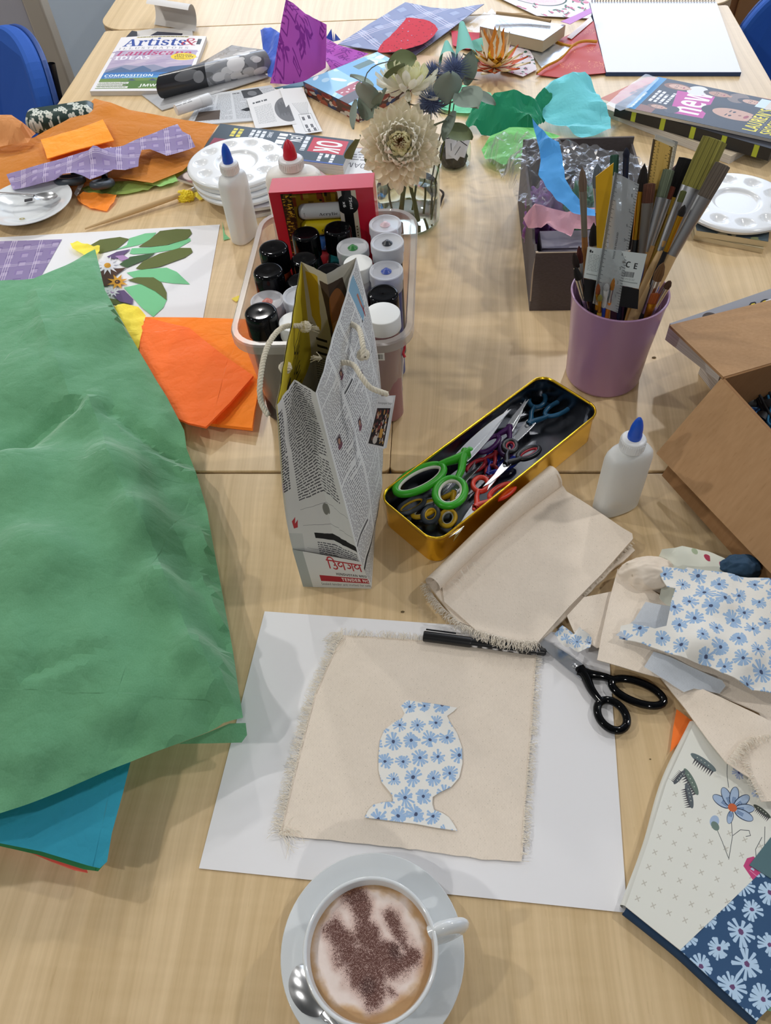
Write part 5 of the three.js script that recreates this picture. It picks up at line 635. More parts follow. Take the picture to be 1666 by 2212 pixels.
// ---------------------------------------------------------------- lilac pot of brushes
{
  const c = V(0.246, T, -0.916); const pot = thing('lilac_pot', 'lilac ceramic pot holding paint brushes and rulers', 'pot', c); const lil = mat(0xa882a6, 0.28, { clearcoat: 0.4, clearcoatRoughness: 0.15 });
  part('pot_wall', lathe([[0, 0.0], [0.05, 0], [0.054, 0.002], [0.0555, 0.006], [0.058, 0.06], [0.0655, 0.145], [0.0672, 0.151], [0.0665, 0.1525], [0.0645, 0.1525], [0.063, 0.149], [0.056, 0.06], [0.052, 0.008], [0, 0.007]], 72), lil, pot);
  const G = 'brushes in the lilac pot'; const nat = mat(0xc79a58, 0.5), natPale = mat(0xcdab78, 0.55), brownH = mat(0x8a5a2a, 0.4), goldF = mat(0xc9982e, 0.3, { metalness: 1 }), blk = blackPlastic, blueH = mat(0x1d3f9c, 0.3), orangeH = mat(0xc9771e, 0.4), whiteH = mat(0xc6cacc, 0.4), yellowH = mat(0xc09a2a, 0.45);
  // tip: pixel of the tip, low: pixel lower on the shaft; both at their depth z; the shaft runs down to the pot floor
  const brush = (label, tip, zt, low, zl, { w = 0.006, flat = false, hair = 0x8a6a4a, hairL = 0.022, ferL = 0.03, fer = silver, hand = nat, hr = 0.0032, paint }) => {
    const a = atZ(...tip, zt), b = atZ(...low, zl), d = a.clone().sub(b).normalize(); let L = a.y - (T + 0.012); L = Math.min(0.34, L / Math.max(0.5, d.y)); const base = a.clone().addScaledVector(d, -L);
    const cx = base.x - c.x, cz = base.z - c.z, r = Math.hypot(cx, cz); if (r > 0.044) { base.x = c.x + cx / r * 0.044; base.z = c.z + cz / r * 0.044; }
    if (a.y > T + 0.152) for (let k = 0; k < 30; k++) { const f = (T + 0.152 - base.y) / (a.y - base.y), px = base.x + (a.x - base.x) * f - c.x, pz = base.z + (a.z - base.z) * f - c.z, pr = Math.hypot(px, pz), m = 0.0595 - w * 0.5; if (pr > m) { base.x -= px * (1 - m / pr) * 1.2; base.z -= pz * (1 - m / pr) * 1.2; const br = Math.hypot(base.x - c.x, base.z - c.z); if (br > 0.047) { base.x = c.x + (base.x - c.x) * 0.047 / br; base.z = c.z + (base.z - c.z) * 0.047 / br; } } }
    const o = thing('paint_brush', label, 'brush', base, 0, G); const dir = a.clone().sub(base), LL = dir.length(); o.quaternion.setFromUnitVectors(V(0, 1, 0), dir.normalize());
    const y1 = LL - hairL - ferL, y2 = LL - hairL, fl = flat ? 0.32 : 1;
    part('handle', lathe([[0, 0], [hr * 0.6, 0.002], [hr * 0.8, y1 * 0.4], [hr * 1.15, y1 * 0.8], [Math.max(hr * 0.9, flat ? Math.min(w, 0.008) * 0.8 : w * 0.7), y1], [0, y1]], 14).scale(1, 1, flat ? 0.6 : 1), hand, o);
    part('ferrule', lathe([[Math.max(hr * 0.95, flat ? w * 0.55 : w * 0.72), y1 - 0.002], [flat ? w * 0.8 : w * 0.8, y1 + ferL * 0.4], [w, y2]], 20).scale(1, 1, flat ? fl + 0.12 : 1), fer, o);
    part('bristles', flat ? lathe([[w * 0.97, y2 - 0.001], [w * 1.04, y2 + hairL * 0.5], [w * 1.02, LL - 0.001], [w * 0.6, LL], [0, LL]], 20).scale(1, 1, fl) : lathe([[w * 0.95, y2 - 0.001], [w * 1.08, y2 + hairL * 0.35], [w * 0.7, y2 + hairL * 0.75], [0, LL]], 16), mat(new THREE.Color(hair).multiplyScalar(1.35), 0.9, { map: bristle, bumpMap: bristle, bumpScale: 0.0006 }), o);
    if (paint) part('paint_spots', merge(paint.map(([y, q, s]) => new THREE.SphereGeometry(hr * 0.9 * s, 10, 8).scale(1, 2.2, 1).translate(Math.cos(q) * hr * 0.75, LL * y, Math.sin(q) * hr * 0.6))), mat(0x2f5ab8, 0.5), o, 'dried blue paint').userData.kind = 'stuff';
    return o;
  };
  brush('worn round brush with a grey brown tip and tarnished ferrule', [1258, 360], -0.95, [1266, 600], -0.93, { w: 0.005, hair: 0x86705f, hairL: 0.03, ferL: 0.06, fer: mat(0x8f8a80, 0.45, { metalness: 0.8 }), hand: brownH, hr: 0.0042 });
  brush('grey blue soft brush behind the yellow spatula', [1291, 352], -0.99, [1296, 520], -0.96, { w: 0.007, hair: 0x6c7884, hairL: 0.03, hand: blk });
  brush('green stained brush behind the clear ruler', [1328, 334], -1.0, [1322, 500], -0.96, { w: 0.0055, flat: true, hair: 0x3d6a5a, hairL: 0.025, hand: nat });
  brush('dark navy brush with its handle end upward', [1354, 318], -1.0, [1346, 500], -0.96, { w: 0.0042, hair: 0x141a33, hairL: 0.012, ferL: 0.08, fer: mat(0x141a33, 0.25), hand: mat(0x141a33, 0.3), hr: 0.004 });
  brush('round black mop brush with a gold ferrule and black handle', [1393, 352], -0.99, [1368, 560], -0.95, { w: 0.0062, hair: 0x1e1614, hairL: 0.034, ferL: 0.06, fer: goldF, hand: blk, hr: 0.0048 });
  brush('flat brown brush with a blue handle', [1404, 396], -0.97, [1386, 560], -0.94, { w: 0.0075, flat: true, hair: 0x6e4433, hairL: 0.024, ferL: 0.072, fer: mat(0x8f8a84, 0.4, { metalness: 0.9 }), hand: blueH, hr: 0.005 });
  brush('pale green tipped flat brush with a natural handle', [1446, 366], -0.985, [1396, 620], -0.9, { w: 0.0075, flat: true, hair: 0x7d8a72, hairL: 0.034, ferL: 0.07, hand: nat, hr: 0.0042 });
  brush('red brown tipped flat brush with a slim silver ferrule', [1452, 402], -0.98, [1404, 600], -0.9, { w: 0.0055, flat: true, hair: 0x7a3a24, hairL: 0.016, ferL: 0.06, hand: nat, hr: 0.0036 });
  brush('dusty pink soft mop brush', [1469, 348], -1.01, [1430, 520], -0.96, { w: 0.0095, hair: 0x8a6f70, hairL: 0.036, ferL: 0.03, fer: mat(0x9a8e88, 0.4, { metalness: 0.9 }), hand: yellowH });
  brush('wide black foam brush with a yellow handle', [1494, 344], -1.0, [1440, 560], -0.92, { w: 0.0165, flat: true, hair: 0x0d0c0d, hairL: 0.048, ferL: 0.02, fer: yellowH, hand: yellowH, hr: 0.0065 });
  brush('broad brush with olive yellow bristles and a long silver ferrule', [1546, 300], -0.99, [1440, 600], -0.885, { w: 0.0165, flat: true, hair: 0xa09a4a, hairL: 0.06, ferL: 0.082, hand: natPale, hr: 0.0085 });
  brush('broad grey bristle brush with blue paint spots on its handle', [1563, 354], -0.955, [1450, 610], -0.87, { w: 0.0105, flat: true, hair: 0x7d7266, hairL: 0.042, ferL: 0.078, hand: natPale, hr: 0.0085, paint: [[0.42, 1.2, 0.5], [0.4, 1.9, 0.3], [0.33, 1.0, 0.45]] });
  brush('small black tipped brush with a brass ferrule and dark handle', [1480, 442], -0.93, [1434, 580], -0.9, { w: 0.0042, hair: 0x1d1716, hairL: 0.014, ferL: 0.045, fer: goldF, hand: blk, hr: 0.0036 });
  brush('small green tipped brush between the broad brushes', [1478, 412], -0.955, [1440, 560], -0.91, { w: 0.0042, flat: true, hair: 0x77804a, hairL: 0.014, ferL: 0.05, hand: nat, hr: 0.0034 });
  brush('soft brown hair brush with a shiny silver ferrule at the pot rim', [1434, 566], -0.88, [1402, 660], -0.875, { w: 0.0058, hair: 0x7a5530, hairL: 0.026, ferL: 0.05, fer: chrome, hand: blk, hr: 0.0045 });
  brush('flat orange brown tipped brush low in the pot', [1417, 634], -0.868, [1408, 672], -0.866, { w: 0.0062, flat: true, hair: 0xb3591f, hairL: 0.016, ferL: 0.03, fer: goldF, hand: blk });
  brush('silver ferrule brush leaning against the pot rim', [1449, 606], -0.865, [1425, 660], -0.868, { w: 0.0042, hair: 0x5a3a26, hairL: 0.012, ferL: 0.05, fer: chrome, hand: blk });
  brush('blue handled fine brush with a pale tip', [1312, 612], -0.87, [1297, 675], -0.862, { w: 0.0036, hair: 0xb9bcbf, hairL: 0.01, ferL: 0.026, fer: whiteH, hand: blueH, hr: 0.0034 });
  brush('orange handled fine brush with a ginger tip', [1327, 600], -0.872, [1305, 676], -0.862, { w: 0.0028, hair: 0xc07c26, hairL: 0.018, ferL: 0.018, fer: silver, hand: orangeH, hr: 0.0034 });
  brush('gold ferrule fine brush beside the blue handled one', [1293, 612], -0.872, [1284, 668], -0.864, { w: 0.003, hair: 0xa0521f, hairL: 0.016, ferL: 0.024, fer: goldF, hand: blk });
  brush('short olive handled brush at the inner front of the pot', [1297, 636], -0.864, [1289, 674], -0.86, { w: 0.003, hair: 0x8f8a45, hairL: 0.01, ferL: 0.02, fer: goldF, hand: yellowH });
  brush('dark red hair brush close to the pot rim', [1251, 530], -0.91, [1256, 620], -0.9, { w: 0.004, hair: 0x5c2018, hairL: 0.024, ferL: 0.03, hand: blk });
  brush('tall dark hair brush at the rim behind the card', [1240, 545], -0.9, [1250, 640], -0.892, { w: 0.0042, hair: 0x2a1814, hairL: 0.022, ferL: 0.04, fer: chrome, hand: blk });
  brush('short black hair brush with a bright ferrule at the rim', [1243, 576], -0.888, [1250, 650], -0.884, { w: 0.0046, hair: 0x14100f, hairL: 0.02, ferL: 0.05, fer: chrome, hand: blk });
  brush('black haired brush leaning low behind the card', [1283, 480], -0.96, [1278, 600], -0.93, { w: 0.006, hair: 0x121012, hairL: 0.03, fer: silver, hand: blk, hr: 0.004 });
  // rulers, spatula, card: flat slabs standing in the pot; corners TL TR BR BL
  const slab = (name, label, cat, px, z, t, m, marks, mm) => { const q = px.map(([a, b], i) => atZ(a, b, Array.isArray(z) ? z[i] : z)); const n = q[1].clone().sub(q[0]).cross(q[3].clone().sub(q[0])).normalize(); const g = merge([patch((u, v) => bil([q[3], q[2], q[1], q[0]], u, v), 1, 1), patch((u, v) => bil([q[3], q[2], q[1], q[0]], u, v).addScaledVector(n, t), 1, 1), ...[[0, 1], [1, 2], [2, 3], [3, 0]].map(([i, j]) => patch((u, v) => q[i].clone().lerp(q[j], u).addScaledVector(n, t * v), 1, 1, () => [0.01, 0.5]))]); const parts = [['body', g, m]]; if (marks) parts.push(['markings', patch((u, v) => bil([q[3], q[2], q[1], q[0]], u, v).addScaledVector(n, n.z > 0 ? t + 0.0003 : -0.0003), 1, 1), marks]); return assemble(name, label, cat, parts); };
  const ticks = (x, w, h, n, c, side, l) => { x.fillStyle = c; for (let i = 0; i < n; i++) { const y = h * (i + 0.5) / n, k = l * (i % 10 === 0 ? 1 : i % 5 === 0 ? 0.75 : 0.5); x.fillRect(side ? w - k : 0, y, k, 3); } };
  const cmNum = (x, h, n, at2, c, s) => { for (let i = 1; i < n; i++) text(x, String(i), at2, h * (1 - i / n), s + 'px sans-serif', c, { rot: -Math.PI / 2 }); };
  const wr = ctex(256, 1024, (x, w, h) => { fill(x, '#e0ba64', 0, 0, w, h); reseed(6); for (let i = 0; i < 200; i++) fill(x, i % 2 ? '#d6ae56' : '#e6c472', rr(0, w), rr(0, h), rr(1, 4), rr(40, 200)); ticks(x, w, h, 300, '#3a2a12', 0, 44); ticks(x, w, h, 240, '#3a2a12', 1, 50); cmNum(x, h, 30, 84, '#3a2a12', 26); cmNum(x, h, 12, 200, '#3a2a12', 30); for (let i = 0; i < 16; i++) oval(x, '#8f8a3a', rr(60, 160), rr(500, 1000), rr(3, 10), rr(6, 20)); });
  const clr = (n, f) => ctex(256, 1024, (x, w, h) => { x.clearRect(0, 0, w, h); f(x, w, h); });
  const rulerMark = mat(0xffffff, 0.5, { map: clr(1, (x, w, h) => { ticks(x, w, h, 160, '#23262a', 0, 46); ticks(x, w, h, 48, '#23262a', 1, 50); for (let i = 1; i < 9; i++) text(x, String(9 - i), 196, h * i / 9, '30px sans-serif', '#23262a', { rot: -0.2 }); text(x, 'MADE IN ENGLAND', 128, 620, '24px sans-serif', '#2a2a2c', { rot: -Math.PI / 2 }); }), transparent: true, alphaTest: 0.4 });
  const clearM = mat(0xe6eaeb, 0.12, { transmission: 0.72, thickness: 0 });
  slab('clear_ruler', 'clear plastic ruler standing behind the wooden ruler', 'ruler', [[1417, 290], [1465, 306], [1416, 560], [1372, 552]], [-1.02, -1.02, -0.955, -0.955], 0.002, clearM, mat(0xffffff, 0.5, { map: clr(2, (x, w, h) => { ticks(x, w, h, 120, '#202326', 1, 60); }), transparent: true, alphaTest: 0.4 }));
  slab('wooden_ruler', 'yellowed wooden ruler leaning in the pot', 'ruler', [[1413, 300], [1454, 318], [1392, 668], [1356, 658]], [-1.005, -1.005, -0.93, -0.93], 0.003, mat(0xffffff, 0.5, { map: wr }));
  slab('yellow_spatula', 'flat yellow plastic spatula with a slanted end', 'spatula', [[1287, 382], [1326, 352], [1302, 640], [1291, 640]], [-0.955, -0.955, -0.915, -0.915], 0.002, mat(0xe5b10e, 0.4));
  slab('clear_ruler', 'clear plastic ruler with printed scales in front of the yellow spatula', 'ruler', [[1329, 372], [1381, 398], [1335, 676], [1282, 656]], [-0.935, -0.935, -0.868, -0.868], 0.0022, clearM, rulerMark);
  const card = ctex(512, 300, (x, w, h) => { fill(x, '#cfd9da', 0, 0, w, h); reseed(4); print(x, 20, 60, 120, 170, 14, '#8a9698', { k: 0.35 }); fill(x, '#26282c', 22, 22, 16, 26); fill(x, '#26282c', 42, 30, 12, 18); text(x, 'C', 350, 130, 'bold 70px sans-serif', '#23262a'); text(x, 'E', 420, 136, 'bold 70px sans-serif', '#23262a'); oval(x, '#23262a', 330, 90, 12, 12); for (const a of [210, 268]) { x.strokeStyle = '#9aa5a8'; x.lineWidth = 10; x.beginPath(); x.arc(a, 150, 24, 0.6, 5.6); x.stroke(); } for (let i = 0; i < 44; i++) fill(x, '#3a3d42', 330 + i * 2.6, 165, rr(0.8, 2.2), 46); print(x, 330, 222, 130, 16, 10, '#8a9698', { k: 0.35 }); fill(x, '#9aa6a8', 20, 250, 470, 10); });
  slab('barcode_card', 'pale product card with the CE mark and a barcode in the pot', 'card', [[1270, 533], [1398, 549], [1380, 624], [1261, 600]], [-0.9, -0.9, -0.885, -0.885], 0.0006, mat(0xffffff, 0.4, { map: card }));
  slab('black_sleeve', 'black plastic sleeve below the product card', 'sleeve', [[1262, 602], [1381, 626], [1378, 668], [1262, 650]], [-0.89, -0.89, -0.88, -0.88], 0.002, mat(0x0e0e11, 0.3));
}
// ---------------------------------------------------------------- brown carton with embroidery threads
{
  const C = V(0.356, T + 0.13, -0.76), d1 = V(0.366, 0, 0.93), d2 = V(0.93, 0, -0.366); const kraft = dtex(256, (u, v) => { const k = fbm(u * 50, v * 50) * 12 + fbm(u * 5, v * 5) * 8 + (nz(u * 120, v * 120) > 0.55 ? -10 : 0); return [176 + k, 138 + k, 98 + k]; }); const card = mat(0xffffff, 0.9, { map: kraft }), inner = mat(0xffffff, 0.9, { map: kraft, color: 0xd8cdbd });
  const q = (a, b, c, d, t = 0.004) => { const n = b.clone().sub(a).cross(d.clone().sub(a)).normalize().multiplyScalar(-t); const f = (o) => patch((u, v) => bil([a, b, c, d], u, v).add(o ? n : V(0, 0, 0)), 8, 8, (u, v, p) => [(p.x + p.z) * 3, (p.z - p.x + p.y) * 3]); return merge([f(0), f(1), ...[[a, b], [b, c], [c, d], [d, a]].map(([m, k]) => patch((u, v) => m.clone().lerp(k, u).addScaledVector(n, v), 4, 1))]); };
  const P = (a, b, h) => { const p = C.clone().addScaledVector(d1, a).addScaledVector(d2, b); p.y = T + h; return p; };
  const o1 = V(0.283, T + 0.052, -0.703), o2 = o1.clone().addScaledVector(V(0.468, 0, 0.884), 0.3), b1 = at(1447, 702, 0.104), b2 = b1.clone().addScaledVector(V(0.944, 0, -0.33), 0.33);
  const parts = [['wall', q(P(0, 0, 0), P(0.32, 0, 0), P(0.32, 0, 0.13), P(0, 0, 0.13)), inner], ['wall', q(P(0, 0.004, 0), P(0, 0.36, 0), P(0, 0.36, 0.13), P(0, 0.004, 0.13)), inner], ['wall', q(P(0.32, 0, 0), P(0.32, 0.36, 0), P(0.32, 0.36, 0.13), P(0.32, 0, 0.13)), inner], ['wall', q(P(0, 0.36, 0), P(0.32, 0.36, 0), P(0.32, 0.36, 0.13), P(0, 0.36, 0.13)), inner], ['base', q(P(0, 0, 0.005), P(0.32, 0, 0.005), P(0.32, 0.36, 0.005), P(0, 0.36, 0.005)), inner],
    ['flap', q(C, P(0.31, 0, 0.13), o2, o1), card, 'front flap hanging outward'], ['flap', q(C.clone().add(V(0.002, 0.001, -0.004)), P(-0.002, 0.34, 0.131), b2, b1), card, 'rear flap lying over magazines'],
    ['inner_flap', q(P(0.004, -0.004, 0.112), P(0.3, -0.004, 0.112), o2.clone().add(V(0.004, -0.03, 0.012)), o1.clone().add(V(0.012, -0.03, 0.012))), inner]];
  assemble('cardboard_carton', 'open brown cardboard carton holding embroidery threads', 'carton', parts);
  // skeins
  const skein = (label, p, t, col, L = 0.05) => { const o = thing('thread_skein', label, 'thread', p, t, 'embroidery thread skeins in the carton'); const m = mat(col, 0.7), strands = []; reseed(Math.round(p.x * 9000)); for (let k = 0; k < 9; k++) { const y = rr(-0.005, 0.005), z = rr(-0.006, 0.006); strands.push(tube([[-L / 2, y, z * 0.8 - 0.006], [0, y * 1.2, z - 0.004], [L / 2, y, z], [L / 2 + 0.006, y, z + 0.008], [L / 2, y, z + 0.014], [0, y, z + 0.01], [-L / 2, y, z + 0.012]], 0.0016, 26, 6)); } part('strands', merge(strands), m, o); part('paper_band', tube([[-0.006, 0, 0.003], [0.006, 0, 0.003]], 0.0105, 2, 16), mat(0x16171c, 0.5), o, 'black paper band'); };
  const sp = [[1620, 868, 0x6f9fd8, 'sky blue thread skein nearest the carton corner'], [1640, 905, 0x3f7fc4, 'mid blue thread skein under the sky blue one'], [1660, 880, 0x0f1118, 'black thread skein between the blue skeins'], [1662, 918, 0x1d4f8f, 'navy thread skein against the carton wall'], [1678, 945, 0x8fb4dc, 'pale blue thread skein beside the navy one'], [1690, 890, 0x2a6f9a, 'teal blue thread skein in the middle of the carton'], [1655, 938, 0xb5683a, 'copper orange thread skein low in the carton']];
  sp.forEach(([a, b, col, l], i) => { const p = at(a, b, 0.06 + (i % 3) * 0.006); skein(l, p, i * 0.9, col); });
  const pile = lump(P(0.16, 0.18, 0.006), 0.13, 0.035, 0.15, 5, 0.3, 4); solo('thread_bundle', pile, mat(0x24324a, 0.8), 'dark tangled bundle of threads filling the carton', 'threads');
}
// ---------------------------------------------------------------- magazines and papers: corners TL, TR, BR, BL as the cover is read
function book(name, label, cat, px, h0, t, tex, o = {}) {
  const top = px.map(([a, b, dh]) => at(a, b, h0 + t + (dh ?? 0))), bot = top.map((p, i) => { const q = p.clone(); q.y = T + h0 + 0.0004 + (o.raise ? o.raise[i] : 0); return q; });
  const bend = o.bend || (() => 0), n = o.n || 10; const up = (u, v, e) => { const p = bil([top[3], top[2], top[1], top[0]], u, v); p.y += bend(u, v) + e; return p; };
  const cover = patch((u, v) => up(u, v, 0.0002), n, n); const dn = (u, v) => { const p = bil([bot[3], bot[2], bot[1], bot[0]], u, v); p.y += o.raise ? bend(u, v) : 0; return p; };
  const rim = (f) => patch((u, v) => { const [a, b] = f(u); return dn(a, b).lerp(up(a, b, -0.0003), v); }, n, 2, (u, v) => [u, v]);
  const pages = merge([patch((u, v) => up(u, v, -0.0006), n, n), patch(dn, n, n), rim((u) => [u, 0]), rim((u) => [1, u]), rim((u) => [1 - u, 1]), rim((u) => [0, 1 - u])]);
  return assemble(name, label, cat, [['cover', cover, mat(0xffffff, o.rough ?? 0.34, { map: tex, specularIntensity: 0.45, ...(o.m || {}) })], ['pages', pages, o.pm || pageEdge], ...(o.extra || [])]);
}
const pageEdge = mat(0xffffff, 0.7, { map: ctex(128, 128, (x, w) => { fill(x, '#d8d5d0', 0, 0, w, w); reseed(44); for (let y = 0; y < w; y += 4) fill(x, ['#c4bfba', '#e6e3df', '#b5aca8', '#dcd9d6'][Math.floor(rr(0, 4))], 0, y, w, 2); }) });
const darkEdge = mat(0x23242a, 0.5);
{
  const artists = ctex(768, 1024, (x, w, h) => { fill(x, '#e9e6e8', 0, 0, w, h); fill(x, '#d9cf9a', 150, 14, 470, 22); reseed(70); print(x, 160, 18, 450, 14, 14, '#3a3420', { k: 0.8 }); text(x, 'Artists', 60, 200, 'bold 200px serif', '#2b4a9a', { sx: 0.82 }); text(x, '&', 560, 190, 'italic 190px serif', '#b03a52'); text(x, 'I L L U S T R A T O R S', 40, 262, '52px serif', '#8a8894', { sx: 1.15 }); fill(x, '#2a2a2e', 706, 60, 34, 110);
    fill(x, '#b7a9c0', 30, 280, w - 60, 420); for (let i = 0; i < 30; i++) oval(x, i % 2 ? '#c6b8c8' : '#ab9db8', 60 + (i * 97) % 660, 300 + (i * 53) % 260, 70, 16, -0.2); poly(x, '#8d90a8', [[30, 640], [180, 560], [300, 590], [420, 560], [560, 640], [560, 700], [30, 700]]); poly(x, '#566c8e', [[30, 700], [150, 600], [240, 660], [330, 580], [420, 660], [420, 720], [30, 720]]); poly(x, '#465f86', [[420, 700], [560, 600], [738, 560], [738, 720], [420, 730]]); fill(x, '#3f78b8', 30, 700, w - 60, 120); fill(x, '#5a98cc', 200, 760, w - 230, 40); poly(x, '#6f8a4a', [[30, 810], [w - 30, 790], [w - 30, 985], [30, 985]]); poly(x, '#557a3a', [[200, 850], [w - 30, 840], [w - 30, 920], [300, 985]]); for (const a of [260, 430, 540]) poly(x, '#4a5870', [[a, 840], [a + 30, 810], [a + 70, 842], [a + 40, 850]]); poly(x, '#d8d3c8', [[500, 760], [700, 740], [720, 770]]);
    text(x, 'Landscape', 40, 380, 'italic bold 120px serif', '#b53a72'); text(x, 'IDEAS', 50, 460, 'bold 92px sans-serif', '#e8e8ee', { sx: 1.2 }); oval(x, '#f0cf1e', 640, 410, 108, 66); text(x, 'STYLISH', 575, 395, 'bold 34px sans-serif', '#2a2a1a'); text(x, 'STILL LIFE', 562, 425, 'bold 34px sans-serif', '#2a2a1a'); print(x, 570, 436, 140, 30, 12, '#3a3a22'); text(x, 'COMPOSITION', 46, 775, 'bold 58px sans-serif', '#e8eef4'); print(x, 60, 788, 320, 20, 14, '#dfe6ee'); text(x, 'JMW TURNER', 380, 950, 'bold 62px sans-serif', '#f0f0ec'); fill(x, '#e2e2dc', 30, 870, 250, 30); fill(x, '#e2e2dc', 30, 910, 210, 24); fill(x, '#e2e2dc', 30, 944, 260, 30); print(x, 40, 876, 230, 100, 14, '#8a8a86'); });
  book('art_magazine', 'art magazine with a painted landscape on its cover', 'magazine', [[262, 81], [446, 79], [402, 196], [194, 197]], 0, 0.011, artists, { bend: (u, v) => 0.004 * Math.sin(u * 3) * v });
  // magazine left open behind it with a curled page
  const mA = at(275, 77, 0.004), curlA = at(338, 62, 0.003), curlB = at(412, 78, 0.003);
  const curl = patch((u, v) => { const a = v * Math.PI * 1.15, p = curlA.clone().lerp(curlB, u); return V(p.x - 0.02 * (1 - u) + 0.006, p.y + 0.034 * (1 - Math.cos(a)) * 0.9, p.z - 0.03 - 0.045 * Math.sin(a)); }, 10, 18);
  const flat = sheet([[270, 84, 0.004], [290, 68, 0.004], [340, 60, 0.004], [415, 62, 0.005], [418, 90, 0.005], [300, 92, 0.005]], { edge: 0.012, thick: 0.003 }); const dk = sheet([[272, 80, 0.012], [285, 66, 0.012], [296, 68, 0.012], [296, 82, 0.012]], { edge: 0.01, thick: 0.003 }), dk2 = sheet([[322, 78, 0.012], [340, 68, 0.016], [394, 72, 0.014], [380, 82, 0.012]], { edge: 0.01, thick: 0.003 });
  assemble('open_magazine', 'grey magazine with a curled page behind the art magazine', 'magazine', [['pages', flat, mat(0xcfcbc6, 0.6)], ['curled_page', curl, mat(0xcfcbc6, 0.6)], ['cover_piece', dk, mat(0x22232e, 0.4), 'dark cover cutting'], ['cover_piece', dk2, mat(0x1f2236, 0.4), 'dark cover cutting']]);
  // black and white magazine curling over
  const bw = ctex(768, 512, (x, w, h) => { fill(x, '#8d9096', 0, 0, w, h); reseed(71); for (let i = 0; i < 60; i++) { const k = 110 + rr(0, 60) | 0; oval(x, `rgb(${k},${k + 2},${k + 6})`, rr(0, w), rr(0, h), rr(20, 90), rr(10, 40), rr(0, 3)); } fill(x, '#2c2e33', 0, 0, 330, h); oval(x, '#6a6c70', 200, 330, 80, 40); oval(x, '#8a8c90', 280, 360, 36, 44); for (let i = 0; i < 26; i++) oval(x, i % 3 ? '#d9dadc' : '#bfc1c4', rr(400, 700), rr(200, 460), rr(20, 48), rr(16, 40)); oval(x, '#e6e6e8', 540, 330, 60, 52); print(x, 420, 70, 130, 90, 40, '#4a4c52', { k: 0.5 }); });
  const R0 = at(345, 226, 0.0), R1 = at(592, 168, 0.0), T0 = at(420, 160, 0.0), T1 = at(505, 112, 0.0); const curlM = patch((u, v) => { const f = R0.clone().lerp(R1, u), bk = T0.clone().lerp(T1, u); const dirB = bk.clone().sub(f).setY(0), L = dirB.length(); dirB.normalize(); const r = 0.026; if (v < 0.5) { const a = (1 - v / 0.5) * Math.PI * 0.95; return f.clone().addScaledVector(dirB, r + 0.004 - Math.sin(a) * r * 1.0).setY(T + 0.003 + r + r * Math.cos(a)); } const t = (v - 0.5) / 0.5; return f.clone().addScaledVector(dirB, r + 0.004 + t * (L - r)).setY(T + 0.004 + 2 * r * (1 - t * 0.75) ** 1.1 * 0.98); }, 12, 30);
  const under = sheet([[295, 196, 0.003], [400, 180, 0.006], [440, 150, 0.012], [505, 112, 0.014], [560, 150, 0.012], [580, 165, 0.006], [350, 238, 0.003]], { edge: 0.012, thick: 0.002 });
  assemble('black_white_magazine', 'black and white photo magazine curling over towards the newspaper cuttings', 'magazine', [['cover', curlM, mat(0xffffff, 0.25, { map: bw })], ['pages', under, mat(0xb5b6b8, 0.5)]]);
  // newspaper and cuttings
  const np = ctex(1024, 512, (x, w, h) => { fill(x, '#cfd2d6', 0, 0, w, h); reseed(72); for (let c = 0; c < 5; c++) print(x, 30 + c * 200, 40, 170, 430, 13, '#8c8f94', { k: 0.4 }); fill(x, '#4a4c50', 560, 20, 260, 130); oval(x, '#7a7c80', 690, 85, 60, 40); fill(x, '#5a4f48', 60, 300, 220, 150); print(x, 430, 50, 100, 20, 18, '#2c2e32', { k: 0.6 }); poly(x, '#26282c', [[480, 330], [560, 300], [620, 340], [540, 360]]); });
  book('newspaper_page', 'printed newspaper pages under the cuttings', 'newspaper', [[440, 205], [585, 184], [668, 252], [400, 272]], 0, 0.003, np, { rough: 0.7 });
  const sn = ctex(512, 512, (x, w, h) => { fill(x, '#e3e3e4', 0, 0, w, h); reseed(73); print(x, 60, 90, 220, 30, 34, '#55585c', { k: 0.7 }); print(x, 60, 170, 230, 280, 15, '#a2a5a8', { k: 0.35 }); oval(x, '#77797d', 460, 300, 150, 170); for (let i = 0; i < 20; i++) fill(x, '#4a4c50', 360 + i * 7, 180 + rr(0, 60), 3, 160); });
  book('newspaper_cutting', 'white newspaper cutting with a grey photo on the newspaper', 'cutting', [[533, 214], [612, 197], [640, 268], [552, 278]], 0.0045, 0.001, sn, { rough: 0.6, bend: (u, v) => 0.008 * v * u });
  const dr = ctex(384, 512, (x, w, h) => { fill(x, '#e9eaec', 0, 0, w, h); x.strokeStyle = '#8a8d92'; x.lineWidth = 4; for (let i = 0; i < 10; i++) { x.beginPath(); x.moveTo(190 + i * 12, 300); x.lineTo(120 + i * 26, 160); x.stroke(); } for (const [a, b] of [[180, 320], [270, 310], [180, 410], [260, 410], [190, 460], [280, 455]]) { fill(x, '#3c3f48', a, b, 34, 40); fill(x, '#e9eaec', a + 15, b, 4, 40); } x.strokeRect(150, 290, 190, 200); });
  book('house_drawing', 'white cutting with a small house drawing beside the newspaper', 'cutting', [[606, 204], [655, 200], [697, 284], [640, 292]], 0.0035, 0.0008, dr, { rough: 0.6, bend: (u, v) => 0.012 * v * v });
  const ga = at(380, 238, 0.022), gb = at(455, 213, 0.022), gdir = gb.clone().sub(ga), gl = gdir.length(); const gst = ctex(256, 128, (x, w, h) => { fill(x, '#e6e7e9', 0, 0, w, h); reseed(60); print(x, 90, 44, 84, 30, 30, '#4a4c50', { k: 0.8 }); print(x, 90, 84, 80, 20, 9, '#9a9ca0'); }); gst.rotation = Math.PI / 2; gst.center.set(0.5, 0.5);
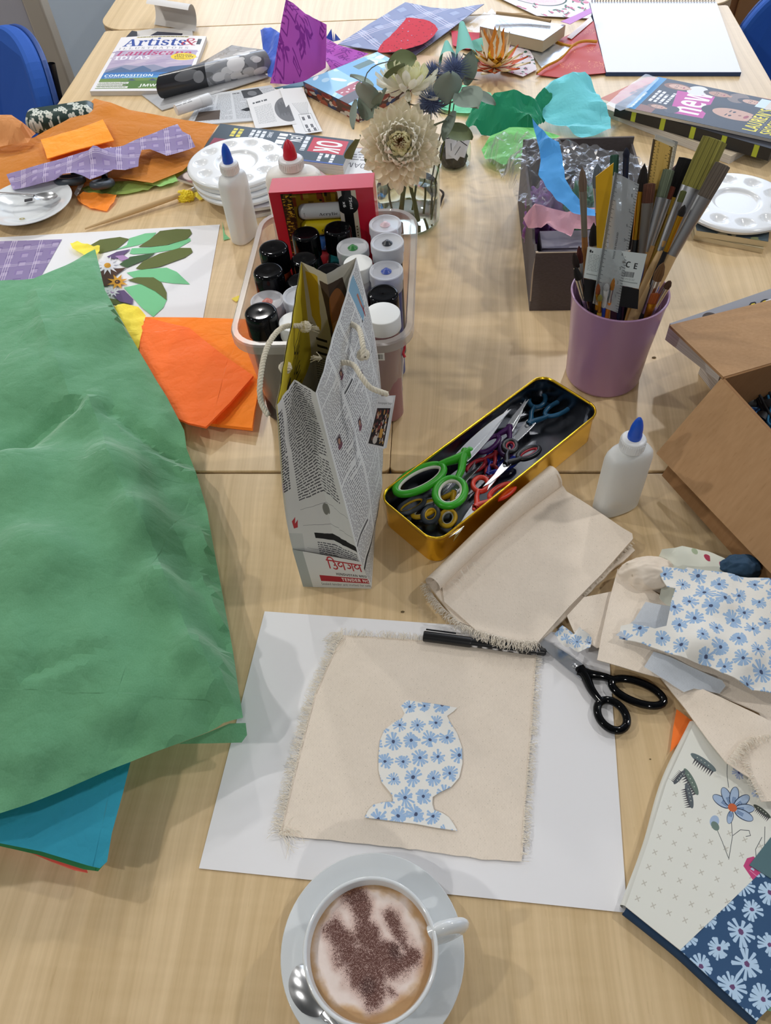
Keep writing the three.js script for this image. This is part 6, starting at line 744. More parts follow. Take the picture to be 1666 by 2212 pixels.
  assemble('glue_stick', 'white glue stick lying on the black and white magazine', 'glue stick', [['barrel', aim(lathe([[0, 0], [0.0112, 0], [0.0122, 0.001], [0.0122, gl * 0.7], [0.0118, gl * 0.7]], 28), ga, gb, 1.2), mat(0xffffff, 0.35, { map: gst })], ['cap', aim(lathe([[0.0124, gl * 0.7], [0.0128, gl * 0.71], [0.0128, gl - 0.002], [0.0115, gl], [0, gl]], 28), ga, gb), mat(0xe4e6e8, 0.3)]]);
  // stack below the round palettes
  const okT = ctex(768, 1024, (x, w, h) => { fill(x, '#22323a', 0, 0, w, h); reseed(74); fill(x, '#c41f30', 60, 30, 420, 260); text(x, 'OK', 110, 250, 'bold 260px sans-serif', '#eef0f0', { sx: 0.95 }); print(x, 500, 80, 230, 120, 44, '#e8e8ea', { k: 0.6 }); print(x, 60, 310, 420, 40, 44, '#dfe3e6', { k: 0.8 }); text(x, 'JEN', 60, 450, 'bold 120px sans-serif', '#f0f0f0'); print(x, 60, 480, 420, 70, 80, '#f0f0f0', { k: 0.8 }); text(x, 'SHARES', 60, 625, 'bold 46px sans-serif', '#e2e4e6'); print(x, 60, 645, 340, 120, 42, '#e2e4e6', { k: 0.7 }); print(x, 80, 820, 240, 90, 46, '#e2d23a', { k: 0.7 }); fill(x, '#8a2238', 420, 800, 330, 200); portrait(x, 600, 560, 110, '#c69a80', '#5a3a2a', '#bcd0e4'); fill(x, '#2c4f9a', 730, 0, 38, h); });
  const mg = (l, px, h0, t, c) => book('magazine', l, 'magazine', px, h0, t, ctex(64, 64, (x, w) => { fill(x, c, 0, 0, w, w); reseed(h0 * 1e5 | 0); for (let i = 0; i < 14; i++) oval(x, ['#8a5a4a', '#d8c8c0', '#3a3a44', '#c0566a'][i % 4], rr(0, 64), rr(0, 64), rr(3, 10), rr(3, 10)); }));
  mg('open gossip magazine at the bottom of the stack below the round palettes', [[430, 400], [640, 330], [760, 420], [520, 470]], 0, 0.008, '#c9b0b4');
  mg('brown covered magazine sticking out below the round palettes', [[382, 385], [470, 320], [640, 380], [520, 430]], 0.0085, 0.006, '#4a3428');
  mg('pale magazine with pink prints beside the translucent glue bottle', [[440, 412], [600, 360], [690, 430], [520, 455]], 0.015, 0.006, '#d8d2d6');
  book('gossip_magazine', 'dark gossip magazine with a red OK logo lying below the round palettes', 'magazine', [[765, 311], [742, 366], [440, 330], [478, 275]], 0.0, 0.014, okT, { bend: (u, v) => 0.008 });
  const cd = ctex(512, 384, (x, w, h) => { fill(x, '#e9e9ea', 0, 0, w, h); x.strokeStyle = '#8a2a34'; x.lineWidth = 12; x.strokeRect(0, 0, w, h); text(x, '10.30AM', 70, 170, '84px sans-serif', '#6a6a6e'); text(x, 'x', 60, 90, 'bold 60px sans-serif', '#33333a'); print(x, 70, 210, 330, 130, 34, '#8a8a8e', { k: 0.4 }); });
  book('printed_card', 'white timetable card with a red border beside the glass vase', 'card', [[850, 392], [700, 372], [742, 318], [858, 322]], 0, 0.0012, cd, { rough: 0.5 });
}
// ---------------------------------------------------------------- round palettes
{
  const R = 0.098; const hgt = (x, z) => { const r = Math.hypot(x, z); let h = 0.011; if (r < 0.043) { const t = Math.min(1, (0.043 - r) / 0.006); h -= 0.005 * t * t * (3 - 2 * t); } for (let k = 0; k < 10; k++) { const a = k * 0.6283 + 0.2, d = Math.hypot(x - Math.cos(a) * 0.071, z - Math.sin(a) * 0.072) / 0.0142; if (d < 1) h -= 0.007 * (1 - d * d) ** 1.2; } if (r > R - 0.005) h -= 0.0035 * ((r - R + 0.005) / 0.005) ** 2; return h; };
  const top = patch((u, v) => { const a = u * 6.2832, r = v * R; return V(Math.cos(a) * r, hgt(Math.cos(a) * r, Math.sin(a) * r), Math.sin(a) * r); }, 120, 56), side = lathe([[0, 0], [R - 0.012, 0], [R - 0.002, 0.002], [R + 0.0006, 0.005], [R, 0.0078]], 72); const g = merge([top, side]); const white = mat(0xeef1f4, 0.18, { clearcoat: 0.3 });
  const pal = (label, p, t, grp) => { const m = new THREE.Mesh(g, white); m.name = numbered('round_palette'); m.position.copy(p); m.rotation.y = t; scene.add(m); tag(m, label, 'palette', grp); };
  const b = at(511, 347, 0.062); for (let i = 0; i < 4; i++) { const p = b.clone(); p.y = T + 0.0225 + i * 0.0095; p.x += [0.012, 0.006, 0.003, 0][i]; p.z += [0.01, 0.004, -0.002, 0][i]; pal(['lowest white round palette in the stack on the magazines', 'second white round palette up in the stack on the magazines', 'third white round palette up in the stack on the magazines', 'topmost white round palette with ten wells on the magazine stack'][i], p, i * 0.3, 'white round palettes'); }
  const c = at(1592, 432, 0.034); c.y = T + 0.0225; pal('white round palette with ten wells lying on the worn boards beside the brushes', c, 0.5, 'white round palettes');
  const bd = (l, px, h0, t, col) => book('worn_board', l, 'board', px, h0, t, ctex(128, 128, (x, w) => { fill(x, col, 0, 0, w, w); reseed(h0 * 1e5 + 5 | 0); for (let i = 0; i < 40; i++) oval(x, ['#4a5a62', '#8a9068', '#2a3038', '#b0a890'][i % 4], rr(0, w), rr(0, w), rr(2, 12), rr(2, 8)); }), { pm: mat(0xe0cfa8, 0.7), rough: 0.6 });
  bd('lower cream edged paint board under the round palette', [[1480, 440], [1640, 470], [1650, 538], [1500, 508]], 0, 0.009, '#cdbf9c'); bd('upper dark paint board under the round palette', [[1490, 420], [1668, 450], [1660, 522], [1505, 498]], 0.0095, 0.011, '#4a545a');
}
// ---------------------------------------------------------------- glass vase with flowers, small jar
{
  const c = V(-0.064, T, -1.345); const v = thing('glass_vase', 'ribbed glass jar vase with water beside the red paint box', 'vase', c);
  const rad = (y) => (y < 0.006 ? 0.052 + y : y < 0.1 ? 0.0585 : y < 0.125 ? 0.0585 - (y - 0.1) * 0.5 : y < 0.14 ? 0.046 : 0.0475);
  part('glass_wall', patch((u, t) => { const a = u * 6.2832, y = t * 0.148, r = rad(y) + (y > 0.004 && y < 0.1 ? 0.0009 * Math.cos(a * 30) : 0); return V(Math.cos(a) * r, y, Math.sin(a) * r); }, 180, 30), glass, v); part('glass_base', lathe([[0, 0.0005], [0.05, 0.0005], [0.054, 0.004], [0.05, 0.006], [0, 0.005]], 48), glass, v);
  part('rim_ring', new THREE.TorusGeometry(0.0475, 0.0022, 10, 64).rotateX(Math.PI / 2).translate(0, 0.148, 0), glass, v);
  part('water', lathe([[0, 0.006], [0.0525, 0.006], [0.0555, 0.01], [0.0555, 0.074], [0, 0.074]], 48), mat(0xf6f8f0, 0.02, { transmission: 1, thickness: 0.1, ior: 1.33 }), v, 'slightly cloudy water');
  const stemM = mat(0x5a5f2c, 0.6), leafM = [mat(0x7f8f80, 0.7), mat(0x93a398, 0.7), mat(0x737f56, 0.7)];
  // chrysanthemum: head facing dir, petals in spiral rows
  const petalG = (L, w, cup) => patch((u, t) => { const x = (u - 0.5) * 2, ww = w * Math.sin(Math.min(1, t * 1.1 + 0.1) * Math.PI * 0.55) * (t > 0.72 ? Math.sqrt(Math.max(0, 1 - ((t - 0.72) / 0.28) ** 2)) * 0.98 + 0.02 : 1); return V(x * ww, cup * (x * x) * w + L * 0.28 * t * t * t, t * L); }, 4, 9);
  const pg = [petalG(0.034, 0.0052, 0.75), petalG(0.027, 0.005, 0.85), petalG(0.02, 0.0045, 0.9), petalG(0.013, 0.0034, 0.9)];
  const mum = (label, head, face, base, cols, n, sc, heart) => {
    const o = thing('chrysanthemum', label, 'flower', base); const hp = head.clone().sub(base); part('stem', sweep([V(0, 0, 0), hp.clone().multiplyScalar(0.5).add(V(0.004, 0, 0)), hp], () => 0.0034, 20, 8), stemM, o);
    const q = new THREE.Quaternion().setFromUnitVectors(V(0, 1, 0), face.normalize()); reseed(n);
    for (let i = 0; i < n; i++) { const t = i / n, a = i * 2.39996, th = -0.45 + 2.0 * t ** 0.75 + rr(-0.1, 0.1), k = t < 0.35 ? 0 : t < 0.58 ? 1 : t < 0.78 ? 2 : 3; const m = part('petal', pg[k], cols[k], o); const e = new THREE.Quaternion().setFromEuler(new THREE.Euler(-th, a, rr(-0.15, 0.15), 'YXZ')); m.quaternion.copy(q).multiply(e); const s = sc * rr(0.88, 1.1); m.scale.setScalar(s); const r0 = 0.013 * sc * (1 - t * 0.8), off = V(Math.sin(a) * r0, t * 0.012 * sc, Math.cos(a) * r0).applyQuaternion(q); m.position.copy(hp).add(off); }
    if (heart) { const l = []; for (let i = 0; i < 26; i++) { const a = i * 2.4, r = 0.0006 * i * 0.5; const s = V(Math.cos(a) * r, 0.026 * sc, Math.sin(a) * r).applyQuaternion(q).add(hp), e = V(Math.cos(a) * (r + 0.004), 0.034 * sc, Math.sin(a) * (r + 0.004)).applyQuaternion(q).add(hp); l.push(tube([s, s.clone().lerp(e, 0.6), e], 0.0007, 3, 5)); } part('heart', merge(l), mat(0x7a4a22, 0.8), o, 'brown heart').userData.kind = 'stuff'; }
    return o;
  };
  const pm = (c) => mat(c, 0.75, { transmission: 0.35, thickness: 0 }); const cream = [pm(0xfff9e6), pm(0xfffcee), pm(0xfdf8cc), pm(0xecec90)];
  mum('big cream chrysanthemum nodding over the front of the glass vase', atZ(864, 318, -1.29), V(0.05, 0.62, 0.8), V(-0.05, T + 0.01, -1.34), cream, 250, 1.42, true);
  mum('pale yellow chrysanthemum behind the big cream one', atZ(882, 195, -1.37), V(0.1, 0.9, -0.2), V(-0.075, T + 0.01, -1.35), [cream[1], pm(0xf4f3cc), cream[2], cream[2]], 100, 1.25, false);
  // thistles
  const thistle = (label, head, base, r) => { const o = thing('sea_holly', label, 'flower', base); const hp = head.clone().sub(base); part('stem', sweep([V(0, 0, 0), hp.clone().multiplyScalar(0.55).add(V(0.006, 0, 0)), hp], () => 0.0016, 20, 6), stemM, o); reseed(Math.round(r * 1e5)); const sp = []; for (let i = 0; i < 260; i++) { const y = 1 - (i / 260) * 1.7, q = Math.sqrt(Math.max(0, 1 - y * y)), a = i * 2.4, d = V(Math.cos(a) * q, y, Math.sin(a) * q); sp.push(aim(new THREE.ConeGeometry(0.0007, r * rr(0.75, 1.1), 4).translate(0, r * 0.5, 0), hp.clone().addScaledVector(d, r * 0.42), hp.clone().addScaledVector(d, r * 2))); } part('spines', merge(sp), mat(0x7482a8, 0.7), o, 'blue grey spines').userData.kind = 'stuff'; part('head', new THREE.SphereGeometry(r * 0.55, 16, 12).translate(hp.x, hp.y, hp.z), mat(0x4c5678, 0.8), o);
    for (let k = 0; k < 9; k++) { const a = k * 0.7 + r * 300, d = V(Math.cos(a), -0.25 + (k % 3) * 0.15, Math.sin(a)); part('bract', aim(patch((u, t) => V((u - 0.5) * 0.008 * (1 - t) * (1 + 0.4 * Math.sin(t * 18)), t * r * 2.2, 0), 2, 8), hp.clone().addScaledVector(V(0, -1, 0), r * 0.5), hp.clone().addScaledVector(d, r * 2)), mat(0x7a7468, 0.8), o, 'dry pointed bract'); } };
  thistle('blue sea holly head above the glass jar', atZ(982, 152, -1.38), V(-0.03, T + 0.01, -1.34), 0.022); thistle('blue sea holly head just behind the cream chrysanthemum', atZ(932, 222, -1.35), V(-0.045, T + 0.01, -1.36), 0.023); thistle('brownish drooping sea holly head behind the others', atZ(936, 158, -1.42), V(-0.06, T + 0.01, -1.37), 0.017);
  // eucalyptus
  const leaf = (L, w) => patch((u, t) => { const x = (u - 0.5) * 2, ww = w * Math.sin(Math.PI * Math.min(1, t * 0.94 + 0.05)) ** 0.7; return V(x * ww, 0.25 * w * x * x + 0.12 * L * Math.sin(t * 2), t * L); }, 6, 10);
  const lg = [leaf(0.05, 0.022), leaf(0.042, 0.017), leaf(0.05, 0.014)];
  const euc = (label, base, path, leaves) => { const o = thing('eucalyptus_sprig', label, 'leaves', base); const P2 = path.map((p) => p.clone().sub(base)); part('stem', sweep(P2, (t) => 0.0019 - 0.0011 * t, 30, 6), mat(0x6a6a58, 0.7), o); for (const [px, py, z, k, yaw, pit, roll, m, s] of leaves) { const l = part('leaf', lg[k], leafM[m], o); l.position.copy(atZ(px, py, z).sub(base)); l.rotation.set(pit, yaw, roll, 'YXZ'); l.scale.setScalar(s); } };
  const b1 = V(-0.085, T + 0.02, -1.34);
  euc('eucalyptus sprig with round leaves arching over the gossip magazine', b1, [b1, atZ(815, 320, -1.33), atZ(806, 250, -1.33), atZ(788, 180, -1.34), atZ(805, 145, -1.35), atZ(850, 130, -1.37)], [[790, 260, -1.33, 0, 2.4, -0.9, 0.2, 0, 1], [778, 300, -1.31, 0, -2.4, 1.15, -0.3, 2, 1.05], [822, 225, -1.33, 1, 0.3, -0.7, 0.5, 0, 1], [805, 190, -1.34, 1, -1.9, -0.2, 0.3, 1, 1], [832, 175, -1.35, 0, 1.4, -0.5, -0.4, 2, 0.85], [800, 235, -1.33, 0, -0.6, -1.1, 0.2, 1, 1], [838, 150, -1.38, 0, 1.7, -0.15, 0.5, 2, 1], [812, 290, -1.32, 1, 0.5, 1.0, 0.3, 0, 1.1], [772, 215, -1.34, 2, -0.2, 1.2, 0.8, 1, 0.9], [795, 345, -1.28, 1, 2.8, 1.2, 0.2, 2, 1.0]]);
  const b2 = V(-0.03, T + 0.02, -1.34);
  euc('eucalyptus sprig with grey leaves leaning over the green tissue', b2, [b2, atZ(950, 300, -1.33), atZ(975, 255, -1.34), atZ(985, 205, -1.35), atZ(1005, 165, -1.36)], [[992, 200, -1.35, 0, 0.6, 0.2, 0.3, 1, 1.15], [965, 225, -1.34, 0, 0.4, -1.2, -0.2, 1, 1.1], [1008, 185, -1.37, 2, 2.9, -0.9, 0.2, 0, 1], [1018, 200, -1.35, 2, 1.3, 0.5, 0.2, 1, 0.9], [985, 240, -1.34, 2, -0.5, 0.9, 0.4, 1, 1], [968, 262, -1.33, 2, -2.3, 0.7, 0.1, 0, 0.95], [955, 282, -1.34, 1, 1.3, 0.3, 0.2, 2, 1.3]]);
  // loose dried leaf
  solo('dried_leaf', sweep([at(948, 408, 0.004), at(958, 418, 0.008), at(954, 432, 0.006), at(952, 446, 0.004)], (t) => 0.0035 * Math.sin(t * 3.1) + 0.0008, 16, 6, 0.5), mat(0x2d231c, 0.8), 'dark shrivelled leaf on the table beside the glass vase', 'leaf');
  // small jar with cuttings
  const j = at(980, 360, 0.0); j.z -= 0.01; const jar = thing('glass_jar', 'small glass jar filled with black craft bits and paper tags', 'jar', j); part('glass_wall', lathe([[0, 0.001], [0.03, 0.001], [0.0345, 0.005], [0.0355, 0.02], [0.0345, 0.042], [0.032, 0.046], [0.033, 0.05], [0.031, 0.05]], 48), glass, jar);
  part('black_bits', lump(V(0, 0.002, 0), 0.0305, 0.036, 0.0305, 6, 0.22, 3), mat(0x1a1a1d, 0.5), jar, 'black craft bits').userData.kind = 'stuff';
  const tg = (px, py, z, w, h, t, l) => { const p = atZ(px, py, z); solo('paper_tag', rbox(w, h, 0.0008, 0.0003).translate(0, -h / 2, 0).rotateZ(t).rotateX(-0.3).translate(p.x, p.y, p.z), mat(0xffffff, 0.6, { map: ctex(64, 96, (x) => { fill(x, '#e6e8ee', 0, 0, 64, 96); fill(x, '#55575e', 30, 30, 4, 50); fill(x, '#24262c', 0, 6, 64, 4); }) }), l, 'tag'); };
  tg(974, 294, -1.49, 0.022, 0.04, 0.05, 'white paper tag standing upright in the small glass jar'); tg(1008, 285, -1.5, 0.022, 0.045, -0.3, 'white paper tag leaning backward over the rim of the small jar'); tg(1002, 305, -1.475, 0.02, 0.035, -0.6, 'short white paper tag leaning sideways in the small jar');
  const bs = atZ(999, 282, -1.505); solo('black_strip', rbox(0.006, 0.05, 0.001, 0.0004).translate(0, -0.024, 0).rotateZ(-0.2).translate(bs.x, bs.y, bs.z), mat(0x17171c, 0.4), 'black strip standing between the paper tags', 'strip');
}
// ---------------------------------------------------------------- things at the far end
{
  const S = (pts, o) => sheet(pts, { edge: 0.014, tile: 0.1, ...o });
  const cr = creases(81, 6, 0.12, 0.012);
  const print1 = ctex(512, 512, (x, w) => { fill(x, '#bb55c2', 0, 0, w, w); reseed(82); x.strokeStyle = '#7f2290'; x.lineWidth = 6; for (let k = 0; k < 34; k++) { const a = rr(0, w), b = rr(0, w), s = rr(26, 50), t = k % 2 ? 0.5 : -0.6; x.save(); x.translate(a, b); x.rotate(t); x.beginPath(); x.moveTo(-s, -s / 2); x.lineTo(s, -s / 2); x.lineTo(s, s / 2); x.lineTo(-s / 2, s / 2); x.lineTo(-s / 2, 0); x.lineTo(s / 2, 0); x.stroke(); x.restore(); } for (let k = 0; k < 18; k++) { const a = rr(0, w), b = rr(0, w); for (let i = 0; i < 5; i++) oval(x, '#8a2a9a', a + Math.cos(i) * 20, b + Math.sin(i * 1.3) * 16, 20, 6, i); } }, true); const mag = mat(0xffffff, 0.8, { map: print1, transmission: 0.12, thickness: 0 });
  solo('blue_tissue', S([[563, 66, 0.03], [585, 60, 0.05], [606, 74, 0.06], [602, 130, 0.04], [594, 172, 0.012], [580, 168, 0.01], [570, 120, 0.015]], { edge: 0.01, bump: (x, z) => cr(x, z) * 0.5 }), tissue(0x3d5fc0), 'blue tissue paper behind the printed purple paper', 'tissue paper');
  solo('purple_paper', S([[618, 0, 0.16], [634, 8, 0.15], [660, 30, 0.13], [706, 55, 0.1], [706, 80, 0.085], [704, 148, 0.02], [660, 176, 0.008], [620, 184, 0.004], [584, 182, 0.004], [592, 150, 0.03], [602, 90, 0.09], [608, 50, 0.12]], { tile: 0.16, bump: (x, z) => cr(x, z) * 0.4 }), mag, 'purple printed paper standing up in a peak', 'paper');
  solo('purple_paper', S([[706, 84, 0.03], [730, 98, 0.025], [797, 117, 0.012], [760, 136, 0.01], [716, 153, 0.008], [704, 132, 0.02]], { tile: 0.16, bump: (x, z) => cr(x, z) * 0.4 }), mag, 'flat piece of purple printed paper in front of the lilac plaid sheet', 'paper');
  solo('blue_tissue', S([[704, 82, 0.04], [716, 62, 0.06], [736, 86, 0.02], [720, 90, 0.03]], { edge: 0.008 }), tissue(0x3350a8), 'small blue tissue peak beside the purple paper', 'tissue paper');
  solo('teal_card', S([[588, 190, 0.002], [640, 192, 0.003], [700, 165, 0.004], [710, 150, 0.004], [700, 158, 0.003], [620, 184, 0.003]], { thick: 0.001 }), mat(0x3c6f80, 0.5), 'dark teal card edge below the purple paper', 'card');
  const pz = ctex(512, 512, (x, w) => { fill(x, '#8fc3e6', 0, 0, w, w); reseed(83); for (let i = 0; i < 30; i++) oval(x, i % 2 ? '#e3eef6' : '#b9dcf0', rr(0, w), rr(0, w), rr(20, 90), rr(10, 40), rr(0, 3)); poly(x, '#5aa0d8', [[220, 0], [420, 0], [380, 512], [200, 512]]); fill(x, '#3c2a28', 0, 330, 150, 90); fill(x, '#a82a34', 40, 250, 170, 80); fill(x, '#2f5a4a', 300, 60, 120, 70); for (let i = 0; i < 6; i++) oval(x, '#e8d8d8', 60 + i * 26, 290 + (i % 2) * 18, 10, 6, i); });
  const pzs = mat(0xffffff, 0.25, { map: ctex(256, 64, (x, w, h) => { fill(x, '#4a2e30', 0, 0, w, h); reseed(84); for (let i = 0; i < 40; i++) oval(x, ['#7a2a2e', '#9a4a3a', '#2c3f6a', '#c9c2b8'][i % 4], rr(0, w), rr(0, h), rr(6, 26), rr(4, 16)); }) });
  book('puzzle_box', 'glossy blue and red boxed set wrapped in film behind the flowers', 'box', [[655, 176], [815, 112], [905, 158], [775, 236]], 0, 0.03, pz, { pm: pzs, rough: 0.15 });
  const pb = plaid('#7f88ad', '#6c76a0', '#7a84ac', '#98a2c2'); solo('plaid_sheet', S([[730, 96, 0.012], [800, 50, 0.016], [876, 5, 0.02], [930, 16, 0.012], [980, 19, 0.014], [1046, 9, 0.02], [970, 66, 0.012], [897, 118, 0.008], [820, 109, 0.008]], { thick: 0.0016, tile: 0.2, turn: 0.6, bump: (x, z) => 0.003 * fbm(x * 8, z * 8) }), mat(0xffffff, 0.5, { map: pb }), 'sheet of blue lilac plaid card below the red paper doily', 'card');
  const dT = ctex(256, 256, (x, w) => { fill(x, '#c92438', 0, 0, w, w); reseed(85); for (let i = 0; i < 60; i++) oval(x, '#7f1626', rr(0, w), rr(0, w), rr(3, 7), rr(2, 4), rr(0, 3)); for (let i = 0; i < 8; i++) oval(x, '#9aa2c0', rr(0, w), rr(0, w), rr(3, 7), 3, 1); }, true);
  const od = []; const dO = [[817, 116], [826, 98], [850, 75], [868, 56], [880, 42], [905, 44], [928, 49], [942, 60], [944, 70], [930, 88], [905, 102], [880, 110], [845, 116]]; dO.forEach((p) => od.push([...p, 0.0205])); solo('red_doily', S(od, { edge: 0.01, smooth: true, tile: 0.12, ragged: 0.004, bump: (x, z) => 0.004 + 0.002 * fbm(x * 20, z * 20) }), mat(0xffffff, 0.8, { map: dT }), 'red cut paper doily lying on the plaid card', 'paper');
  // film wrapped silver pack
  const foil = ctex(512, 256, (x, w, h) => { fill(x, '#cfd8e4', 0, 0, w, h); reseed(86); for (let i = 0; i < 40; i++) { x.strokeStyle = i % 2 ? '#f0f4f8' : '#a9b2c2'; x.lineWidth = 3; x.beginPath(); x.moveTo(rr(0, w), rr(0, h)); x.lineTo(rr(0, w), rr(0, h)); x.stroke(); } });
  solo('clear_film', S([[1000, 62, 0.01], [1030, 40, 0.02], [1062, 22, 0.02], [1085, 40, 0.02], [1050, 66, 0.02], [1030, 72, 0.01]], { edge: 0.01, bump: (x, z) => 0.01 * Math.abs(nz(x * 40, z * 40)) }), clearPlastic, 'crinkled clear film under the silver pack', 'film');
  solo('floral_paper', S([[1082, 150, 0.006], [1078, 100, 0.006], [1100, 88, 0.008], [1135, 95, 0.008], [1152, 120, 0.006], [1160, 150, 0.006], [1130, 165, 0.005]], { thick: 0.001, tile: 0.14 }), mat(0xffffff, 0.6, { map: ctex(512, 512, (x, w) => { fill(x, '#e3d9e0', 0, 0, w, w); reseed(87); for (let i = 0; i < 60; i++) { const a = rr(0, w), b = rr(0, w); oval(x, i % 2 ? '#c06a8a' : '#3f6a58', a, b, rr(10, 24), rr(6, 14), rr(0, 3)); oval(x, '#3a3a44', a + 12, b + 6, 8, 4, 1); } }, true) }), 'white paper with cut rose prints beside the gold paper flower', 'paper');
  book('silver_pack', 'silver foil pack in clear film with a beige edge', 'pack', [[1061, 31], [1222, 54], [1174, 88], [1037, 57]], 0.009, 0.026, foil, { rough: 0.15, pm: mat(0xb9a888, 0.6), m: { metalness: 0.55 } });
  solo('wooden_stick', sweep([at(1072, 28, 0.05), at(1140, 36, 0.045), at(1190, 46, 0.042)], () => 0.004, 10, 8), mat(0xb5946a, 0.6), 'short wooden stick lying on the silver pack', 'stick');
  const wreath = ctex(768, 384, (x, w, h) => { fill(x, '#e8e1ea', 0, 0, w, h); reseed(88); oval(x, '#3f5a50', 330, 80, 220, 130); oval(x, '#ecd6dc', 330, 78, 208, 120); print(x, 200, 20, 260, 140, 16, '#d8b4c0', { k: 0.3 }); for (let i = 0; i < 22; i++) { const a = rr(0, w), b = rr(180, h); oval(x, '#4a7560', a, b, rr(20, 40), rr(6, 12), rr(0, 3)); oval(x, '#c9688a', a + 16, b, rr(10, 22), rr(8, 16)); } for (let i = 0; i < 6; i++) { oval(x, '#d0839c', 640 + rr(-60, 60), 60 + rr(-40, 60), 26, 20); oval(x, '#4a7560', 650 + rr(-60, 60), 80 + rr(-40, 60), 30, 9, rr(0, 3)); } });
  book('wreath_paper', 'white paper printed with a rose wreath behind the silver pack', 'paper', [[1050, -18], [1290, -8], [1276, 40], [1160, 34]], 0.004, 0.0012, wreath, { rough: 0.5 });
  solo('pink_strip', S([[1212, 46, 0.04], [1245, 32, 0.04], [1276, 17, 0.04], [1279, 27, 0.04], [1232, 52, 0.04]], { thick: 0.001 }), mat(0xc98ad0, 0.6), 'lilac pink paper strip between the wreath paper and the sketch pad', 'paper');
  const red = ctex(512, 512, (x, w) => { fill(x, '#c0392f', 0, 0, w, w); reseed(89); for (let i = 0; i < 700; i++) { const c = Math.floor(rr(0, 9)); oval(x, '#dd8a5a', (c % 3) * 170 + 80 + rr(-60, 60), Math.floor(c / 3) * 170 + 80 + rr(-40, 40), rr(1, 4), rr(1, 4)); } }, true); const redM = mat(0xffffff, 0.45, { map: red }), am = mat(0xd99a2c, 0.5);
  const e1 = S([[1158, 160, 0.006], [1176, 146, 0.008], [1210, 130, 0.014], [1240, 100, 0.02], [1262, 92, 0.02], [1292, 92, 0.016], [1314, 156, 0.006], [1262, 162, 0.006], [1222, 168, 0.005]], { tile: 0.2, thick: 0.001, bump: (x, z) => 0.006 * fbm(x * 14, z * 14) }), e2 = sweep([at(1160, 158, 0.012), at(1180, 143, 0.014), at(1212, 126, 0.02), at(1240, 97, 0.027), at(1262, 89, 0.027), at(1290, 90, 0.022)], () => 0.0035, 30, 6, 0.5);
  assemble('red_gift_bag', 'red paper gift bag with an amber edge lying beside the sketch pad', 'bag', [['front', e1, redM], ['edge_trim', e2, am, 'amber edge']]);
  const e3 = S([[1200, 88, 0.004], [1240, 70, 0.005], [1272, 38, 0.006], [1300, 60, 0.006], [1305, 110, 0.004], [1262, 100, 0.004], [1225, 100, 0.004]], { tile: 0.2, thick: 0.001 }), e4 = sweep([at(1200, 90, 0.006), at(1226, 99, 0.006), at(1262, 102, 0.006)], () => 0.004, 12, 6, 0.4), e5 = S([[1225, 80, 0.007], [1277, 35, 0.008], [1281, 45, 0.008], [1235, 84, 0.007]], { thick: 0.0008 });
  assemble('red_envelope', 'red envelope with a white and amber edge under the gift bag', 'envelope', [['front', e3, redM], ['edge_trim', e4, am, 'amber edge'], ['white_strip', e5, mat(0xe6e0dc, 0.6), 'white strip']]);
  solo('silver_paper', S([[1142, 108, 0.003], [1170, 100, 0.004], [1205, 98, 0.004], [1236, 104, 0.004], [1200, 132, 0.003], [1172, 150, 0.003]], { edge: 0.01, bump: (x, z) => 0.006 * Math.abs(nz(x * 25, z * 25, 3)) }), mat(0xd5dbe2, 0.25, { metalness: 0.8 }), 'shiny silver paper beside the red gift bag', 'paper');
  // sketch pad with wire binding
  const pT = ctex(64, 64, (x) => fill(x, '#eff1f6', 0, 0, 64, 64)); book('sketch_pad', 'large white sketch pad with a wire binding', 'sketch pad', [[1274, 4], [1548, 4], [1602, 156], [1310, 156]], 0, 0.009, pT, { rough: 0.75, pm: mat(0x27406a, 0.6) });
  { const pad = scene.children[scene.children.length - 1], a = at(1276, 5, 0.009), b = at(1546, 5, 0.009); const ring = tube(ringPath(0, 0, 0.0055, 0.0055, 0, 12), 0.0007, 18, 5, true).rotateZ(Math.PI / 2); for (let i = 0; i < 44; i++) { const p = a.clone().lerp(b, (i + 0.5) / 44); const m = part('wire_ring', ring, mat(0x6a6d72, 0.35, { metalness: 1 }), pad); m.position.copy(p.sub(pad.position)); } }
  // gold paper flower
  { const c = at(1068, 150, 0.012), parts = []; const foilM = mat(0xd9a62a, 0.2, { metalness: 0.85 }), cm = [mat(0xe8912f, 0.6), mat(0xeee0c2, 0.7), mat(0xe0c04a, 0.45), mat(0xd9622a, 0.6)]; reseed(90);
    const pet = (a, L, w, el, m, y) => { const g = patch((u, t) => { const q = (u - 0.5) * 2 * w * (t < 0.35 ? t / 0.35 : 1 - (t - 0.35) / 0.65) ; return V(q, 0.1 * w * 2 * Math.abs(u - 0.5) * 2 + L * 0.2 * t * t, t * L); }, 2, 6); g.rotateX(-el).rotateY(a).translate(c.x, c.y + y, c.z); parts.push(['petal', g, m]); };
    for (let i = 0; i < 16; i++) pet(i * 0.3927 + rr(-0.1, 0.1), rr(0.07, 0.09), 0.016, rr(0.02, 0.12), cm[i % 2 ? 1 : 3], 0.002); for (let i = 0; i < 12; i++) pet(i * 0.5236 + 0.2, rr(0.055, 0.07), 0.015, rr(0.3, 0.5), cm[i % 3 === 0 ? 2 : 1], 0.004); for (let i = 0; i < 7; i++) pet(2.2 + i * 0.33, rr(0.07, 0.085), 0.018, rr(0.75, 0.95), i % 2 ? cm[0] : cm[1], 0.004); for (let i = 0; i < 9; i++) pet(i * 0.7, rr(0.035, 0.05), 0.016, rr(0.4, 0.8), foilM, 0.008);
    assemble('paper_flower', 'spiky paper flower of orange, cream and gold foil petals', 'paper flower', parts); }
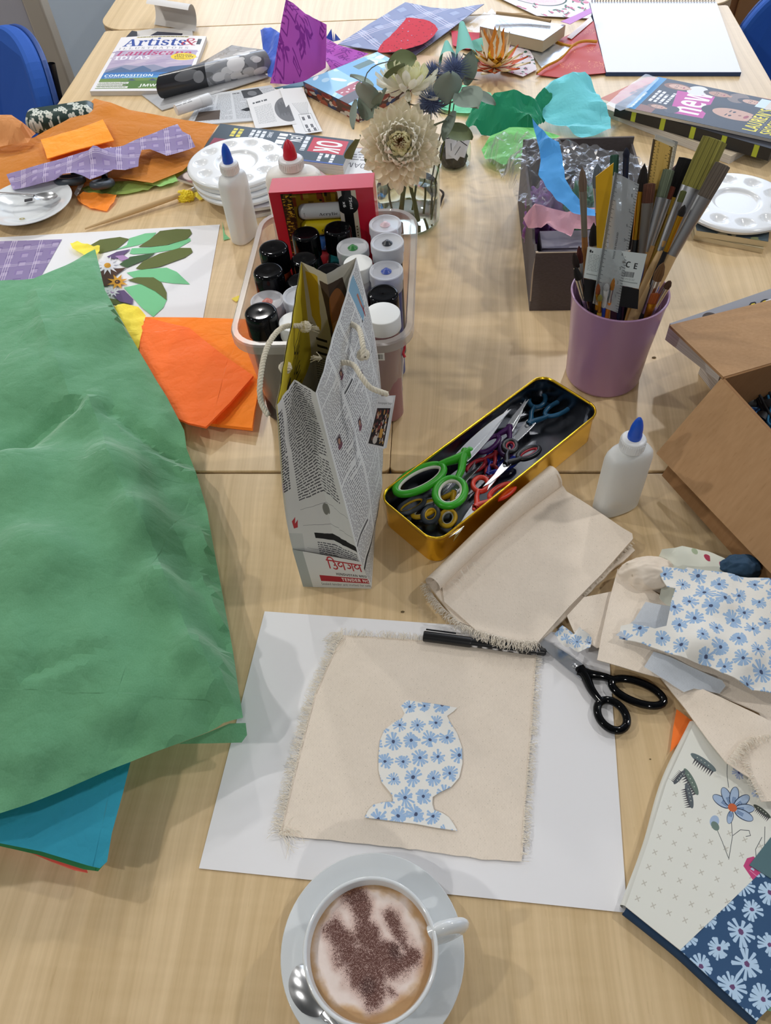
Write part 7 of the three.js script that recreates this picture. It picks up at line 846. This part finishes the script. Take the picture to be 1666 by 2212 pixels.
  // teal pierced paper
  const tealP = mat(0x6fb5a5, 0.75), cone = (p, q, r) => patch((u, t) => { const a = u * 4.4 - 2.2, rr2 = r * (1 - t * 0.75); const d = q.clone().sub(p); const s = V(-d.z, 0, d.x).normalize(), up = V(0, 1, 0); return p.clone().addScaledVector(d, t).addScaledVector(s, Math.sin(a) * rr2).addScaledVector(up, Math.cos(a) * rr2); }, 14, 10);
  assemble('teal_pierced_paper', 'curled teal pierced paper behind the sea holly', 'paper', [['curl', cone(at(1008, 132, 0.03), at(998, 52, 0.05), 0.028), tealP], ['curl', cone(at(968, 132, 0.02), at(965, 92, 0.03), 0.022), tealP], ['flap', S([[1015, 90, 0.03], [1040, 80, 0.035], [1062, 88, 0.03], [1068, 106, 0.02], [1030, 112, 0.02]], { edge: 0.01, bump: (x, z) => 0.004 * fbm(x * 30, z * 30) }), tealP]]);
  solo('red_paper', S([[975, 66, 0.006], [1000, 68, 0.006], [1050, 72, 0.006], [1078, 88, 0.006], [1070, 104, 0.006], [1010, 106, 0.006], [978, 98, 0.006]], { thick: 0.001 }), mat(0xc41f34, 0.6), 'red paper under the teal pierced paper', 'paper');
  solo('peach_paper', S([[830, 122, 0.002], [900, 118, 0.003], [985, 125, 0.003], [1000, 150, 0.003], [960, 178, 0.003], [880, 160, 0.002]], { thick: 0.001 }), mat(0xe0c2a4, 0.7), 'pale peach paper behind the flowers', 'paper');
  // green and aqua tissue
  solo('mint_tissue', S([[940, 195, 0.004], [1000, 190, 0.012], [1060, 205, 0.012], [1075, 235, 0.006], [1010, 250, 0.004], [950, 240, 0.004]], { edge: 0.01, bump: (x, z) => creaseA(x, z) }), tissue(0x6fc9a0), 'flat mint green tissue behind the sea holly', 'tissue paper');
  solo('light_green_tissue', S([[1040, 330, 0.01], [1060, 300, 0.02], [1100, 282, 0.03], [1160, 285, 0.02], [1210, 300, 0.006], [1160, 330, 0.02], [1090, 362, 0.012], [1050, 352, 0.006]], { edge: 0.008, crease: 0.4, bump: (x, z) => creaseA(x, z) * 1.3 }), tissue(0x76c572), 'light green tissue below the plastic bag', 'tissue paper');
  solo('emerald_tissue', S([[1006, 258, 0.012], [1020, 228, 0.04], [1045, 205, 0.06], [1075, 192, 0.08], [1110, 190, 0.08], [1150, 205, 0.06], [1186, 200, 0.04], [1196, 222, 0.03], [1178, 252, 0.02], [1160, 286, 0.006], [1100, 298, 0.002], [1040, 290, 0.002], [1010, 280, 0.004]], { edge: 0.0065, crease: 0.35, pw: 2.5, ctrl: [[1060, 240, 0.085], [1110, 235, 0.09], [1150, 235, 0.06], [1085, 265, 0.06], [1130, 268, 0.05], [1040, 262, 0.045]], bump: (x, z) => creaseA(x * 1.6, z * 1.6) * 1.8 - 0.01 + 0.02 * nz(x * 22, z * 22, 5) }), tissue(0x0f7f5c), 'crumpled emerald green tissue beside the small glass jar', 'tissue paper');
  solo('aqua_tissue', S([[1172, 205, 0.03], [1200, 186, 0.05], [1222, 182, 0.04], [1236, 172, 0.06], [1254, 170, 0.05], [1262, 168, 0.06], [1275, 178, 0.05], [1288, 210, 0.03], [1318, 262, 0.014], [1318, 290, 0.006], [1256, 306, 0.004], [1215, 285, 0.006], [1178, 272, 0.01], [1168, 240, 0.02]], { edge: 0.008, crease: 0.4, bump: (x, z) => creaseA(x, z) * 1.6 }), tissue(0x6cc7d4), 'creased aqua tissue paper beside the emerald one', 'tissue paper');
  // magazine stack at the right
  const nw = ctex(768, 1024, (x, w, h) => { fill(x, '#23262e', 0, 0, w, h); reseed(92); fill(x, '#2f8ac4', 0, 0, w, 62); print(x, 30, 20, 700, 30, 26, '#dfe8f0', { k: 0.6 }); fill(x, '#8a5a48', 0, 62, 130, 110); poly(x, '#c03a96', [[90, 270], [560, 190], [600, 430], [110, 480]]); text(x, 'new', 130, 440, 'bold 280px sans-serif', '#f4f2f4', { rot: -0.05, stroke: '#c03a96', lw: 10, sx: 0.88 }); portrait(x, 150, 170, 50, '#c9a088', '#6a4a3a', '#3a3a40'); print(x, 230, 84, 260, 130, 34, '#e6e6ea', { k: 0.6 }); portrait(x, 640, 170, 70, '#d0a48c', '#8a5a3a', '#e0e0e0'); portrait(x, 660, 430, 70, '#b98a70', '#4a3428', '#7a6a60'); portrait(x, 640, 650, 66, '#c9a088', '#3a2c26', '#d8d0c4'); fill(x, '#cfe0e6', 560, 690, 190, 60); portrait(x, 320, 610, 150, '#c79c84', '#23201f', '#55585e', 0.1); text(x, 'LAUREN\'S', 60, 820, 'bold 118px sans-serif', '#e9d923', { stroke: '#15161a', lw: 16, sx: 0.9 }); text(x, 'SHOCK MOVE', 60, 920, 'bold 108px sans-serif', '#e9d923', { stroke: '#15161a', lw: 16, sx: 0.78 }); print(x, 80, 944, 380, 60, 36, '#f0f0f2', { k: 0.6 }); oval(x, '#e8e8ea', 620, 900, 120, 110); portrait(x, 580, 880, 50, '#b98a70', '#2a2220', '#444444'); portrait(x, 660, 890, 50, '#c9a088', '#4a3428', '#888888'); });
  const om = ctex(256, 256, (x, w) => { fill(x, '#c9785a', 0, 0, w, w); oval(x, '#e6e0dc', 90, 110, 70, 60); oval(x, '#b03a3a', 90, 110, 46, 38); fill(x, '#e0d0b8', 0, 0, 40, w); reseed(93); print(x, 120, 20, 120, 200, 12, '#5a3a30'); });
  const sp2 = mat(0xffffff, 0.4, { map: ctex(512, 64, (x, w, h) => { fill(x, '#1d1f25', 0, 0, w, h); for (const a of [60, 160, 260, 360, 460]) fill(x, '#b9c83a', a, 0, 16, h); }) });
  book('magazine', 'orange covered magazine at the bottom of the gossip stack', 'magazine', [[1276, 222], [1400, 166], [1760, 232], [1580, 338]], 0, 0.016, om); book('magazine', 'thick dark magazine with lime spine marks inside the gossip stack', 'magazine', [[1330, 226], [1420, 172], [1780, 236], [1668, 322]], 0.0165, 0.024, ctex(64, 64, (x) => fill(x, '#34363e', 0, 0, 64, 64)), { pm: sp2 });
  book('gossip_magazine', 'gossip magazine with the pink new logo on top of the stack', 'magazine', [[1352, 232], [1422, 166], [1766, 236], [1700, 308]], 0.041, 0.006, nw, { rough: 0.22 });
  solo('clear_wrapper', S([[1310, 226, 0.051], [1345, 195, 0.052], [1395, 160, 0.052], [1425, 170, 0.053], [1365, 232, 0.053], [1340, 240, 0.051]], { edge: 0.01, bump: (x, z) => 0.004 * Math.abs(nz(x * 60, z * 60)) }), clearPlastic, 'clear film wrapper around the gossip magazines', 'film');
  // magazine under the carton flap
  const m2 = ctex(512, 256, (x, w, h) => { fill(x, '#9a9ca4', 0, 0, w, h); reseed(94); fill(x, '#2a6fb0', 0, 150, 60, 106); portrait(x, 150, 60, 40, '#b98a70', '#3a2c26', '#23262c'); text(x, '18', 300, 110, 'bold 110px sans-serif', '#efd92a', { stroke: '#15161a', lw: 12, rot: 0.1 }); for (const [a, b] of [[70, 120], [200, 90], [250, 120]]) oval(x, '#efd92a', a, b, 10, 10); text(x, 'P W B O', 80, 180, 'bold 44px sans-serif', '#f0f0f2'); fill(x, '#e6e6ea', 400, 40, 112, 40); print(x, 404, 50, 100, 24, 12, '#4a4a50', { k: 0.5 }); });
  book('magazine', 'magazine with a yellow number tucked under the carton flap', 'magazine', [[1447, 699], [1700, 612], [1740, 745], [1560, 800]], 0.058, 0.03, m2, { raise: [0.0, 0, 0, 0.01], pm: pageEdge });
  book('magazine', 'navy covered magazine lying on the table under the carton flap', 'magazine', [[1530, 745], [1720, 690], [1760, 780], [1600, 830]], 0, 0.056, ctex(32, 32, (x) => fill(x, '#24508a', 0, 0, 32, 32)));
}
function creaseA(x, z) { return (creaseA.f ||= creases(95, 7, 0.06, 0.02))(x, z); }
// ---------------------------------------------------------------- dark shoe box with plastic and tissue
{
  const x0 = 0.1455, x1 = 0.342, z0 = -1.405, z1 = -1.072, h = 0.11; const dk = mat(0xffffff, 0.85, { map: dtex(128, (u, v) => { const k = fbm(u * 40, v * 40) * 12; return [92 + k, 84 + k, 82 + k]; }) }), edge = mat(0xb9a892, 0.9);
  const o = thing('shoe_box', 'open dark grey cardboard box with torn corners behind the lilac pot', 'box', V((x0 + x1) / 2, T, (z0 + z1) / 2)); const W2 = (x1 - x0) / 2, D2 = (z1 - z0) / 2, t = 0.004;
  part('front_wall', box(-W2, W2, 0, h, D2 - t, D2), dk, o); part('rear_wall', box(-W2, W2, 0, h + 0.012, -D2, -D2 + t), dk, o); part('side_wall', box(W2 - t, W2, 0, h, -D2 + t, D2 - t), dk, o); part('base', box(-W2 + t, W2 - t, 0.0, 0.004, -D2 + t, D2 - t), dk, o);
  const torn = []; for (let i = 0; i <= 24; i++) { const z = -D2 + t + (2 * D2 - 2 * t) * i / 24; torn.push([z, h - (i > 16 ? 0.014 * Math.abs(Math.sin(i * 2.3)) : 0.003 * Math.abs(Math.sin(i * 3.1)))]); } const sw = shapeOf([[-D2 + t, 0], ...torn, [D2 - t, 0]].map(([z, y]) => [-z, y])); const swg = extrude(sw, t, 0).rotateY(Math.PI / 2).translate(-W2 - 0.0, 0, 0); part('torn_side_wall', swg, dk, o, 'side wall with a torn top edge');
  part('torn_edge', merge([box(-W2, -W2 + t, h - 0.0005, h + 0.0008, D2 - t, D2), sweep([[-W2 + 0.001, h - 0.012, D2 - 0.004], [-W2 - 0.001, h - 0.04, D2 - 0.001], [-W2, 0.02, D2]], () => 0.0012, 12, 5), box(-W2, W2, h - 0.0006, h + 0.0004, D2 - 0.0012, D2 + 0.0002)]), edge, o, 'pale torn board edge');
  const wx = (a, b, hh) => at(a, b, hh);
  const gc = thing('grey_carton', 'flat grey purple carton inside the shoe box', 'carton', V(0.215, T + 0.005, -1.13)); part('body', rbox(0.11, 0.078, 0.09, 0.003).translate(0.0, 0.039, 0), mat(0x5f5866, 0.45), gc); part('lid_flap', rbox(0.108, 0.002, 0.05, 0.0008).translate(0, 0.0795, -0.016), mat(0x6d6674, 0.4), gc);
  solo('pink_tissue', sheet([[1130, 480, 0.115], [1155, 448, 0.13], [1180, 455, 0.125], [1225, 462, 0.12], [1290, 452, 0.12], [1290, 500, 0.1], [1240, 500, 0.1], [1232, 520, 0.092], [1215, 510, 0.1], [1180, 495, 0.11], [1168, 505, 0.1], [1140, 500, 0.1]], { edge: 0.006, crease: 0.4, bump: (x, z) => creaseA(x * 1.7, z * 1.7) }), tissue(0xd9a3ae), 'crumpled pink tissue hanging over the front of the shoe box', 'tissue paper');
  solo('purple_tissue', lump(V(0.18, T + 0.02, -1.25), 0.045, 0.07, 0.05, 1.1, 0.4, 4), tissue(0x8a5a9a), 'purple tissue inside the plastic bag in the shoe box', 'tissue paper');
  solo('foil_wrap', lump(V(0.265, T + 0.02, -1.28), 0.055, 0.075, 0.075, 9.3, 0.35, 5), mat(0xb9bdc4, 0.25, { metalness: 0.7 }), 'silver foil wrap inside the plastic bag in the shoe box', 'foil');
  solo('green_tissue', lump(V(0.232, T + 0.03, -1.23), 0.035, 0.072, 0.035, 6.3, 0.4, 4), tissue(0x4f9a6a), 'green tissue inside the plastic bag in the shoe box', 'tissue paper');
  const film = mat(0xf2f4f8, 0.1, { transmission: 0.88, thickness: 0, ior: 1.5 });
  solo('plastic_bag', sheet([[1045, 330, 0.03], [1062, 300, 0.06], [1100, 284, 0.1], [1150, 288, 0.13], [1200, 300, 0.14], [1290, 312, 0.13], [1370, 330, 0.125], [1405, 360, 0.12], [1385, 420, 0.12], [1320, 462, 0.115], [1230, 455, 0.12], [1160, 452, 0.12], [1115, 425, 0.11], [1080, 370, 0.06]], { edge: 0.006, crease: 0.3, ctrl: [[1240, 370, 0.165], [1180, 340, 0.15], [1320, 370, 0.15], [1140, 330, 0.13]], bump: (x, z) => 0.016 * Math.abs(nz(x * 45, z * 45, 2)) + 0.01 * Math.abs(nz(x * 110, z * 110, 5)) - 0.008 }), film, 'crinkled clear plastic bag spilling out of the shoe box', 'plastic bag');
  solo('blue_tissue', sheet([[1149, 264, 0.21], [1162, 276, 0.205], [1185, 300, 0.2], [1206, 318, 0.19], [1214, 345, 0.18], [1220, 390, 0.17], [1240, 425, 0.16], [1262, 450, 0.15], [1290, 458, 0.145], [1285, 472, 0.145], [1240, 466, 0.15], [1205, 440, 0.155], [1180, 412, 0.16], [1162, 388, 0.165], [1168, 350, 0.175], [1160, 310, 0.19]], { edge: 0.006, crease: 0.4, bump: (x, z) => creaseA(x * 1.5, z * 1.5) * 0.8 }), tissue(0x4a9ade), 'bright blue tissue strip rising out of the shoe box', 'tissue paper');
}
scene.traverse((o) => { if (o.isMesh) { o.castShadow = true; o.receiveShadow = true; } });
renderer.render(scene, camera);
